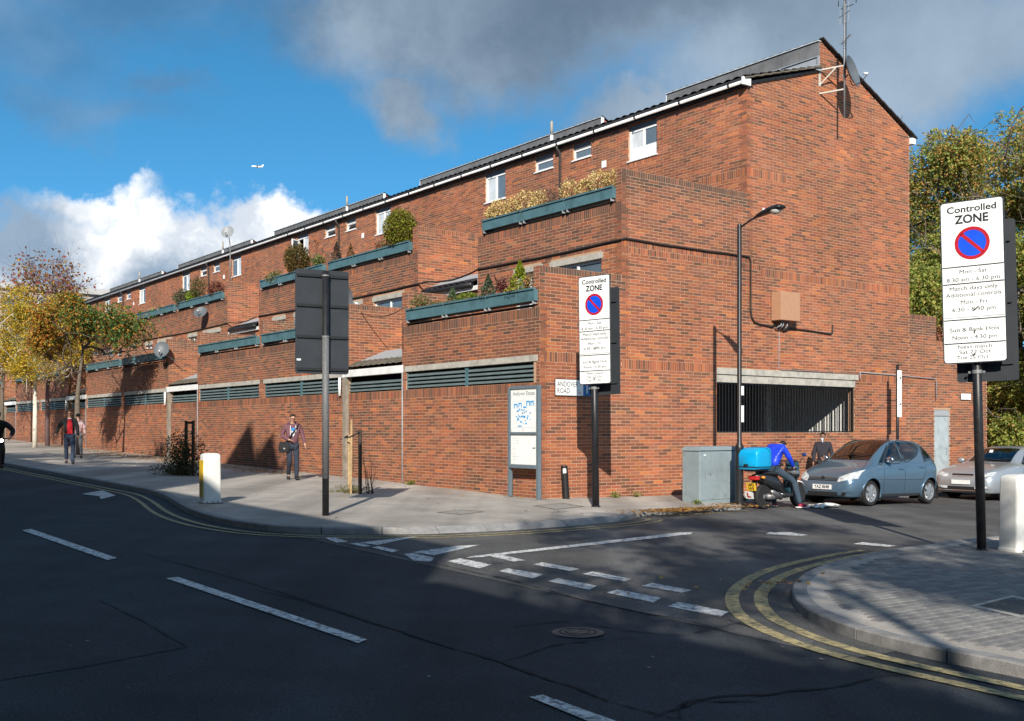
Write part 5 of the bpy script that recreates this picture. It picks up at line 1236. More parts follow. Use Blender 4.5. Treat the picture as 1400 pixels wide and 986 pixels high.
plant('orange_shrub', 'small orange-tan shrub right of the golden conifer', .05, .42, Z1, ball(350, .16, .2, .2, g, .4), .05, [(.34, .19, .06), (.26, .15, .05), (.18, .15, .05)], [.5, .3, .2], 'shrub', 14)
plant('cordyline', 'dark red spiky cordyline in the lower planter', .05, 1.35, Z1, tuft(90, .20, .42, g), .30, [(.10, .022, .022), (.14, .04, .035), (.06, .02, .02)], [.5, .3, .2], 'plant', 15, aspect=.09, up=-.3)
plant('juniper', 'blue-green juniper in the lower planter, bushy', .05, 2.0, Z1, cone(1000, .27, .56, g), .05, [(.085, .125, .075), (.12, .16, .10), (.05, .075, .045)], [.45, .3, .25], 'shrub', 16)
plant('low_hedge', 'low yellow-green clipped plant in the lower planter', .05, 2.9, Z1, ball(700, .42, .13, .10, g, .4)*np.array([.4, 1, 1]), .05, [(.16, .21, .02), (.23, .27, .03), (.08, .12, .02)], [.5, .3, .2], 'plant', 17)
plant('spiky_shrub', 'upright grey-green shrub left of the low clipped plant', .05, 3.5, Z1, cone(500, .2, .42, g), .06, [(.10, .15, .075), (.14, .19, .10), (.06, .09, .04)], [.45, .3, .25], 'shrub', 18)
plant('straggly_plant', 'straggly green plant at the far end of the lower planter', .05, 5.0, Z1, ball(420, .26, .26, .16, g, .2), .055, [(.08, .11, .02), (.14, .15, .04), (.20, .15, .06)], [.5, .3, .2], 'plant', 19)
plant('dry_weeds', 'low dry weeds in the lower planter left of the grey-green shrub', .05, 4.25, Z1, ball(300, .4, .1, .06, g, .2)*np.array([.3, 1, 1]), .05, [(.18, .15, .07), (.12, .12, .04), (.25, .2, .12)], [.5, .3, .2], 'plant', 20)
plant('round_thuja', 'large round golden-green bush on the second upper terrace', T2+.1, 10.1, Z2-.02, ball(7500, .54, .62, .55, g, .35), .06, [(.18, .19, .02), (.30, .29, .03), (.10, .11, .02), (.24, .16, .035)], [.4, .28, .22, .1], 'shrub', 21, up=.4)
plant('red_shrub', 'small red-brown plant right of centre on the second upper terrace', T2+.06, 11.3, Z2, ball(250, .2, .2, .15, g, .2), .05, [(.20, .05, .03), (.16, .12, .04), (.25, .17, .08)], [.5, .3, .2], 'plant', 22)
plant('dry_bush', 'dry tan plant beside the round bush on the second upper terrace', T2+.06, 10.85, Z2, ball(300, .28, .24, .15, g, .2), .05, [(.24, .17, .06), (.14, .13, .03)], [.6, .4], 'plant', 23)
plant('brown_conifer', 'small rust-brown conifer on the second upper terrace', T2+.06, 13.2, Z2, cone(500, .2, .5, g), .05, [(.24, .11, .04), (.16, .09, .04), (.12, .12, .04)], [.5, .3, .2], 'shrub', 24)
plant('dead_conifer', 'dark dead conifer next to the middle pillar, upper terrace', T2+.06, 14.2, Z2, cone(800, .27, .72, g), .05, [(.075, .05, .04), (.12, .08, .05), (.05, .04, .03)], [.5, .3, .2], 'shrub', 25)
plant('brown_dome_bush', 'rounded rusty-brown bush left of the middle pillar, upper terrace', T2+.1, 17.3, Z2, ball(5500, .50, .58, .5, g, .35), .06, [(.16, .10, .025), (.11, .09, .02), (.07, .055, .02), (.22, .15, .05)], [.4, .3, .2, .1], 'shrub', 26)
plant('trailing_plant', 'flowering green plant trailing over the upper planter, left', T2-.02, 19.0, Z2, ball(800, .7, .25, .05, g, .2)*np.array([.35, 1, 1]), .06, [(.10, .12, .03), (.18, .17, .06), (.40, .36, .22)], [.55, .35, .1], 'plant', 27)
plant('green_grass_plant', 'tall light green plant behind the middle pillar', T2+.1, 15.6, Z2, tuft(500, .25, .5, g), .08, [(.12, .16, .04), (.18, .2, .06)], [.6, .4], 'plant', 28)
for i, (s, r, lab, pal) in enumerate(((24.9, .38, 'red-brown bush at the near end of the third upper terrace', [(.20, .05, .035), (.13, .045, .03), (.22, .12, .05)]), (27.0, .42, 'olive shrub on the third upper terrace', [(.10, .11, .03), (.16, .11, .04), (.06, .07, .02)]), (27.6, .33, 'lime green bush on the third upper terrace', [(.22, .32, .02), (.14, .22, .02), (.30, .36, .04)]), (28.9, .45, 'grey-green spreading bush at the far end of the third upper planter', [(.075, .11, .05), (.12, .15, .07), (.05, .07, .03)]))):
    plant('terrace_bush', lab, T2+.06, s, Z2, ball(900, r, r*(1.25 if i == 1 else .95), r*.6+(.25 if i == 1 else 0), g, .3), .07, pal, [.5, .3, .2], 'shrub', 30+i, group='bushes on the third upper terrace')
plant('dry_stalks', 'pale dry stalks behind the lower planter near the sign back', .3, 12.9, 4.3, tuft(260, .35, .75, g), .1, [(.4, .33, .2), (.3, .25, .15)], [.5, .5], 'plant', 40, dry=True, aspect=.15)
plant('climber', 'bare climbing stem on the upper brick wall', T3-.08, 24.5, 7.6, np.c_[g.normal(0, .03, 60), g.normal(-.35, .35, 60), g.uniform(.2, 2.2, 60)], .09, [(.10, .05, .03), (.16, .08, .04)], [.5, .5], 'plant', 41, stems=7)
# ================================================================== ground planting
def stake(b, x, y, h, r=.035, lean=(0, 0)): return b.tube([(x, y, -.1), (x+lean[0], y+lean[1], h)], r, 8)
o = empty('young_tree_guard', W(-3.12, 2.67), ROT, 'two wooden tree stakes with a strap and dead sapling on the left pavement', 'tree guard')
M_WOOD = mat('stake_wood', (.36, .25, .13), rough=.85, var=.25, scale=8, bump=.2); M_WOODD = mat('stake_dark', (.05, .035, .025), rough=.9, var=.3, scale=8)
MB().tube([(-.02, .16, -.1), (-.03, .17, 1.30)], .04, 9).build('stake', M_WOOD, o); MB().tube([(-.15, -.14, -.1), (-.15, -.17, 1.62)], .026, 8).build('stake', M_WOOD, o); MB().tube([(.03, -.22, -.1), (.02, -.24, 1.40)], .045, 9).build('stake', M_WOODD, o)
MB().tube([(-.03, .2, 1.28), (-.2, .05, 1.23), (-.19, -.16, 1.24), (-.02, -.27, 1.34), (.06, -.24, 1.35)], .018, 6).build('strap', M_BLACK, o)
m_ = MB()
for k in range(9): z = .06+.11*k; m_.tube([(.0, .15, z), (-.12, .0, z+.01), (-.0, -.2, z)], .004, 4)
for k in range(9): f = k/8; m_.tube([(-.0-.24*f*(1-f), .15-.35*f, .04), (-.0-.24*f*(1-f), .15-.35*f, .98)], .003, 4)
m_.build('wire_guard', mat('wire_rust', (.10, .07, .05), rough=.8), o)
sp = MB(); r_ = random.Random(4)
for k in range(9):
    a = r_.uniform(0, 6.28); h_ = r_.uniform(.35, .95); x, y = .25+r_.uniform(-.12, .12), -.30+r_.uniform(-.15, .12); pts = [(x, y, 0)]
    for j in range(1, 5): pts.append((x+.05*j*math.cos(a)*h_, y+.05*j*math.sin(a)*h_+r_.uniform(-.03, .03), h_*j/4))
    sp.tube(pts, [.010, .008, .006, .004, .002], 4, cap=False)
    for j in range(2, 5): sp.tube([pts[j], (pts[j][0]+r_.uniform(-.14, .14), pts[j][1]+r_.uniform(-.14, .14), pts[j][2]+.1)], [.004, .0015], 3, cap=False)
sp.build('dead_sapling', mat('dead_stem', (.09, .06, .04), rough=.9), o)
plant('weeds', 'weeds and grass round the foot of the tree stakes', -3.12, 2.75, GZ(-3.1, 2.7)-.01, np.r_[tuft(700, .3, .22, g), tuft(500, .6, .06, g)+np.array([0, .45, 0])], .055, [(.12, .14, .03), (.22, .19, .06), (.07, .09, .02)], [.4, .4, .2], 'weeds', 50, aspect=.2, up=-.2)
plant('pavement_shrub', 'dark straggly shrub growing round wooden stakes on the pavement', -4.15, 10.45, GZ(-4.15, 10.45)-.02, np.r_[ball(2600, .62, .75, .55, g, .1)*np.array([1, 1, 1]), ball(900, .85, .25, .15, g, .1)+np.array([0, .3, 0]), tuft(600, .5, 1.15, g)], .085, [(.055, .065, .02), (.09, .09, .03), (.035, .04, .015), (.13, .11, .05)], [.4, .25, .25, .1], 'shrub', 51, aspect=.3, stems=16)
o = empty('shrub_stakes', W(-3.95, 10.5), ROT, 'pair of dark wooden stakes standing in the pavement shrub', 'tree guard')
for y in (.28, -.26): MB().tube([(0, y, -.1), (.01, y, 1.5)], .045, 8).build('stake', M_WOODD, o)
MB().beam((0, .28, 1.44), (0, -.26, 1.44), .03, .07).build('cross_bar', M_WOODD, o)
for i, (t, s, n, lab) in enumerate(((-.12, 5.2, 90, 'weed tuft at the foot of the grey rainwater pipe'), (2.0, -.25, 70, 'weed at the wall foot right of the zone sign post'), (2.7, -.2, 60, 'second weed at the wall foot near the cabinet'), (2.35, -2.45, 60, 'weeds along the foot of the grey cabinet'), (4.3, -2.0, 80, 'weed between the cabinet and the lamp'))):
    plant('wall_weed', lab, t, s, GZ(t, s)-.005, tuft(n, .14, .14, g), .055, [(.12, .17, .03), (.20, .22, .05)], [.6, .4], 'weeds', 60+i, stems=2, group='weeds at the wall foot')
# fallen leaves: uncountable
def litter(name, label, areas, seed):
    r_ = np.random.default_rng(seed); P = []
    for t, s, rt, rs, n in areas:
        q = r_.normal(0, 1, (n, 2))*np.array([rt, rs])+np.array([t, s]); P += [W(a, b_, r_.uniform(.006, .02)) for a, b_ in q if not (a > -.03 and b_ > -.03)]
    V, F, c = leaf_quads(np.array([tuple(p) for p in P]), .07, [(.42, .22, .06), (.42, .27, .08), (.22, .11, .04), (.30, .13, .04)], [.35, .25, .25, .15], r_, up=3.0)
    o = link(name, np_mesh(name, V, F, c, M_LEAFD)); tag(o, label, 'leaves', kind='stuff')
litter('fallen_leaves', 'fallen orange leaves lying along the pavement', [(-.7, 30, .35, 9, 1500), (-1.2, 22, .4, 4, 900), (-1.0, 16, .5, 3.0, 700), (-.9, 12.4, .35, 1.2, 300), (-2, 26, .9, 2, 300), (1.5, -3.3, .8, .09, 1100), (.4, -3.65, .5, .12, 500), (-.2, .8, .12, .5, 60), (3.1, -2.7, .4, .1, 120), (-3, 3, 1.5, 1.5, 25), (-5, -11, 1.2, .6, 14), (-5.6, -11.1, .3, .1, 40), (-2.9, -2.0, 1.5, 1.5, 20)], 77)
# ================================================================== beyond: houses at right, pale block far left
o = empty('brick_house', W(21.5, 5.2), ROT, 'brick house with grey roof and white gutter beyond the gable end', 'house')
MB().box(0, 9, 0, 8, -1, 6.3).build('wall', mat('far_brick', (.30, .12, .075), rough=.9, var=.35, scale=22), o)
MB().prism([(-.4, 6.35), (4.5, 8.3), (9.4, 6.35)], -.3, 8.3, lambda a, z, y: (a, y, z)).build('roof', M_SLATE, o)
MB().box(-.5, 9.5, -.42, -.30, 6.22, 6.36).build('gutter', M_WFASC, o)
for x in (1.2, 4.2, 7.0):
    f = MB().box(x, x+1.1, -.05, -.002, 4.2, 5.4).build('window', M_UPVC, o); MB().box(x+.08, x+1.02, -.06, -.051, 4.28, 5.32).build('pane', M_GLASS, f)
o = empty('carport', W(27, -1.5), ROT, 'dark covered parking area behind the silver car', 'carport')
MB().box(0, 14, 0, 6, 2.6, 2.9).build('roof', M_BLACK, o)
for x in (.1, 3.5, 7, 10.5, 13.7): MB().box(x, x+.25, .1, .35, -1.2, 2.6).build('pillar', mat('dark_brick', (.09, .05, .04), rough=.9, var=.3, scale=20), o)
MB().box(0, 14, 5.8, 6, -1.2, 2.6).build('back_wall', mat('dark_brick'), o); MB().box(0, 14, .05, .2, -1.2, .3).build('low_wall', mat('dark_brick'), o)
o = empty('brick_wall', W(24.5, -6.5), ROT, 'ivy-topped brick garden wall at the right edge', 'wall')
MB().box(4, 30, 0, .3, -1.5, 1.6).build('wall', mat('far_brick'), o); MB().box(4, 30, -.04, .34, 1.6, 1.68).build('coping', M_CONC, o)
o = empty('pale_block', W(-2, 100), ROT, 'pale flat-roofed block far off behind the autumn trees', 'building')
MB().box(0, 22, 0, 16, -1, 14.2).build('wall', mat('pale_render', (.36, .31, .28), rough=.9, var=.08, scale=1), o)
MB().box(-.4, 22.4, -.4, 16.4, 14.2, 14.8).build('parapet', mat('pale_trim', (.42, .41, .40), rough=.8), o)
for k in range(6):
    for fl in range(4):
        f = MB().box(1.2+k*3.4, 2.8+k*3.4, -.06, -.003, 2+fl*3.3, 3.6+fl*3.3).build('window', M_UPVC, o); MB().box(1.3+k*3.4, 2.7+k*3.4, -.08, -.061, 2.1+fl*3.3, 3.5+fl*3.3).build('pane', M_GLASS, f)
# a far airliner
d = Vector(((351-700)/1465, 1, (588-227)/1465))*2600
o = empty('airliner', d, 0, 'tiny white airliner crossing the blue sky', 'airplane', rot=(0, R(4), R(4))); mw = mat('plane_white', (.85, .85, .85), rough=.4)
MB().lathe([(.2, -13), (1.2, -11.5), (1.7, -9), (1.7, 8), (1.2, 12), (.3, 15)], 12, (0, 0, 0), Matrix.Rotation(math.pi/2, 3, 'Y')).build('fuselage', mw, o, smooth=True)
for sy in (-1, 1):
    MB().add([(-3, 1.2*sy, -.6), (3, 1.2*sy, -.6), (6.5, 16*sy, .5), (4.5, 16*sy, .5), (-3, 1.2*sy, -.9), (3, 1.2*sy, -.9), (6.5, 16*sy, .35), (4.5, 16*sy, .35)], [(0, 1, 2, 3), (7, 6, 5, 4), (0, 4, 5, 1), (1, 5, 6, 2), (2, 6, 7, 3), (3, 7, 4, 0)]).build('wing', mw, o)
    MB().lathe([(.7, -1.6), (1.0, -1.0), (.9, 1.2), (.5, 1.8)], 10, (-.5, 5.5*sy, -1.4), Matrix.Rotation(math.pi/2, 3, 'Y')).build('engine', mw, o, smooth=True)
MB().add([(10.5, -.15, 1.2), (14.5, -.15, .8), (16.2, -.15, 6.5), (14.2, -.15, 6.5), (10.5, .15, 1.2), (14.5, .15, .8), (16.2, .15, 6.5), (14.2, .15, 6.5)], [(0, 1, 2, 3), (7, 6, 5, 4), (0, 4, 5, 1), (1, 5, 6, 2), (2, 6, 7, 3), (3, 7, 4, 0)]).build('tail_fin', mw, o)
# ================================================================== cars
def car_glass():
    m = bpy.data.materials.new('car_glass'); m.use_nodes = True; nt = m.node_tree; nt.nodes.clear(); N = nt.nodes.new
    out = N('ShaderNodeOutputMaterial'); tr = N('ShaderNodeBsdfTransparent'); tr.inputs[0].default_value = (.34, .38, .37, 1); gl = N('ShaderNodeBsdfGlossy'); gl.inputs['Roughness'].default_value = .02; gl.inputs[0].default_value = (.9, .92, .95, 1)
    fr = N('ShaderNodeFresnel'); fr.inputs[0].default_value = 1.6; mx = N('ShaderNodeMixShader')
    ad = N('ShaderNodeMath'); ad.operation = 'ADD'; ad.inputs[1].default_value = .06; nt.links.new(fr.outputs[0], ad.inputs[0]); nt.links.new(ad.outputs[0], mx.inputs[0]); nt.links.new(tr.outputs[0], mx.inputs[1]); nt.links.new(gl.outputs[0], mx.inputs[2]); nt.links.new(mx.outputs[0], out.inputs[0]); return m
M_TYRE = mat('tyre', (.014, .014, .015), rough=.8, var=.2, scale=20); M_ALLOY = mat('alloy', (.52, .53, .54), rough=.3, metal=.75, var=.06)
M_CGLASS = car_glass(); M_TRIM = mat('car_trim', (.02, .02, .022), rough=.5)
M_LENS = mat('lamp_lens', (.46, .48, .49), rough=.08, var=.5, scale=14, spec=.8, coat=.6); M_CHROME = mat('chrome', (.75, .76, .78), rough=.12, metal=1)
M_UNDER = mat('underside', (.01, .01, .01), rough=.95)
def pchip(xs, ys, q):
    xs = np.array(xs, float); ys = np.array(ys, float); h = np.diff(xs); d = np.diff(ys)/h; m = np.zeros(len(xs))
    for i in range(1, len(xs)-1): m[i] = 0 if d[i-1]*d[i] <= 0 else 2*d[i-1]*d[i]/(d[i-1]+d[i])
    m[0] = d[0]; m[-1] = d[-1]; i = np.clip(np.searchsorted(xs, q)-1, 0, len(xs)-2); t = (q-xs[i])/h[i]
    return (2*t**3-3*t**2+1)*ys[i]+(t**3-2*t**2+t)*h[i]*m[i]+(-2*t**3+3*t**2)*ys[i+1]+(t**3-t**2)*h[i]*m[i+1]
def car(name, label, loc, yaw, st, paint, axles, wr, track, wins, screen, rear_screen, lamps, plate_txt, details):
    """st rows: x, zb, wb, wm, zbelt, wbelt, ztop, wtop"""
    root = empty(name, loc, yaw, label, 'car', rot=details.get('rot', (0, 0, yaw))); st = np.array(st, float); X = st[:, 0]; L_ = X[-1]
    col = [lambda q, k=k: pchip(X, st[:, k], q) for k in range(8)]
    def section(x):
        zb, wb, wm, zt, wt, ztop, wtop = [float(col[k](np.array([x]))[0]) for k in range(1, 8)]
        mid = zb+(zt-zb)*.5
        return [(0, zb), (wb*.86, zb), (wb, zb+.07), (wm*.995, mid-.06), (wm, mid+.10), (wm*.985, zt-.09), (wt, zt), (wt+(wtop-wt)*.45, zt+(ztop-zt)*.5), (wtop, zt+(ztop-zt)*.88), (wtop*.80, zt+(ztop-zt)*.965), (wtop*.4, zt+(ztop-zt)*.995), (0, ztop)]
    xs = np.unique(np.r_[np.linspace(0, .3, 9), np.linspace(.3, L_-.25, 64), np.linspace(L_-.25, L_, 8)]); n = len(xs); prof = []
    for x in xs:
        s_ = [np.array(p) for p in section(x)]; c = []
        for i in range(len(s_)-1):
            a, b_, d, e = s_[max(i-1, 0)], s_[i], s_[i+1], s_[min(i+2, len(s_)-1)]; k = 1 if i == 0 else 3
            for j in range(k): u = j/k; c.append(.5*((2*b_)+(d-a)*u+(2*a-5*b_+4*d-e)*u*u+(3*b_-a-3*d+e)*u**3))
        c.append(s_[-1]); prof.append(c)
    m = len(prof[0]); prof = np.array(prof)                         # n, m, 2
    def yat(x, z):                                                   # half width of the side at height z
        i = int(np.clip(np.searchsorted(xs, x), 1, n-1)); f = (x-xs[i-1])/(xs[i]-xs[i-1]); c = prof[i-1]*(1-f)+prof[i]*f; c = c[4:]
        zz = np.maximum.accumulate(c[:, 1]); return float(np.interp(z, zz, c[:, 0]))
    def ztop_at(x, y):
        i = int(np.clip(np.searchsorted(xs, x), 1, n-1)); f = (x-xs[i-1])/(xs[i]-xs[i-1]); c = prof[i-1]*(1-f)+prof[i]*f; c = c[m//2:][::-1]
        return float(np.interp(abs(y), np.maximum.accumulate(c[:, 0]), c[:, 1]))
    V = []; F = []
    for i in range(n):
        V += [(xs[i], p[0], p[1]) for p in prof[i]] + [(xs[i], -p[0], p[1]) for p in prof[i][1:-1][::-1]]
    k = 2*m-2; ra = wr+.065
    def inpoly2(x, z, poly): return inpoly((x, z), poly)
    for i in range(n-1):
        for j in range(k):
            q = (i*k+j, (i+1)*k+j, (i+1)*k+(j+1) % k, i*k+(j+1) % k); c = np.mean([V[a] for a in q], 0)
            if any((c[0]-ax)**2+(c[2]-wr)**2 < ra*ra for ax in axles) and abs(c[1]) > track-.30: continue
            if c[2] > .9 and abs(c[1]) > .45 and any(all(inpoly((V[a][0], V[a][2]), w_) for a in q) for w_ in wins): continue
            wt_ = float(col[7](np.array([c[0]]))[0])
            if any(min(r0_, r1_)+.03 < c[0] < max(r0_, r1_)-.03 for r0_, r1_ in (screen, rear_screen)) and abs(c[1]) < wt_*.9 and c[2] > float(col[4](np.array([c[0]]))[0])-.02: continue
            F.append(q)
    F.append(tuple(range(k))); F.append(tuple((n-1)*k+j for j in range(k-1, -1, -1)))
    b = MB(); b.add(V, F); body = b.build('body', paint, root, smooth=True); fix_normals(body.data); body.data.set_sharp_from_angle(angle=R(45))
    for ax in axles:
        for sy in (-1, 1):
            yo = yat(ax, wr+.3)*1.0
            lip = [(ax+ra*1.0*math.cos(a), sy*(min(yat(ax+ra*math.cos(a), max(.3, wr+ra*math.sin(a))), yo)+.004), wr+ra*math.sin(a)) for a in np.linspace(-.35, math.pi+.35, 26)]
            MB().tube(lip, .024, 6).build('wheel_arch', paint, root, smooth=True)
            well = MB(); nn = 18; vs = []
            for yy in (sy*(yo-.02), sy*(track-.32)): vs += [(ax+(ra+.02)*math.cos(a), yy, wr+(ra+.02)*math.sin(a)) for a in np.linspace(-.5, math.pi+.5, nn)]
            well.add(vs, [(j, j+1, nn+j+1, nn+j) for j in range(nn-1)] + [tuple(nn+j for j in range(nn))]); well.build('wheel_well', M_UNDER, root)
            w = MB(); Mx = Matrix.Rotation(math.pi/2, 3, 'X')
            w.lathe([(wr*.70, -.095), (wr*.93, -.10), (wr, -.075), (wr, .075), (wr*.93, .10), (wr*.70, .095), (wr*.69, 0)], 30, (ax, sy*(track-.085), wr), Mx); wo = w.build('wheel', M_TYRE, root, smooth=True, auto=40)
            rim = MB(); yf = sy*(track-.085+.075); ri = wr*.70
            rim.lathe([(ri, -.02), (ri, .02), (ri*.92, .012), (ri*.90, -.02)], 30, (ax, yf, wr), Matrix.Rotation(-sy*math.pi/2, 3, 'X') if False else Mx)
            ns = details.get('spokes', 6)
            for q in range(ns):
                a = 2*math.pi*q/ns+.3; p0 = Vector((ax+.045*math.cos(a), yf+sy*.006, wr+.045*math.sin(a))); p1 = Vector((ax+ri*.93*math.cos(a), yf, wr+ri*.93*math.sin(a))); d = (p1-p0); u = d.cross(Vector((0, 1, 0))).normalized()
                w0, w1 = .030, .052; off = Vector((0, sy*.012, 0))
                rim.add([p0-u*w0+off, p0+u*w0+off, p1+u*w1+off, p1-u*w1+off, p0-u*w0-off, p0+u*w0-off, p1+u*w1-off, p1-u*w1-off], [(0, 1, 2, 3), (7, 6, 5, 4), (0, 4, 5, 1), (1, 5, 6, 2), (2, 6, 7, 3), (3, 7, 4, 0)])
            rim.lathe([(.06, -.012), (.055, .018)], 14, (ax, yf, wr), Matrix.Rotation(math.pi/2 if sy < 0 else -math.pi/2, 3, 'X')); rim.build('rim', M_ALLOY, wo, smooth=True, auto=30)
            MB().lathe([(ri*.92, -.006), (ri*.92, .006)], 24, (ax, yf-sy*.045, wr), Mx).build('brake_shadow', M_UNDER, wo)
    # side glass
    for sy in (-1, 1):
        for poly in wins:
            px_ = [p[0] for p in poly]; qx = np.linspace(min(px_)+.004, max(px_)-.004, 15); g_ = MB(); vs = []
            for x in qx:
                zs = []
                for a, b_ in zip(poly, poly[1:]+poly[:1]):
                    if (a[0] > x) != (b_[0] > x): zs.append(a[1]+(b_[1]-a[1])*(x-a[0])/(b_[0]-a[0]))
                z0, z1 = min(zs), max(zs)
                for f in np.linspace(0, 1, 6): z = z0+(z1-z0)*f; vs.append((x, sy*(yat(x, z)+.006), z))
            g_.add(vs, [(i*6+j, (i+1)*6+j, (i+1)*6+j+1, i*6+j+1) for i in range(14) for j in range(5)]); g_.build('side_window', M_CGLASS, root, smooth=True)
            edge = [(x, sy*(yat(x, z)+.008), z) for x, z in catmull([poly[-1]]+poly+[poly[0]], 4)[4:]]
            MB().tube(edge+[edge[0]], .009, 4).build('window_seal', M_TRIM, root)
        for ln in details['seams']:
            pts = []
            for a, b_ in zip(ln[:-1], ln[1:]):
                for f in np.linspace(0, 1, 5)[:-1]: x = a[0]+(b_[0]-a[0])*f; z = a[1]+(b_[1]-a[1])*f; pts.append((x, sy*(yat(x, z)-.001), z))
            pts.append((ln[-1][0], sy*(yat(*ln[-1])-.001), ln[-1][1])); MB().tube(pts, .0055, 4).build('door_seam', M_TRIM, root)
        for hx, hz in details['handles']: MB().obox((hx, sy*(yat(hx, hz)+.018), hz), .17, .022, .03).build('door_handle', paint, root, bevel=.008)
        mx_, mz = details['mirror']; mo = MB(); mo.lathe([(.02, -.10), (.062, -.07), (.075, 0), (.062, .08), (.03, .105)], 12, (mx_, sy*(yat(mx_, mz)+.15), mz+.05), Matrix.Rotation(math.pi/2, 3, 'X') @ Matrix.Diagonal((.75, 1, 1)))
        mo.build('door_mirror', details['mirror_mat'], root, smooth=True); MB().beam((mx_, sy*(yat(mx_, mz)-.01), mz), (mx_, sy*(yat(mx_, mz)+.12), mz+.02), .05, .03).build('mirror_stalk', M_TRIM, root)
        MB().beam((axles[0]+ra+.03, sy*(yat(1.6, .3)-.02), details['sill']), (axles[1]-ra-.03, sy*(yat(2.2, .3)-.02), details['sill']), .04, .06).build('sill_trim', M_TRIM if details['dark_sill'] else paint, root)
    def topglass(x0, x1, wf, name):
        qx = np.linspace(x0, x1, 14); vs = []
        for x in qx:
            i = int(np.clip(np.searchsorted(xs, x), 1, n-1)); wt = float(col[7](np.array([x]))[0])*wf
            for f in np.linspace(-1, 1, 13): vs.append((x-.004*(1 if x1 > x0 else -1), wt*f, ztop_at(x, wt*f)+.007))
        g_ = MB(); g_.add(vs, [(i*13+j, (i+1)*13+j, (i+1)*13+j+1, i*13+j+1) for i in range(13) for j in range(12)]); o = g_.build(name, M_CGLASS, root, smooth=True); return o
    ws = topglass(screen[0], screen[1], .93, 'windscreen'); topglass(rear_screen[0], rear_screen[1], .9, 'rear_window')
    for a, b_, sx in ((.12, .30, -1), (.14, .32, 1)):
        x = screen[0]+.06; MB().tube([(x, -.05 if sx < 0 else .45, ztop_at(x, .1)+.02), (x+.10, -.55 if sx < 0 else -.02, ztop_at(x+.10, .5)+.02)], .009, 5).build('wiper', M_TRIM, ws)
    # lamps follow the body surface: patches over x and the side profile
    for lp in lamps:
        for sy in (-1, 1):
            vs = []; nx, nz = 9, 6; 
            for i in range(nx):
                f = i/(nx-1); y = lp['y0']+(lp['y1']-lp['y0'])*f
                z0 = lp['z0a']+(lp['z0b']-lp['z0a'])*f; z1 = lp['z1a']+(lp['z1b']-lp['z1a'])*f
                for j in range(nz):
                    z = z0+(z1-z0)*j/(nz-1)
                    # first station where the body is at least this wide / tall
                    xx = None
                    for q in np.linspace(0, 1.1, 111):
                        if yat(q, z) >= y and ztop_at(q, min(y, .95*yat(q, z))) >= z: xx = q; break
                    xx = .3 if xx is None else xx; vs.append((xx-.008, sy*(y+.006), z+.002))
            g_ = MB(); g_.add(vs, [(i*nz+j, (i+1)*nz+j, (i+1)*nz+j+1, i*nz+j+1) for i in range(nx-1) for j in range(nz-1)]); g_.build(lp['name'], lp['mat'], root, smooth=True)
            if lp.get('mirror') is False: break
    def front_x(y, z):
        for q in np.linspace(0, .8, 161):
            if yat(q, z) >= abs(y) and ztop_at(q, y) >= z: return q
        return 0
    details['front'](root, front_x, paint, plate_txt)
    MB().box(.35, L_-.35, -track+.28, track-.28, .17, .24).build('underbody', M_UNDER, root)
    # cabin
    MB().box(screen[0]+.02, screen[0]+.42, -.66, .66, .72, .93).build('dashboard', M_TRIM, root, bevel=.04); MB().box(screen[0], L_-.5, -.70, .70, .42, .5).build('cabin_floor', M_UNDER, root)
    wh_ = MB(); sx0 = screen[0]+.50; wh_.tube([(sx0+.08*math.cos(a_)*.5, .36+.18*math.sin(a_), .95+.17*math.cos(a_)) for a_ in np.linspace(0, 6.283, 21)], .014, 6); wh_.build('steering_wheel', M_TRIM, root)
    sxs = details['seats']
    for x in sxs:
        for y in (-.36, .36):
            s_ = MB(); s_.obox((x, y, .78), .14, .44, .62, Matrix.Rotation(R(12), 3, 'Y')); s_.obox((x+.05, y, 1.16), .09, .26, .16); s_.build('seat', M_TRIM, root, bevel=.03)
    return root
M_BLUE = mat('paint_blue', (.082, .142, .205), rough=.28, metal=.35, var=.04, scale=3, coat=.8); M_SILV = mat('paint_silver', (.37, .40, .43), rough=.3, metal=.5, var=.03, scale=3, coat=.8)
M_PLATE = mat('plate_white', (.72, .73, .72), rough=.4)
def front_a(root, fx, paint, txt):
    g_ = MB()
    for k in range(4):
        z = .585+.027*k; pts = [(fx(y, z)-.012, y, z) for y in np.linspace(-.40, .40, 15)]; MB().tube(pts, .008, 5).build('grille_bar', M_CHROME if k == 3 else M_TRIM, root)
    pts = [(fx(y, .62)-.004, y, zz) for zz in (.575, .675) for y in np.linspace(-.41, .41, 13)]; MB().add(pts, [(i, i+1, 14+i, 13+i) for i in range(12)]).build('grille', mat('grille_grey', (.10, .11, .12), rough=.4), root)
    MB().lathe([(.052, 0), (.052, .008), (.042, .012)], 18, (fx(0, .63)-.012, 0, .63), Matrix.Rotation(-math.pi/2, 3, 'Y')).build('emblem', M_TRIM, root)
    p = MB().box(-.018, 0, -.26, .26, 0, .112).build('number_plate', M_PLATE, root, loc=(fx(.2, .42)-.012, 0, .37))
    text('lettering', txt, .108, M_INK, p, Matrix.Translation((-.020, 0, .056)) @ Matrix.Rotation(-math.pi/2, 4, 'Z') @ Matrix.Rotation(math.pi/2, 4, 'X'), xs=.92, bold=.002)
    pts = [(fx(y, .27)-.004, y, zz) for zz in (.245, .315) for y in np.linspace(-.42, .42, 13)]; MB().add(pts, [(i, i+1, 14+i, 13+i) for i in range(12)]).build('lower_grille', M_UNDER, root)
    for sy in (-1, 1): MB().lathe([(.075, 0), (.07, .006)], 16, (fx(.56, .29)-.008, .56*sy, .285), Matrix.Rotation(-math.pi/2, 3, 'Y') @ Matrix.Diagonal((.5, 1.1, 1))).build('fog_recess', M_UNDER, root)
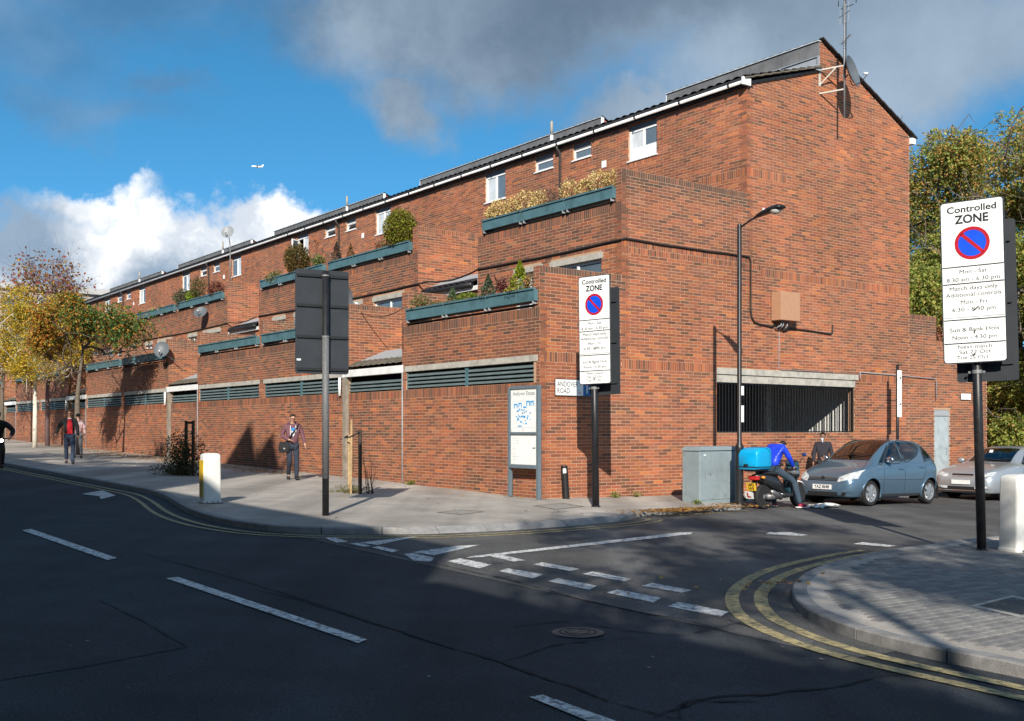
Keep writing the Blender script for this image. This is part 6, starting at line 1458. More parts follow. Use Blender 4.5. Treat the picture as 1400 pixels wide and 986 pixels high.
def front_p(root, fx, paint, txt):
    for z0, z1, w_, mm in ((.60, .70, .30, M_TRIM), (.27, .36, .60, M_UNDER)):
        pts = [(fx(y, (z0+z1)/2)-.005, y, zz) for zz in (z0, z1) for y in np.linspace(-w_, w_, 13)]; MB().add(pts, [(i, i+1, 14+i, 13+i) for i in range(12)]).build('grille', mm, root)
    for k in range(3): z = .62+.03*k; MB().tube([(fx(y, z)-.012, y, z) for y in np.linspace(-.29, .29, 11)], .006, 5).build('grille_bar', M_CHROME, root)
    MB().tube([(fx(y, .255)-.004, y, .255) for y in np.linspace(-.62, .62, 15)], .012, 5).build('bumper_trim', M_CHROME, root)
    p = MB().box(-.018, 0, -.26, .26, 0, .112).build('number_plate', M_PLATE, root, loc=(fx(.2, .46)-.012, 0, .42))
ST_A = [(0.00, .25, .50, .58, .55, .56, .58, .50), (.06, .21, .63, .70, .62, .66, .665, .56), (.18, .19, .72, .775, .69, .73, .755, .60), (.40, .19, .77, .83, .79, .78, .865, .62), (.70, .19, .79, .855, .88, .80, .955, .63), (.92, .19, .80, .86, .94, .80, 1.03, .62), (1.25, .19, .80, .86, .985, .80, 1.255, .60), (1.60, .19, .80, .86, 1.0, .80, 1.465, .575), (1.88, .19, .80, .86, 1.01, .80, 1.555, .56), (2.3, .19, .80, .86, 1.02, .80, 1.575, .555), (2.8, .20, .80, .86, 1.04, .80, 1.56, .545), (3.15, .21, .80, .855, 1.05, .79, 1.49, .53), (3.38, .24, .77, .83, 1.03, .77, 1.35, .52), (3.50, .27, .73, .79, .95, .73, 1.10, .54), (3.575, .32, .65, .71, .74, .66, .80, .52)]
L1 = [dict(name='headlight', mat=M_LENS, y0=.42, y1=.79, z0a=.545, z0b=.64, z1a=.665, z1b=.845)]
car('parked_car', 'blue-grey compact hatchback parked facing the junction, nearest car', W(6.48, -2.54, -.097), ROT, ST_A, M_BLUE, (.74, 3.14), .297, .80,
    [[(1.28, 1.03), (2.02, 1.05), (1.98, 1.50), (1.80, 1.475)], [(2.08, 1.05), (2.45, 1.10), (2.72, 1.22), (2.86, 1.38), (2.72, 1.475), (2.06, 1.515)], [(2.92, 1.06), (3.28, 1.14), (3.16, 1.32), (3.03, 1.38)], [(1.06, .985), (1.22, 1.02), (1.70, 1.44)]], (.98, 1.86), (3.47, 3.18), L1, 'YAZ 8648',
    dict(seams=[[(1.20, .98), (1.18, .6), (1.2, .28)], [(2.05, 1.02), (2.04, .6), (2.06, .28)], [(2.90, 1.42), (2.94, 1.1), (2.90, .75), (2.75, .58)], [(.98, .62), (2.75, .60)], [(.35, .80), (.75, .955), (.98, 1.05)]], handles=[(1.88, .86), (2.74, .90)], mirror=(1.30, 1.03), mirror_mat=M_CHROME, sill=.24, dark_sill=True, front=front_a, seats=(1.75, 2.65), spokes=6, rot=(0, R(1.0), ROT)))
ST_P = [(0.00, .26, .55, .62, .52, .60, .55, .55), (.07, .20, .70, .76, .60, .72, .63, .62), (.22, .18, .80, .835, .70, .79, .745, .66), (.55, .18, .84, .885, .80, .83, .865, .68), (1.0, .18, .85, .905, .89, .845, .955, .68), (1.35, .18, .85, .91, .93, .85, 1.01, .66), (1.75, .18, .85, .91, .95, .85, 1.24, .60), (2.1, .18, .85, .91, .96, .85, 1.40, .565), (2.5, .18, .85, .91, .97, .85, 1.465, .555), (3.0, .18, .85, .91, .98, .85, 1.46, .55), (3.5, .19, .85, .91, 1.0, .845, 1.37, .54), (4.0, .20, .84, .90, 1.01, .83, 1.14, .57), (4.35, .22, .82, .88, 1.0, .80, 1.05, .62), (4.65, .26, .78, .82, .92, .74, .96, .6), (4.77, .32, .68, .72, .72, .64, .76, .5)]
L2 = [dict(name='headlight', mat=M_LENS, y0=.42, y1=.80, z0a=.60, z0b=.665, z1a=.675, z1b=.775), dict(name='fog_lamp', mat=M_LENS, y0=.38, y1=.70, z0a=.30, z0b=.31, z1a=.365, z1b=.375)]
car('parked_car', 'silver saloon parked behind the blue-grey hatchback', W(12.3, -2.62, -.097), ROT, ST_P, M_SILV, (.93, 3.64), .32, .83,
    [[(1.62, 1.0), (2.55, 1.0), (2.50, 1.39), (2.25, 1.36)], [(2.62, 1.0), (3.45, 1.03), (3.35, 1.28), (3.1, 1.37), (2.58, 1.395)], [(3.5, 1.03), (3.85, 1.05), (3.45, 1.25)]], (1.38, 2.10), (4.0, 3.5), L2, '',
    dict(seams=[[(1.52, .93), (1.50, .6), (1.55, .28)], [(2.58, .98), (2.57, .6), (2.6, .28)], [(3.55, 1.0), (3.6, .8), (3.35, .55)], [(1.1, .66), (3.6, .70)]], handles=[(2.42, .84), (3.42, .87)], mirror=(1.62, .99), mirror_mat=M_SILV, sill=.22, dark_sill=False, front=front_p, seats=(2.25, 3.2), spokes=5, rot=(0, R(1.0), ROT)))
o = bpy.data.objects.get('windscreen.001')
t_ = MB().box(-.002, 0, -.05, .05, 0, .09).build('tax_disc', M_PLATE, None); t_.parent = o; t_.location = (1.78, .16, 1.27); t_.rotation_euler = (0, R(35), 0)
M_GREEN = mat('paint_dark', (.03, .028, .03), rough=.3, metal=.3, coat=.8)
car('parked_car', 'dark car half hidden behind the silver saloon at right edge', W(18.6, -2.2, -.097), ROT, ST_P, M_GREEN, (.93, 3.64), .32, .83,
    [[(1.62, 1.0), (2.55, 1.0), (2.50, 1.39), (2.25, 1.36)], [(2.62, 1.0), (3.45, 1.03), (3.35, 1.28), (3.1, 1.37), (2.58, 1.395)]], (1.38, 2.10), (4.0, 3.5), L2, '',
    dict(seams=[[(1.52, .93), (1.50, .6), (1.55, .28)]], handles=[(2.42, .84)], mirror=(1.62, .99), mirror_mat=M_GREEN, sill=.22, dark_sill=False, front=front_p, seats=(2.25, 3.2), spokes=5, rot=(0, R(1.0), ROT)))

# ================================================================== delivery moped (local x forward, y to its left)
mp = empty('delivery_moped', W(3.82, -2.98, -.097), ROT+R(4), 'black delivery moped with a bright blue top box beside the cabinet', 'moped')
M_MOPB = mat('moped_black', (.018, .019, .022), rough=.35, var=.2, coat=.4); M_MOPT = mat('moped_teal', (.02, .07, .10), rough=.25, coat=.8); M_ENG = mat('engine_grey', (.20, .20, .205), rough=.5, metal=.5, var=.3, scale=20)
def mwheel(x, r, w, nsp):
    Mx = Matrix.Rotation(math.pi/2, 3, 'X'); t = MB().lathe([(r*.66, -w*.42), (r*.9, -w*.5), (r, -w*.2), (r, w*.2), (r*.9, w*.5), (r*.66, w*.42)], 28, (x, 0, r), Mx).build('wheel', M_TYRE, mp, smooth=True, auto=50)
    rim = MB().lathe([(r*.68, -w*.36), (r*.60, -w*.3), (r*.60, w*.3), (r*.68, w*.36)], 28, (x, 0, r), Mx)
    for k in range(nsp):
        a = 2*math.pi*k/nsp+.5
        for da in (-.13, .13): rim.beam((x+.03*math.cos(a), 0, r+.03*math.sin(a)), (x+r*.63*math.cos(a+da), 0, r+r*.63*math.sin(a+da)), w*.55, .026)
    rim.lathe([(.05, -w*.45), (.05, w*.45)], 12, (x, 0, r), Mx); rim.build('rim', M_ALLOY, t)
mwheel(0, .27, .12, 5); mwheel(1.30, .265, .10, 5)
sw = MB(); sw.tube([(0, -.10, .27), (.22, -.13, .29), (.45, -.10, .30)], [.06, .085, .07], 10); sw.tube([(.08, -.16, .31), (.30, -.17, .27)], [.05, .06], 10); sw.build('engine', M_ENG, mp, smooth=True)
MB().tube([(.02, -.2, .40), (.12, -.2, .36), (.40, -.19, .24)], [.035, .062, .055], 12).build('exhaust', mat('exhaust_steel', (.33, .32, .31), rough=.35, metal=.8), mp, smooth=True)
MB().tube([(.05, .12, .30), (.14, .13, .62)], .03, 8).build('shock_absorber', M_GALV, mp, smooth=True)
def loft(rows, n=14, ex=.7):          # rows: x, zc, half width, half height (superellipse sections)
    b = MB(); vs = []
    for x, zc, w_, h_ in rows:
        for k in range(n):
            a = 2*math.pi*k/n; c, s_ = math.cos(a), math.sin(a); vs.append((x, w_*math.copysign(abs(c)**ex, c), zc+h_*math.copysign(abs(s_)**ex, s_)))
    k = len(rows); b.add(vs, [(i*n+j, i*n+(j+1) % n, (i+1)*n+(j+1) % n, (i+1)*n+j) for i in range(k-1) for j in range(n)] + [tuple(range(n-1, -1, -1)), tuple((k-1)*n+j for j in range(n))]); return b
loft([(-.32, .73, .06, .03), (-.2, .70, .12, .08), (.1, .62, .15, .14), (.4, .55, .16, .17), (.62, .40, .14, .14)]).build('tail_body', M_MOPB, mp, smooth=True)
loft([(-.12, .80, .11, .035), (.1, .79, .14, .05), (.35, .765, .15, .05), (.55, .76, .12, .05), (.68, .74, .07, .03)]).build('seat', M_TRIM, mp, smooth=True)
loft([(.55, .30, .13, .06), (.75, .27, .15, .06), (.95, .30, .14, .07)]).build('footboard', M_MOPB, mp, smooth=True)
loft([(.88, .42, .10, .16), (.98, .62, .17, .26), (1.08, .78, .19, .24), (1.16, .88, .15, .16), (1.22, .90, .06, .08)]).build('front_fairing', M_MOPT, mp, smooth=True)
loft([(.98, .97, .10, .06), (1.06, .99, .12, .07), (1.14, .96, .07, .05)]).build('handlebar_cover', M_MOPT, mp, smooth=True)
MB().tube([(.94, -.33, 1.01), (.99, -.15, 1.03), (1.0, 0, 1.02), (.99, .15, 1.03), (.94, .33, 1.01)], .014, 8).build('handlebar', M_BLACK, mp, smooth=True)
for sy in (-1, 1):
    MB().tube([(1.06, sy*.055, .82), (1.18, sy*.06, .55), (1.30, sy*.06, .265)], .022, 8).build('fork_leg', M_GALV, mp, smooth=True)
    MB().tube([(.96, sy*.30, 1.02), (1.0, sy*.36, 1.14)], .007, 5).build('mirror_stem', M_BLACK, mp); MB().lathe([(.02, -.012), (.055, -.008), (.06, .01), (.03, .015)], 12, (1.0, sy*.38, 1.18), Matrix.Rotation(math.pi/2, 3, 'Y') @ Matrix.Diagonal((.75, 1.1, 1))).build('mirror', mat('mirror_blue', (.03, .05, .16), rough=.2), mp, smooth=True)
loft([(1.08, .55, .055, .015), (1.22, .575, .06, .02), (1.4, .55, .06, .018), (1.52, .47, .05, .012)]).build('front_mudguard', M_SIGNW, mp, smooth=True)
MB().box(-.36, -.24, -.11, .11, .64, .73).build('tail_light', mat('tail_red', (.45, .02, .02), rough=.2, coat=.6), mp, bevel=.02)
for sy in (-1, 1): MB().lathe([(.02, 0), (.03, .05), (.02, .10)], 10, (-.22, sy*.12, .70), Matrix.Rotation(-sy*math.pi/2, 3, 'X')).build('indicator', mat('indicator_amber', (.8, .28, .02), rough=.25), mp, smooth=True)
MB().beam((-.26, 0, .66), (-.38, 0, .36), .14, .012).build('rear_mudguard', M_BLACK, mp)
Mp = Matrix.Translation((-.40, 0, .50)) @ Matrix.Rotation(R(-14), 4, 'Y')
pl = MB().box(-.006, .004, -.115, .115, -.085, .085).build('number_plate', mat('plate_yellow', (.80, .50, .03), rough=.4), mp); pl.matrix_local = Mp
TX = Matrix.Rotation(-math.pi/2, 4, 'Z') @ Matrix.Rotation(math.pi/2, 4, 'X')
text('lettering', 'LM52', .095, M_INK, pl, Matrix.Translation((-.008, 0, .042)) @ TX, xs=.8, bold=.002); text('lettering', 'NVR', .095, M_INK, pl, Matrix.Translation((-.008, 0, -.042)) @ TX, xs=.8, bold=.002)
lp = MB().box(-.006, .004, -.10, .10, -.085, .075).build('learner_plate', M_SIGNW, mp); lp.matrix_local = Matrix.Translation((-.45, .02, .325)) @ Matrix.Rotation(R(-20), 4, 'Y')
lt = MB(); lt.box(-.010, -.0065, .015, .05, -.055, .055); lt.box(-.010, -.0065, -.045, .0149, -.055, -.025); lt.build('learner_letter', M_SRED, lp)
M_CYAN = mat('box_cyan', (.0, .30, .58), rough=.35, var=.06, scale=3, coat=.3)
bx = loft([(-.58, 1.04, .25, .16), (-.555, 1.075, .27, .21), (-.45, 1.10, .275, .235), (-.12, 1.11, .275, .245), (-.06, 1.10, .27, .235), (-.03, 1.06, .25, .20)], 32, .28).build('top_box', M_CYAN, mp, smooth=True)
MB().box(-.595, -.02, -.278, .278, .925, .94).build('box_seam', M_BLACK, bx); MB().box(-.604, -.585, -.05, .05, .93, .99).build('box_latch', M_BLACK, bx)
MB().tube([(-.12, -.279, .94), (-.12, -.281, 1.25), (-.2, -.27, 1.32), (-.35, -.2, 1.345)], .006, 5).build('box_line', mat('box_line', (.0, .12, .25), rough=.5), bx)
MB().box(-.5, -.05, -.12, .12, .83, .87).build('rack', M_BLACK, mp)
MB().beam((.35, .14, .28), (.30, .26, .0), .02, .02).build('side_stand', M_BLACK, mp)
# things left on the road
r_ = np.random.default_rng(9); n = 60; P = r_.normal(0, 1, (n, 3))*np.array([.22, .12, .03]); P[:, 2] = np.abs(P[:, 2])+.01
bm = bmesh.new(); [bm.verts.new(p) for p in P]; bmesh.ops.convex_hull(bm, input=bm.verts); bmesh.ops.subdivide_edges(bm, edges=bm.edges, cuts=2, use_grid_fill=True)
for v_ in bm.verts: v_.co += Vector(r_.normal(0, .02, 3)); v_.co.z = max(.004, v_.co.z)
me = bpy.data.meshes.new('carrier_bag'); bm.to_mesh(me); bm.free(); me.materials.append(mat('bag_white', (.66, .65, .62), rough=.5, var=.1))
o = link('carrier_bag', me, None, W(5.65, -3.15, -.095), (0, 0, ROT)); tag(o, 'crumpled white bag on the road in front of the blue car', 'bag')
# ================================================================== people
M_SKIN = mat('skin', (.46, .26, .18), rough=.55, var=.06, scale=10); M_SKIND = mat('skin_brown', (.24, .13, .085), rough=.55, var=.06)
def skin_obj(name, V, E, Rr, m, parent, root=0, sub=2, scale=1.0):
    me = bpy.data.meshes.new('tmp'); me.from_pydata([tuple(Vector(v)*scale) for v in V], E, []); o = bpy.data.objects.new('tmp', me); COL.objects.link(o)
    o.modifiers.new('s', 'SKIN').use_smooth_shade = True; sv = me.skin_vertices[0].data
    for i, r in enumerate(Rr): sv[i].radius = (r[0]*scale, r[1]*scale) if isinstance(r, tuple) else (r*scale, r*scale); sv[i].use_root = (i == root)
    ss = o.modifiers.new('u', 'SUBSURF'); ss.levels = sub; ss.render_levels = sub
    dg = bpy.context.evaluated_depsgraph_get(); me2 = bpy.data.meshes.new_from_object(o.evaluated_get(dg)); bpy.data.objects.remove(o); me2.materials.clear(); me2.materials.append(m); me2.name = name
    me2.polygons.foreach_set('use_smooth', [True]*len(me2.polygons)); return link(name, me2, parent)
def vlerp(a, b_, f): return tuple(Vector(a).lerp(Vector(b_), f))
def person(label, loc, yaw, J, scale, cl, head_turn=0, nod=0, kind='person'):
    """J: joints in metres for a 1.75 m figure facing -y; cl: clothing colours and options"""
    root = empty('person', loc, yaw, label, 'person'); skin = cl.get('skin', M_SKIN)
    V = []; E = []; Rr = []; idx = {}
    def add(n, p, r, par=None):
        idx[n] = len(V); V.append(p); Rr.append(r)
        if par is not None: E.append((idx[par], idx[n]))
    add('pel', J['pel'], (.11, .085)); add('waist', J['waist'], (.10, .075), 'pel'); add('chest', J['chest'], (.115, .08), 'waist'); add('neckb', J['neck'], (.06, .06), 'chest')
    hd = Vector(J['head']); nk = Vector(J['neck'])
    add('jaw', tuple(nk.lerp(hd, .55)), (.056, .062), 'neckb'); add('face', tuple(hd), (.074, .090), 'jaw'); add('crown', tuple(hd+(hd-nk).normalized()*.075), (.062, .078), 'face')
    for sd in 'LR':
        sx = 1 if sd == 'L' else -1
        add('sh'+sd, J['sh'+sd], .048, 'chest'); add('el'+sd, J['el'+sd], .036, 'sh'+sd); add('wr'+sd, J['wr'+sd], .028, 'el'+sd)
        w = Vector(J['wr'+sd]); d = (w-Vector(J['el'+sd])).normalized(); side = d.cross(Vector((0, 1, 0))); side = side.normalized() if side.length > .1 else Vector((1, 0, 0)); fwd = side.cross(d)
        add('pa'+sd, tuple(w+d*.06), (.036, .018), 'wr'+sd)
        for k, (o_, ln) in enumerate(((-.027, .062), (-.009, .072), (.009, .068), (.027, .052))):
            kn = w+d*.10+fwd*o_*1.0; add(f'k{k}{sd}', tuple(kn), .0095, 'pa'+sd); add(f'f{k}{sd}', tuple(kn+d*ln*.75-side*sx*.022+fwd*o_*.3), .0075, f'k{k}{sd}')
        th = w+d*.045-fwd*.035; add('t1'+sd, tuple(th), .011, 'pa'+sd); add('t2'+sd, tuple(th+d*.045-fwd*.02-side*sx*.012), .009, 't1'+sd)
        add('hp'+sd, J['hp'+sd], (.07, .07), 'pel'); add('kn'+sd, J['kn'+sd], (.046, .046), 'hp'+sd); add('an'+sd, J['an'+sd], (.026, .026), 'kn'+sd)
        an = Vector(J['an'+sd]); toe = Vector(J.get('toe'+sd, an+Vector((0, -.16, -.05)))); add('to'+sd, tuple(an.lerp(toe, .6)), (.018, .014), 'an'+sd)
    skin_obj('body', V, E, Rr, skin, root, 0, 2, scale)
    def garment(name, names, edges, radii, m, grow=.0, sub=2):
        ix = {n: i for i, n in enumerate(names)}
        return skin_obj(name, [V[idx[n]] if isinstance(n, str) and n in idx else EXTRA[n] for n in names], [(ix[a], ix[b_]) for a, b_ in edges], radii, m, root, 0, sub, scale)
    EXTRA = {}
    EXTRA['hem'] = vlerp(J['pel'], J['waist'], cl.get('hem', .0)); 
    for sd in 'LR': EXTRA['cuff'+sd] = vlerp(J['el'+sd], J['wr'+sd], .97); EXTRA['ank'+sd] = vlerp(J['kn'+sd], J['an'+sd], 1.08); EXTRA['thi'+sd] = vlerp(J['hp'+sd], J['kn'+sd], .5)
    EXTRA['col'] = vlerp(J['chest'], J['neck'], .80)
    garment('jacket', ['chest', 'waist', 'hem', 'col', 'shL', 'elL', 'cuffL', 'shR', 'elR', 'cuffR'], [('chest', 'waist'), ('waist', 'hem'), ('chest', 'col'), ('chest', 'shL'), ('shL', 'elL'), ('elL', 'cuffL'), ('chest', 'shR'), ('shR', 'elR'), ('elR', 'cuffR')],
            [(.175, .130), (.165, .125), (.17, .128), (.098, .098), .084, .062, .046, .080, .062, .046], cl['top'])
    garment('trousers', ['pel', 'hpL', 'thiL', 'knL', 'ankL', 'hpR', 'thiR', 'knR', 'ankR'], [('pel', 'hpL'), ('hpL', 'thiL'), ('thiL', 'knL'), ('knL', 'ankL'), ('pel', 'hpR'), ('hpR', 'thiR'), ('thiR', 'knR'), ('knR', 'ankR')],
            [(.150, .115), (.098, .10), .088, .072, .062, (.098, .10), .088, .072, .062], cl['bottom'])
    for sd in 'LR':
        an = Vector(J['an'+sd]); toe = Vector(J.get('toe'+sd, an+Vector((0, -.16, -.05)))); heel = an+(an-toe)*.28; heel.z = toe.z
        sv = [tuple(heel+Vector((0, 0, .012))), tuple(vlerp(heel, toe, .45)), tuple(toe+(toe-an)*.12+Vector((0, 0, -.005)))]
        so = skin_obj('shoe', sv, [(0, 1), (1, 2)], [(.052, .062), (.054, .060), (.048, .040)], cl['shoes'], root, 0, 2, scale)
        if cl.get('soles'):
            b = MB(); d = (toe-heel).normalized(); p = Vector((-d.y, d.x, 0)); q0 = heel-d*.05; q1 = toe+d*.09; zz = min(heel.z, toe.z)-.048
            b.prism([((q0+p*.042).x, (q0+p*.042).y), ((q0-p*.042).x, (q0-p*.042).y), ((q1-p*.04).x, (q1-p*.04).y), ((q1+p*.04).x, (q1+p*.04).y)], zz, zz+.03); ob = b.build('sole', cl['soles'], so, bevel=.008); ob.data.transform(Matrix.Scale(scale, 4))
    # head details in a head frame
    H = empty('tmp'); bpy.data.objects.remove(H)
    Mh = Matrix.Translation(hd*scale) @ Matrix.Rotation(head_turn, 4, 'Z') @ Matrix.Rotation(nod, 4, 'X') @ Matrix.Scale(scale, 4)
    def hp(mb, name, m, smooth=True):
        ob = mb.build(name, m, root, smooth=smooth); ob.matrix_local = Mh; return ob
    def blob(c, r, n=10):
        return MB().lathe([(r[0]*math.sin(math.pi*(k+.3)/(n+.6)), -r[2]*math.cos(math.pi*(k+.3)/(n+.6))) for k in range(n+1)], 14, c, Matrix.Diagonal((1, r[1]/r[0], 1)))
    nose = MB().add([(-.014, -.088, -.018), (.014, -.088, -.018), (0, -.118, -.014), (0, -.092, .032)], [(0, 1, 2), (0, 2, 3), (1, 3, 2), (0, 3, 1)]); hp(nose, 'nose', skin)
    for sx in (-1, 1):
        hp(blob((sx*.078, .0, .0), (.012, .024, .034)), 'ear', skin); hp(blob((sx*.032, -.086, .018), (.013, .008, .008)), 'eye', mat('eye_dark', (.02, .018, .015), rough=.3))
    hp(MB().obox((0, -.090, -.048), .05, .012, .012), 'mouth', mat('lips', (.30, .10, .08), rough=.6))
    if cl.get('hair'):
        hm = cl['hair']; n = 12; vs = []; rows = 7
        for i in range(rows):
            a = (i/(rows-1))*R(100)
            for k in range(20):
                th = 2*math.pi*k/20; fr = max(0, -math.sin(th)); aa = a*(1-.56*fr)
                vs.append((.083*math.sin(aa)*math.cos(th), .010+.100*math.sin(aa)*math.sin(th), .020+.104*math.cos(aa)+(.0 if i else 0)))
        b = MB(); b.add(vs, [(i*20+j, i*20+(j+1) % 20, (i+1)*20+(j+1) % 20, (i+1)*20+j) for i in range(rows-1) for j in range(20)]); hp(b, 'hair', hm)
    if cl.get('glasses'):
        gb = MB()
        for sx in (-1, 1):
            if cl['glasses'] == 'sun': gb.add([(sx*.008, -.096, .030), (sx*.064, -.088, .030), (sx*.058, -.088, .0), (sx*.014, -.096, .0)], [(0, 1, 2, 3)])
            gb.tube([(sx*.008, -.098, .026), (sx*.062, -.09, .026), (sx*.058, -.09, .002), (sx*.014, -.098, .002), (sx*.008, -.098, .026)], .003, 4); gb.tube([(sx*.062, -.09, .022), (sx*.08, .0, .018)], .003, 4)
        hp(gb, 'glasses', M_INK, False)
    return root
def stand(stride=.0, la=(0, 0), ra=(0, 0), pz=.0, lean=0, elbL=None, elbR=None):
    J = dict(pel=(0, 0, .95), waist=(0, -.005, 1.10), chest=(0, -.01+lean*.5, 1.32), neck=(0, -.005+lean, 1.50), head=(0, -.03+lean*1.25, 1.64), shL=(.185, lean*.8, 1.42), shR=(-.185, lean*.8, 1.42), hpL=(.09, 0, .90), hpR=(-.09, 0, .90))
    for sd, sx, st, ar in (('L', 1, stride, la), ('R', -1, -stride, ra)):
        J['kn'+sd] = (.095*sx, -st*.45-.03, .50); J['an'+sd] = (.09*sx, -st*.9+.03*(st < 0)+.02, .085+(.06 if st < -.05 else 0)); J['toe'+sd] = (.10*sx, -st*.9-.15+(.04 if st < -.05 else 0), .045)
        sh = Vector(J['sh'+sd]); J['el'+sd] = tuple(sh+Vector((.06*sx, -ar[0], -.28))); J['wr'+sd] = tuple(sh+Vector((.07*sx, -ar[0]-.05-ar[1], -.53)))
    return J
DENIM = mat('denim', (.025, .04, .075), rough=.85, var=.3, scale=7, bump=.1); DENIMD = mat('denim_dark', (.02, .028, .045), rough=.9, var=.3, scale=7); BLK = mat('cloth_black', (.012, .012, .014), rough=.85, var=.2, scale=9)
PURP = mat('hoodie_plum', (.135, .058, .075), rough=.9, var=.15, scale=14, bump=.15); LTHR = mat('shoe_black', (.012, .011, .011), rough=.4); HAIRB = mat('hair_brown', (.035, .02, .014), rough=.7); HAIRK = mat('hair_black', (.012, .01, .009), rough=.7)
# man in the plum hoodie: one hand on his bag, the other swinging, feet close in mid-step
J = stand(.16, la=(.06, .03), ra=(-.02, .0)); J['elR'] = (-.28, .03, 1.16); J['wrR'] = (-.10, -.17, 1.06); J['knR'] = (-.08, -.05, .50); J['elL'] = (.27, .0, 1.17); J['wrL'] = (.31, -.10, .95); J['head'] = (.0, -.06, 1.63)
yaw1 = R(18); o = person('man in a plum hoodie and jeans walking with a black shoulder bag', W(-2.11, 7.91), yaw1, J, 1.0, dict(top=PURP, bottom=DENIMD, shoes=LTHR, hair=HAIRB, glasses='clear', hem=-.25), head_turn=R(8), nod=R(12))
MB().prism([(-.05, 1.36), (.055, 1.36), (.035, 1.20), (0, 1.14), (-.035, 1.20)], -.150, -.135, lambda a, z, y: (a, y, z)).build('tshirt', mat('tee_white', (.62, .64, .68), rough=.9), o); MB().lathe([(.045, 0), (.05, .012)], 12, (.0, -.150, 1.34), Matrix.Rotation(math.pi/2, 3, 'X')).build('tshirt_print', mat('print_blue', (.02, .20, .50), rough=.8), o)
for sx in (-1, 1): MB().tube([(sx*.065, -.143, 1.44), (sx*.075, -.158, 1.32), (sx*.07, -.155, 1.16 if sx < 0 else 1.26)], .010, 5).build('hood_cord', mat('cord_white', (.75, .74, .72), rough=.8), o)
hb = MB(); hb.tube([(-.11, .04, 1.47), (-.09, .12, 1.50), (0, .15, 1.50), (.09, .12, 1.50), (.11, .04, 1.47), (.08, -.06, 1.45)], [.03, .05, .06, .05, .045, .03], 8); hb.build('hood', PURP, o, smooth=True)
MB().tube([(.16, -.06, 1.49), (.08, -.150, 1.36), (-.06, -.165, 1.17), (-.19, -.12, 1.0), (-.25, -.02, .94)], .022, 6).build('bag_strap', BLK, o)
bag = empty('shoulder_bag', o.location+Matrix.Rotation(yaw1, 3, 'Z') @ Vector((-.22, -.08, .88)), yaw1+R(-12), 'black messenger bag at the hip of the man in the plum hoodie', 'bag')
MB().prism([(-.13, -.15), (.12, -.16), (.15, -.05), (.12, .12), (-.12, .13), (-.16, -.04)], -.055, .055, lambda a, z, y: (a, y, z)).build('pouch', BLK, bag, bevel=.025); MB().prism([(-.14, -.07), (.14, -.08), (.125, .125), (-.125, .135)], -.072, -.056, lambda a, z, y: (a, y, z)).build('flap', BLK, bag, bevel=.008); MB().box(-.02, .03, -.082, -.074, -.07, -.03).build('buckle', M_GALV, bag)
# man with the red jumper
J = stand(.30, la=(.10, .05), ra=(-.12, -.06)); J['elR'] = (-.33, .10, 1.18); J['wrR'] = (-.42, .04, .96)
o = person('man in a dark jacket and red jumper with sunglasses near the rowan', W(-5.19, 17.89), R(24), J, .985, dict(top=BLK, bottom=DENIM, shoes=LTHR, hair=HAIRB, glasses='sun', skin=mat('skin_tan', (.30, .155, .10), rough=.55), hem=-.1))
MB().prism([(-.055, 1.43), (.055, 1.43), (.085, 1.2), (.085, .96), (-.085, .96), (-.075, 1.2)], -.155, -.135, lambda a, z, y: (a, y, z)).build('jumper', mat('jumper_red', (.42, .012, .02), rough=.9, var=.1, scale=20), o); MB().tube([(-.055, -.125, 1.46), (0, -.14, 1.445), (.055, -.125, 1.46)], .014, 6).build('collar', mat('tee_white'), o)
# person walking behind him
J = stand(.22, la=(.08, .02), ra=(-.06, 0)); STR = mat('stripe_red', (.40, .05, .06), rough=.9, var=.5, scale=9, col2=(.6, .5, .5))
o = person('person in a red and white top and grey trousers behind the man', W(-3.6, 22.9), R(-150), J, .93, dict(top=STR, bottom=mat('trouser_grey', (.12, .12, .13), rough=.9), shoes=LTHR, hair=HAIRK))
# man beyond the blue car
J = stand(.1, la=(.02, 0), ra=(.02, 0)); o = person('man in a dark coat and pale shirt walking behind the blue car', W(8.85, -.78), ROT+R(-100)+R(40), J, .92, dict(top=mat('coat_navy', (.022, .022, .03), rough=.85, var=.15), bottom=BLK, shoes=LTHR, hair=HAIRK, skin=M_SKIND, hem=-.4))
MB().prism([(-.032, 1.47), (.032, 1.47), (.0, 1.33)], -.139, -.12, lambda a, z, y: (a, y, z)).build('shirt', mat('shirt_blue', (.45, .52, .65), rough=.8), o)
# rider bowed over the moped; local frame of the moped turned so that he faces its front
Rm = ROT+R(4); base = W(3.82, -2.98, -.097)
yr = Rm+R(90)                                    # person faces local -y; moped forward is +x of Rm
def MP(x, y, z): return (-y if False else y*1.0, -x, z)   # moped (x forward, y left) -> person frame (x = its left, -y = forward)
J = dict(pel=MP(.34, 0, .90), waist=MP(.38, 0, 1.05), chest=MP(.46, 0, 1.24), neck=MP(.60, .02, 1.38), head=MP(.76, .02, 1.36),
         shL=MP(.50, .19, 1.33), shR=MP(.50, -.19, 1.33), elL=MP(.66, .27, 1.13), elR=MP(.62, -.27, 1.09), wrL=MP(.86, .20, 1.0), wrR=MP(.80, -.24, .90),
         hpL=MP(.36, .09, .86), hpR=MP(.36, -.09, .86), knL=MP(.74, .20, .70), knR=MP(.80, -.24, .60), anL=MP(.78, .26, .10), anR=MP(.90, -.34, .12), toeL=MP(.93, .30, .05), toeR=MP(1.06, -.38, .05))
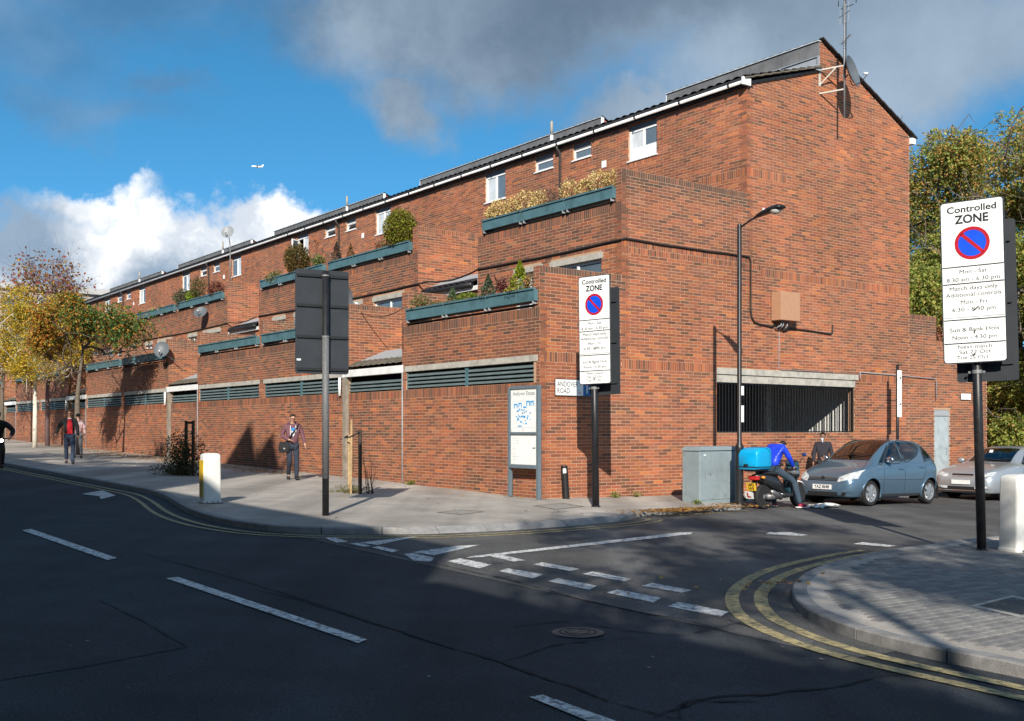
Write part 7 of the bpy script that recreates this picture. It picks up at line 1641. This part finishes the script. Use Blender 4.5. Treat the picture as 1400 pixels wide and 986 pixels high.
o = person('delivery rider in a blue padded jacket bowed over the moped', base, yr, J, 1.0, dict(top=mat('jacket_blue', (.012, .045, .55), rough=.35, var=.25, scale=9, bump=.5, bscale=22), bottom=mat('jeans_grey', (.035, .058, .085), rough=.85, var=.25, scale=8), shoes=mat('shoe_red', (.32, .012, .04), rough=.6), soles=mat('sole_white', (.72, .70, .66), rough=.7), hair=HAIRK, hem=-.1), nod=R(40))
hm = empty('crash_helmet', base+Matrix.Rotation(Rm, 3, 'Z') @ Vector((.86, -.20, .76)), Rm, 'black crash helmet held low by the rider beside the moped', 'helmet')
MB().lathe([(.02, -.13), (.10, -.125), (.135, -.06), (.14, .01), (.12, .08), (.07, .125), (.01, .14)], 20).build('shell', mat('helmet_black', (.012, .012, .013), rough=.15, coat=1), hm, smooth=True)
MB().lathe([(.128, -.03), (.1425, -.01), (.1405, .03), (.122, .06)], 20, (.004, -.004, .01)).build('visor', mat('visor', (.10, .11, .12), rough=.05, coat=1), hm, smooth=True)
# cyclist at the left edge, mostly out of the picture
bl = W(-8.75, 10.26, -.097)+Vector((-.13, 0, 0)); yb = R(30)
bk = empty('bicycle', bl, yb, 'bicycle with a lit front lamp coming into view at the left edge', 'bicycle')
def bwheel(y):
    t = MB(); nn = 28; ring = [(0, y+.335*math.cos(2*math.pi*k/nn), .34+.335*math.sin(2*math.pi*k/nn)) for k in range(nn+1)]; w = t.tube(ring, .019, 6, cap=False).build('wheel', M_TYRE, bk, smooth=True)
    s_ = MB()
    for k in range(14): a = 2*math.pi*k/14; s_.tube([(0, y, .34), (0, y+.32*math.cos(a), .34+.32*math.sin(a))], .0015, 3)
    s_.build('spokes', M_GALV, w)
bwheel(-.52); bwheel(.52)
fr = MB(); fr.tube([(0, -.40, .92), (0, -.05, .30), (0, .52, .34), (0, .16, .86), (0, -.05, .30)], .018, 8); fr.tube([(0, -.37, .84), (0, .15, .82)], .017, 8); fr.build('frame', M_BLACK, bk, smooth=True)
for sx in (-1, 1): MB().tube([(sx*.05, -.40, .80), (sx*.055, -.52, .34)], .014, 6).build('fork_leg', M_BLACK, bk)
MB().tube([(-.30, -.42, 1.06), (-.1, -.45, 1.04), (0, -.43, 1.03), (.1, -.45, 1.04), (.30, -.42, 1.06)], .014, 8).build('handlebar', M_BLACK, bk, smooth=True)
MB().tube([(0, .16, .86), (0, .18, .96)], .014, 6).build('seat_post', M_GALV, bk); MB().lathe([(.02, 0), (.08, .01), (.07, .05), (.02, .055)], 12, (0, .2, .95), Matrix.Diagonal((1, 1.7, 1))).build('saddle', M_BLACK, bk, smooth=True)
MB().lathe([(.012, -.04), (.034, -.035), (.042, .02), (.04, .03)], 14, (.07, -.53, 1.0), Matrix.Rotation(math.pi/2, 3, 'X')).build('front_lamp', mat('lamp_lit', (.9, .88, .8), rough=.3, emit=((1, .93, .75), 5.0)), bk, smooth=True)
J = dict(pel=(0, .18, 1.0), waist=(0, .08, 1.14), chest=(0, -.08, 1.34), neck=(0, -.16, 1.50), head=(0, -.22, 1.63), shL=(.19, -.12, 1.43), shR=(-.19, -.12, 1.43), elL=(.36, -.26, 1.24), elR=(-.36, -.26, 1.24), wrL=(.29, -.42, 1.10), wrR=(-.29, -.42, 1.10),
         hpL=(.09, .16, .96), hpR=(-.09, .16, .96), knL=(.12, -.20, .78), knR=(-.11, -.10, .56), anL=(.11, -.05, .42), anR=(-.11, .0, .18), toeL=(.11, -.20, .36), toeR=(-.11, -.15, .12))
person('cyclist in black coming into view at the left edge', bl, yb, J, 1.0, dict(top=BLK, bottom=BLK, shoes=LTHR, hair=HAIRK))
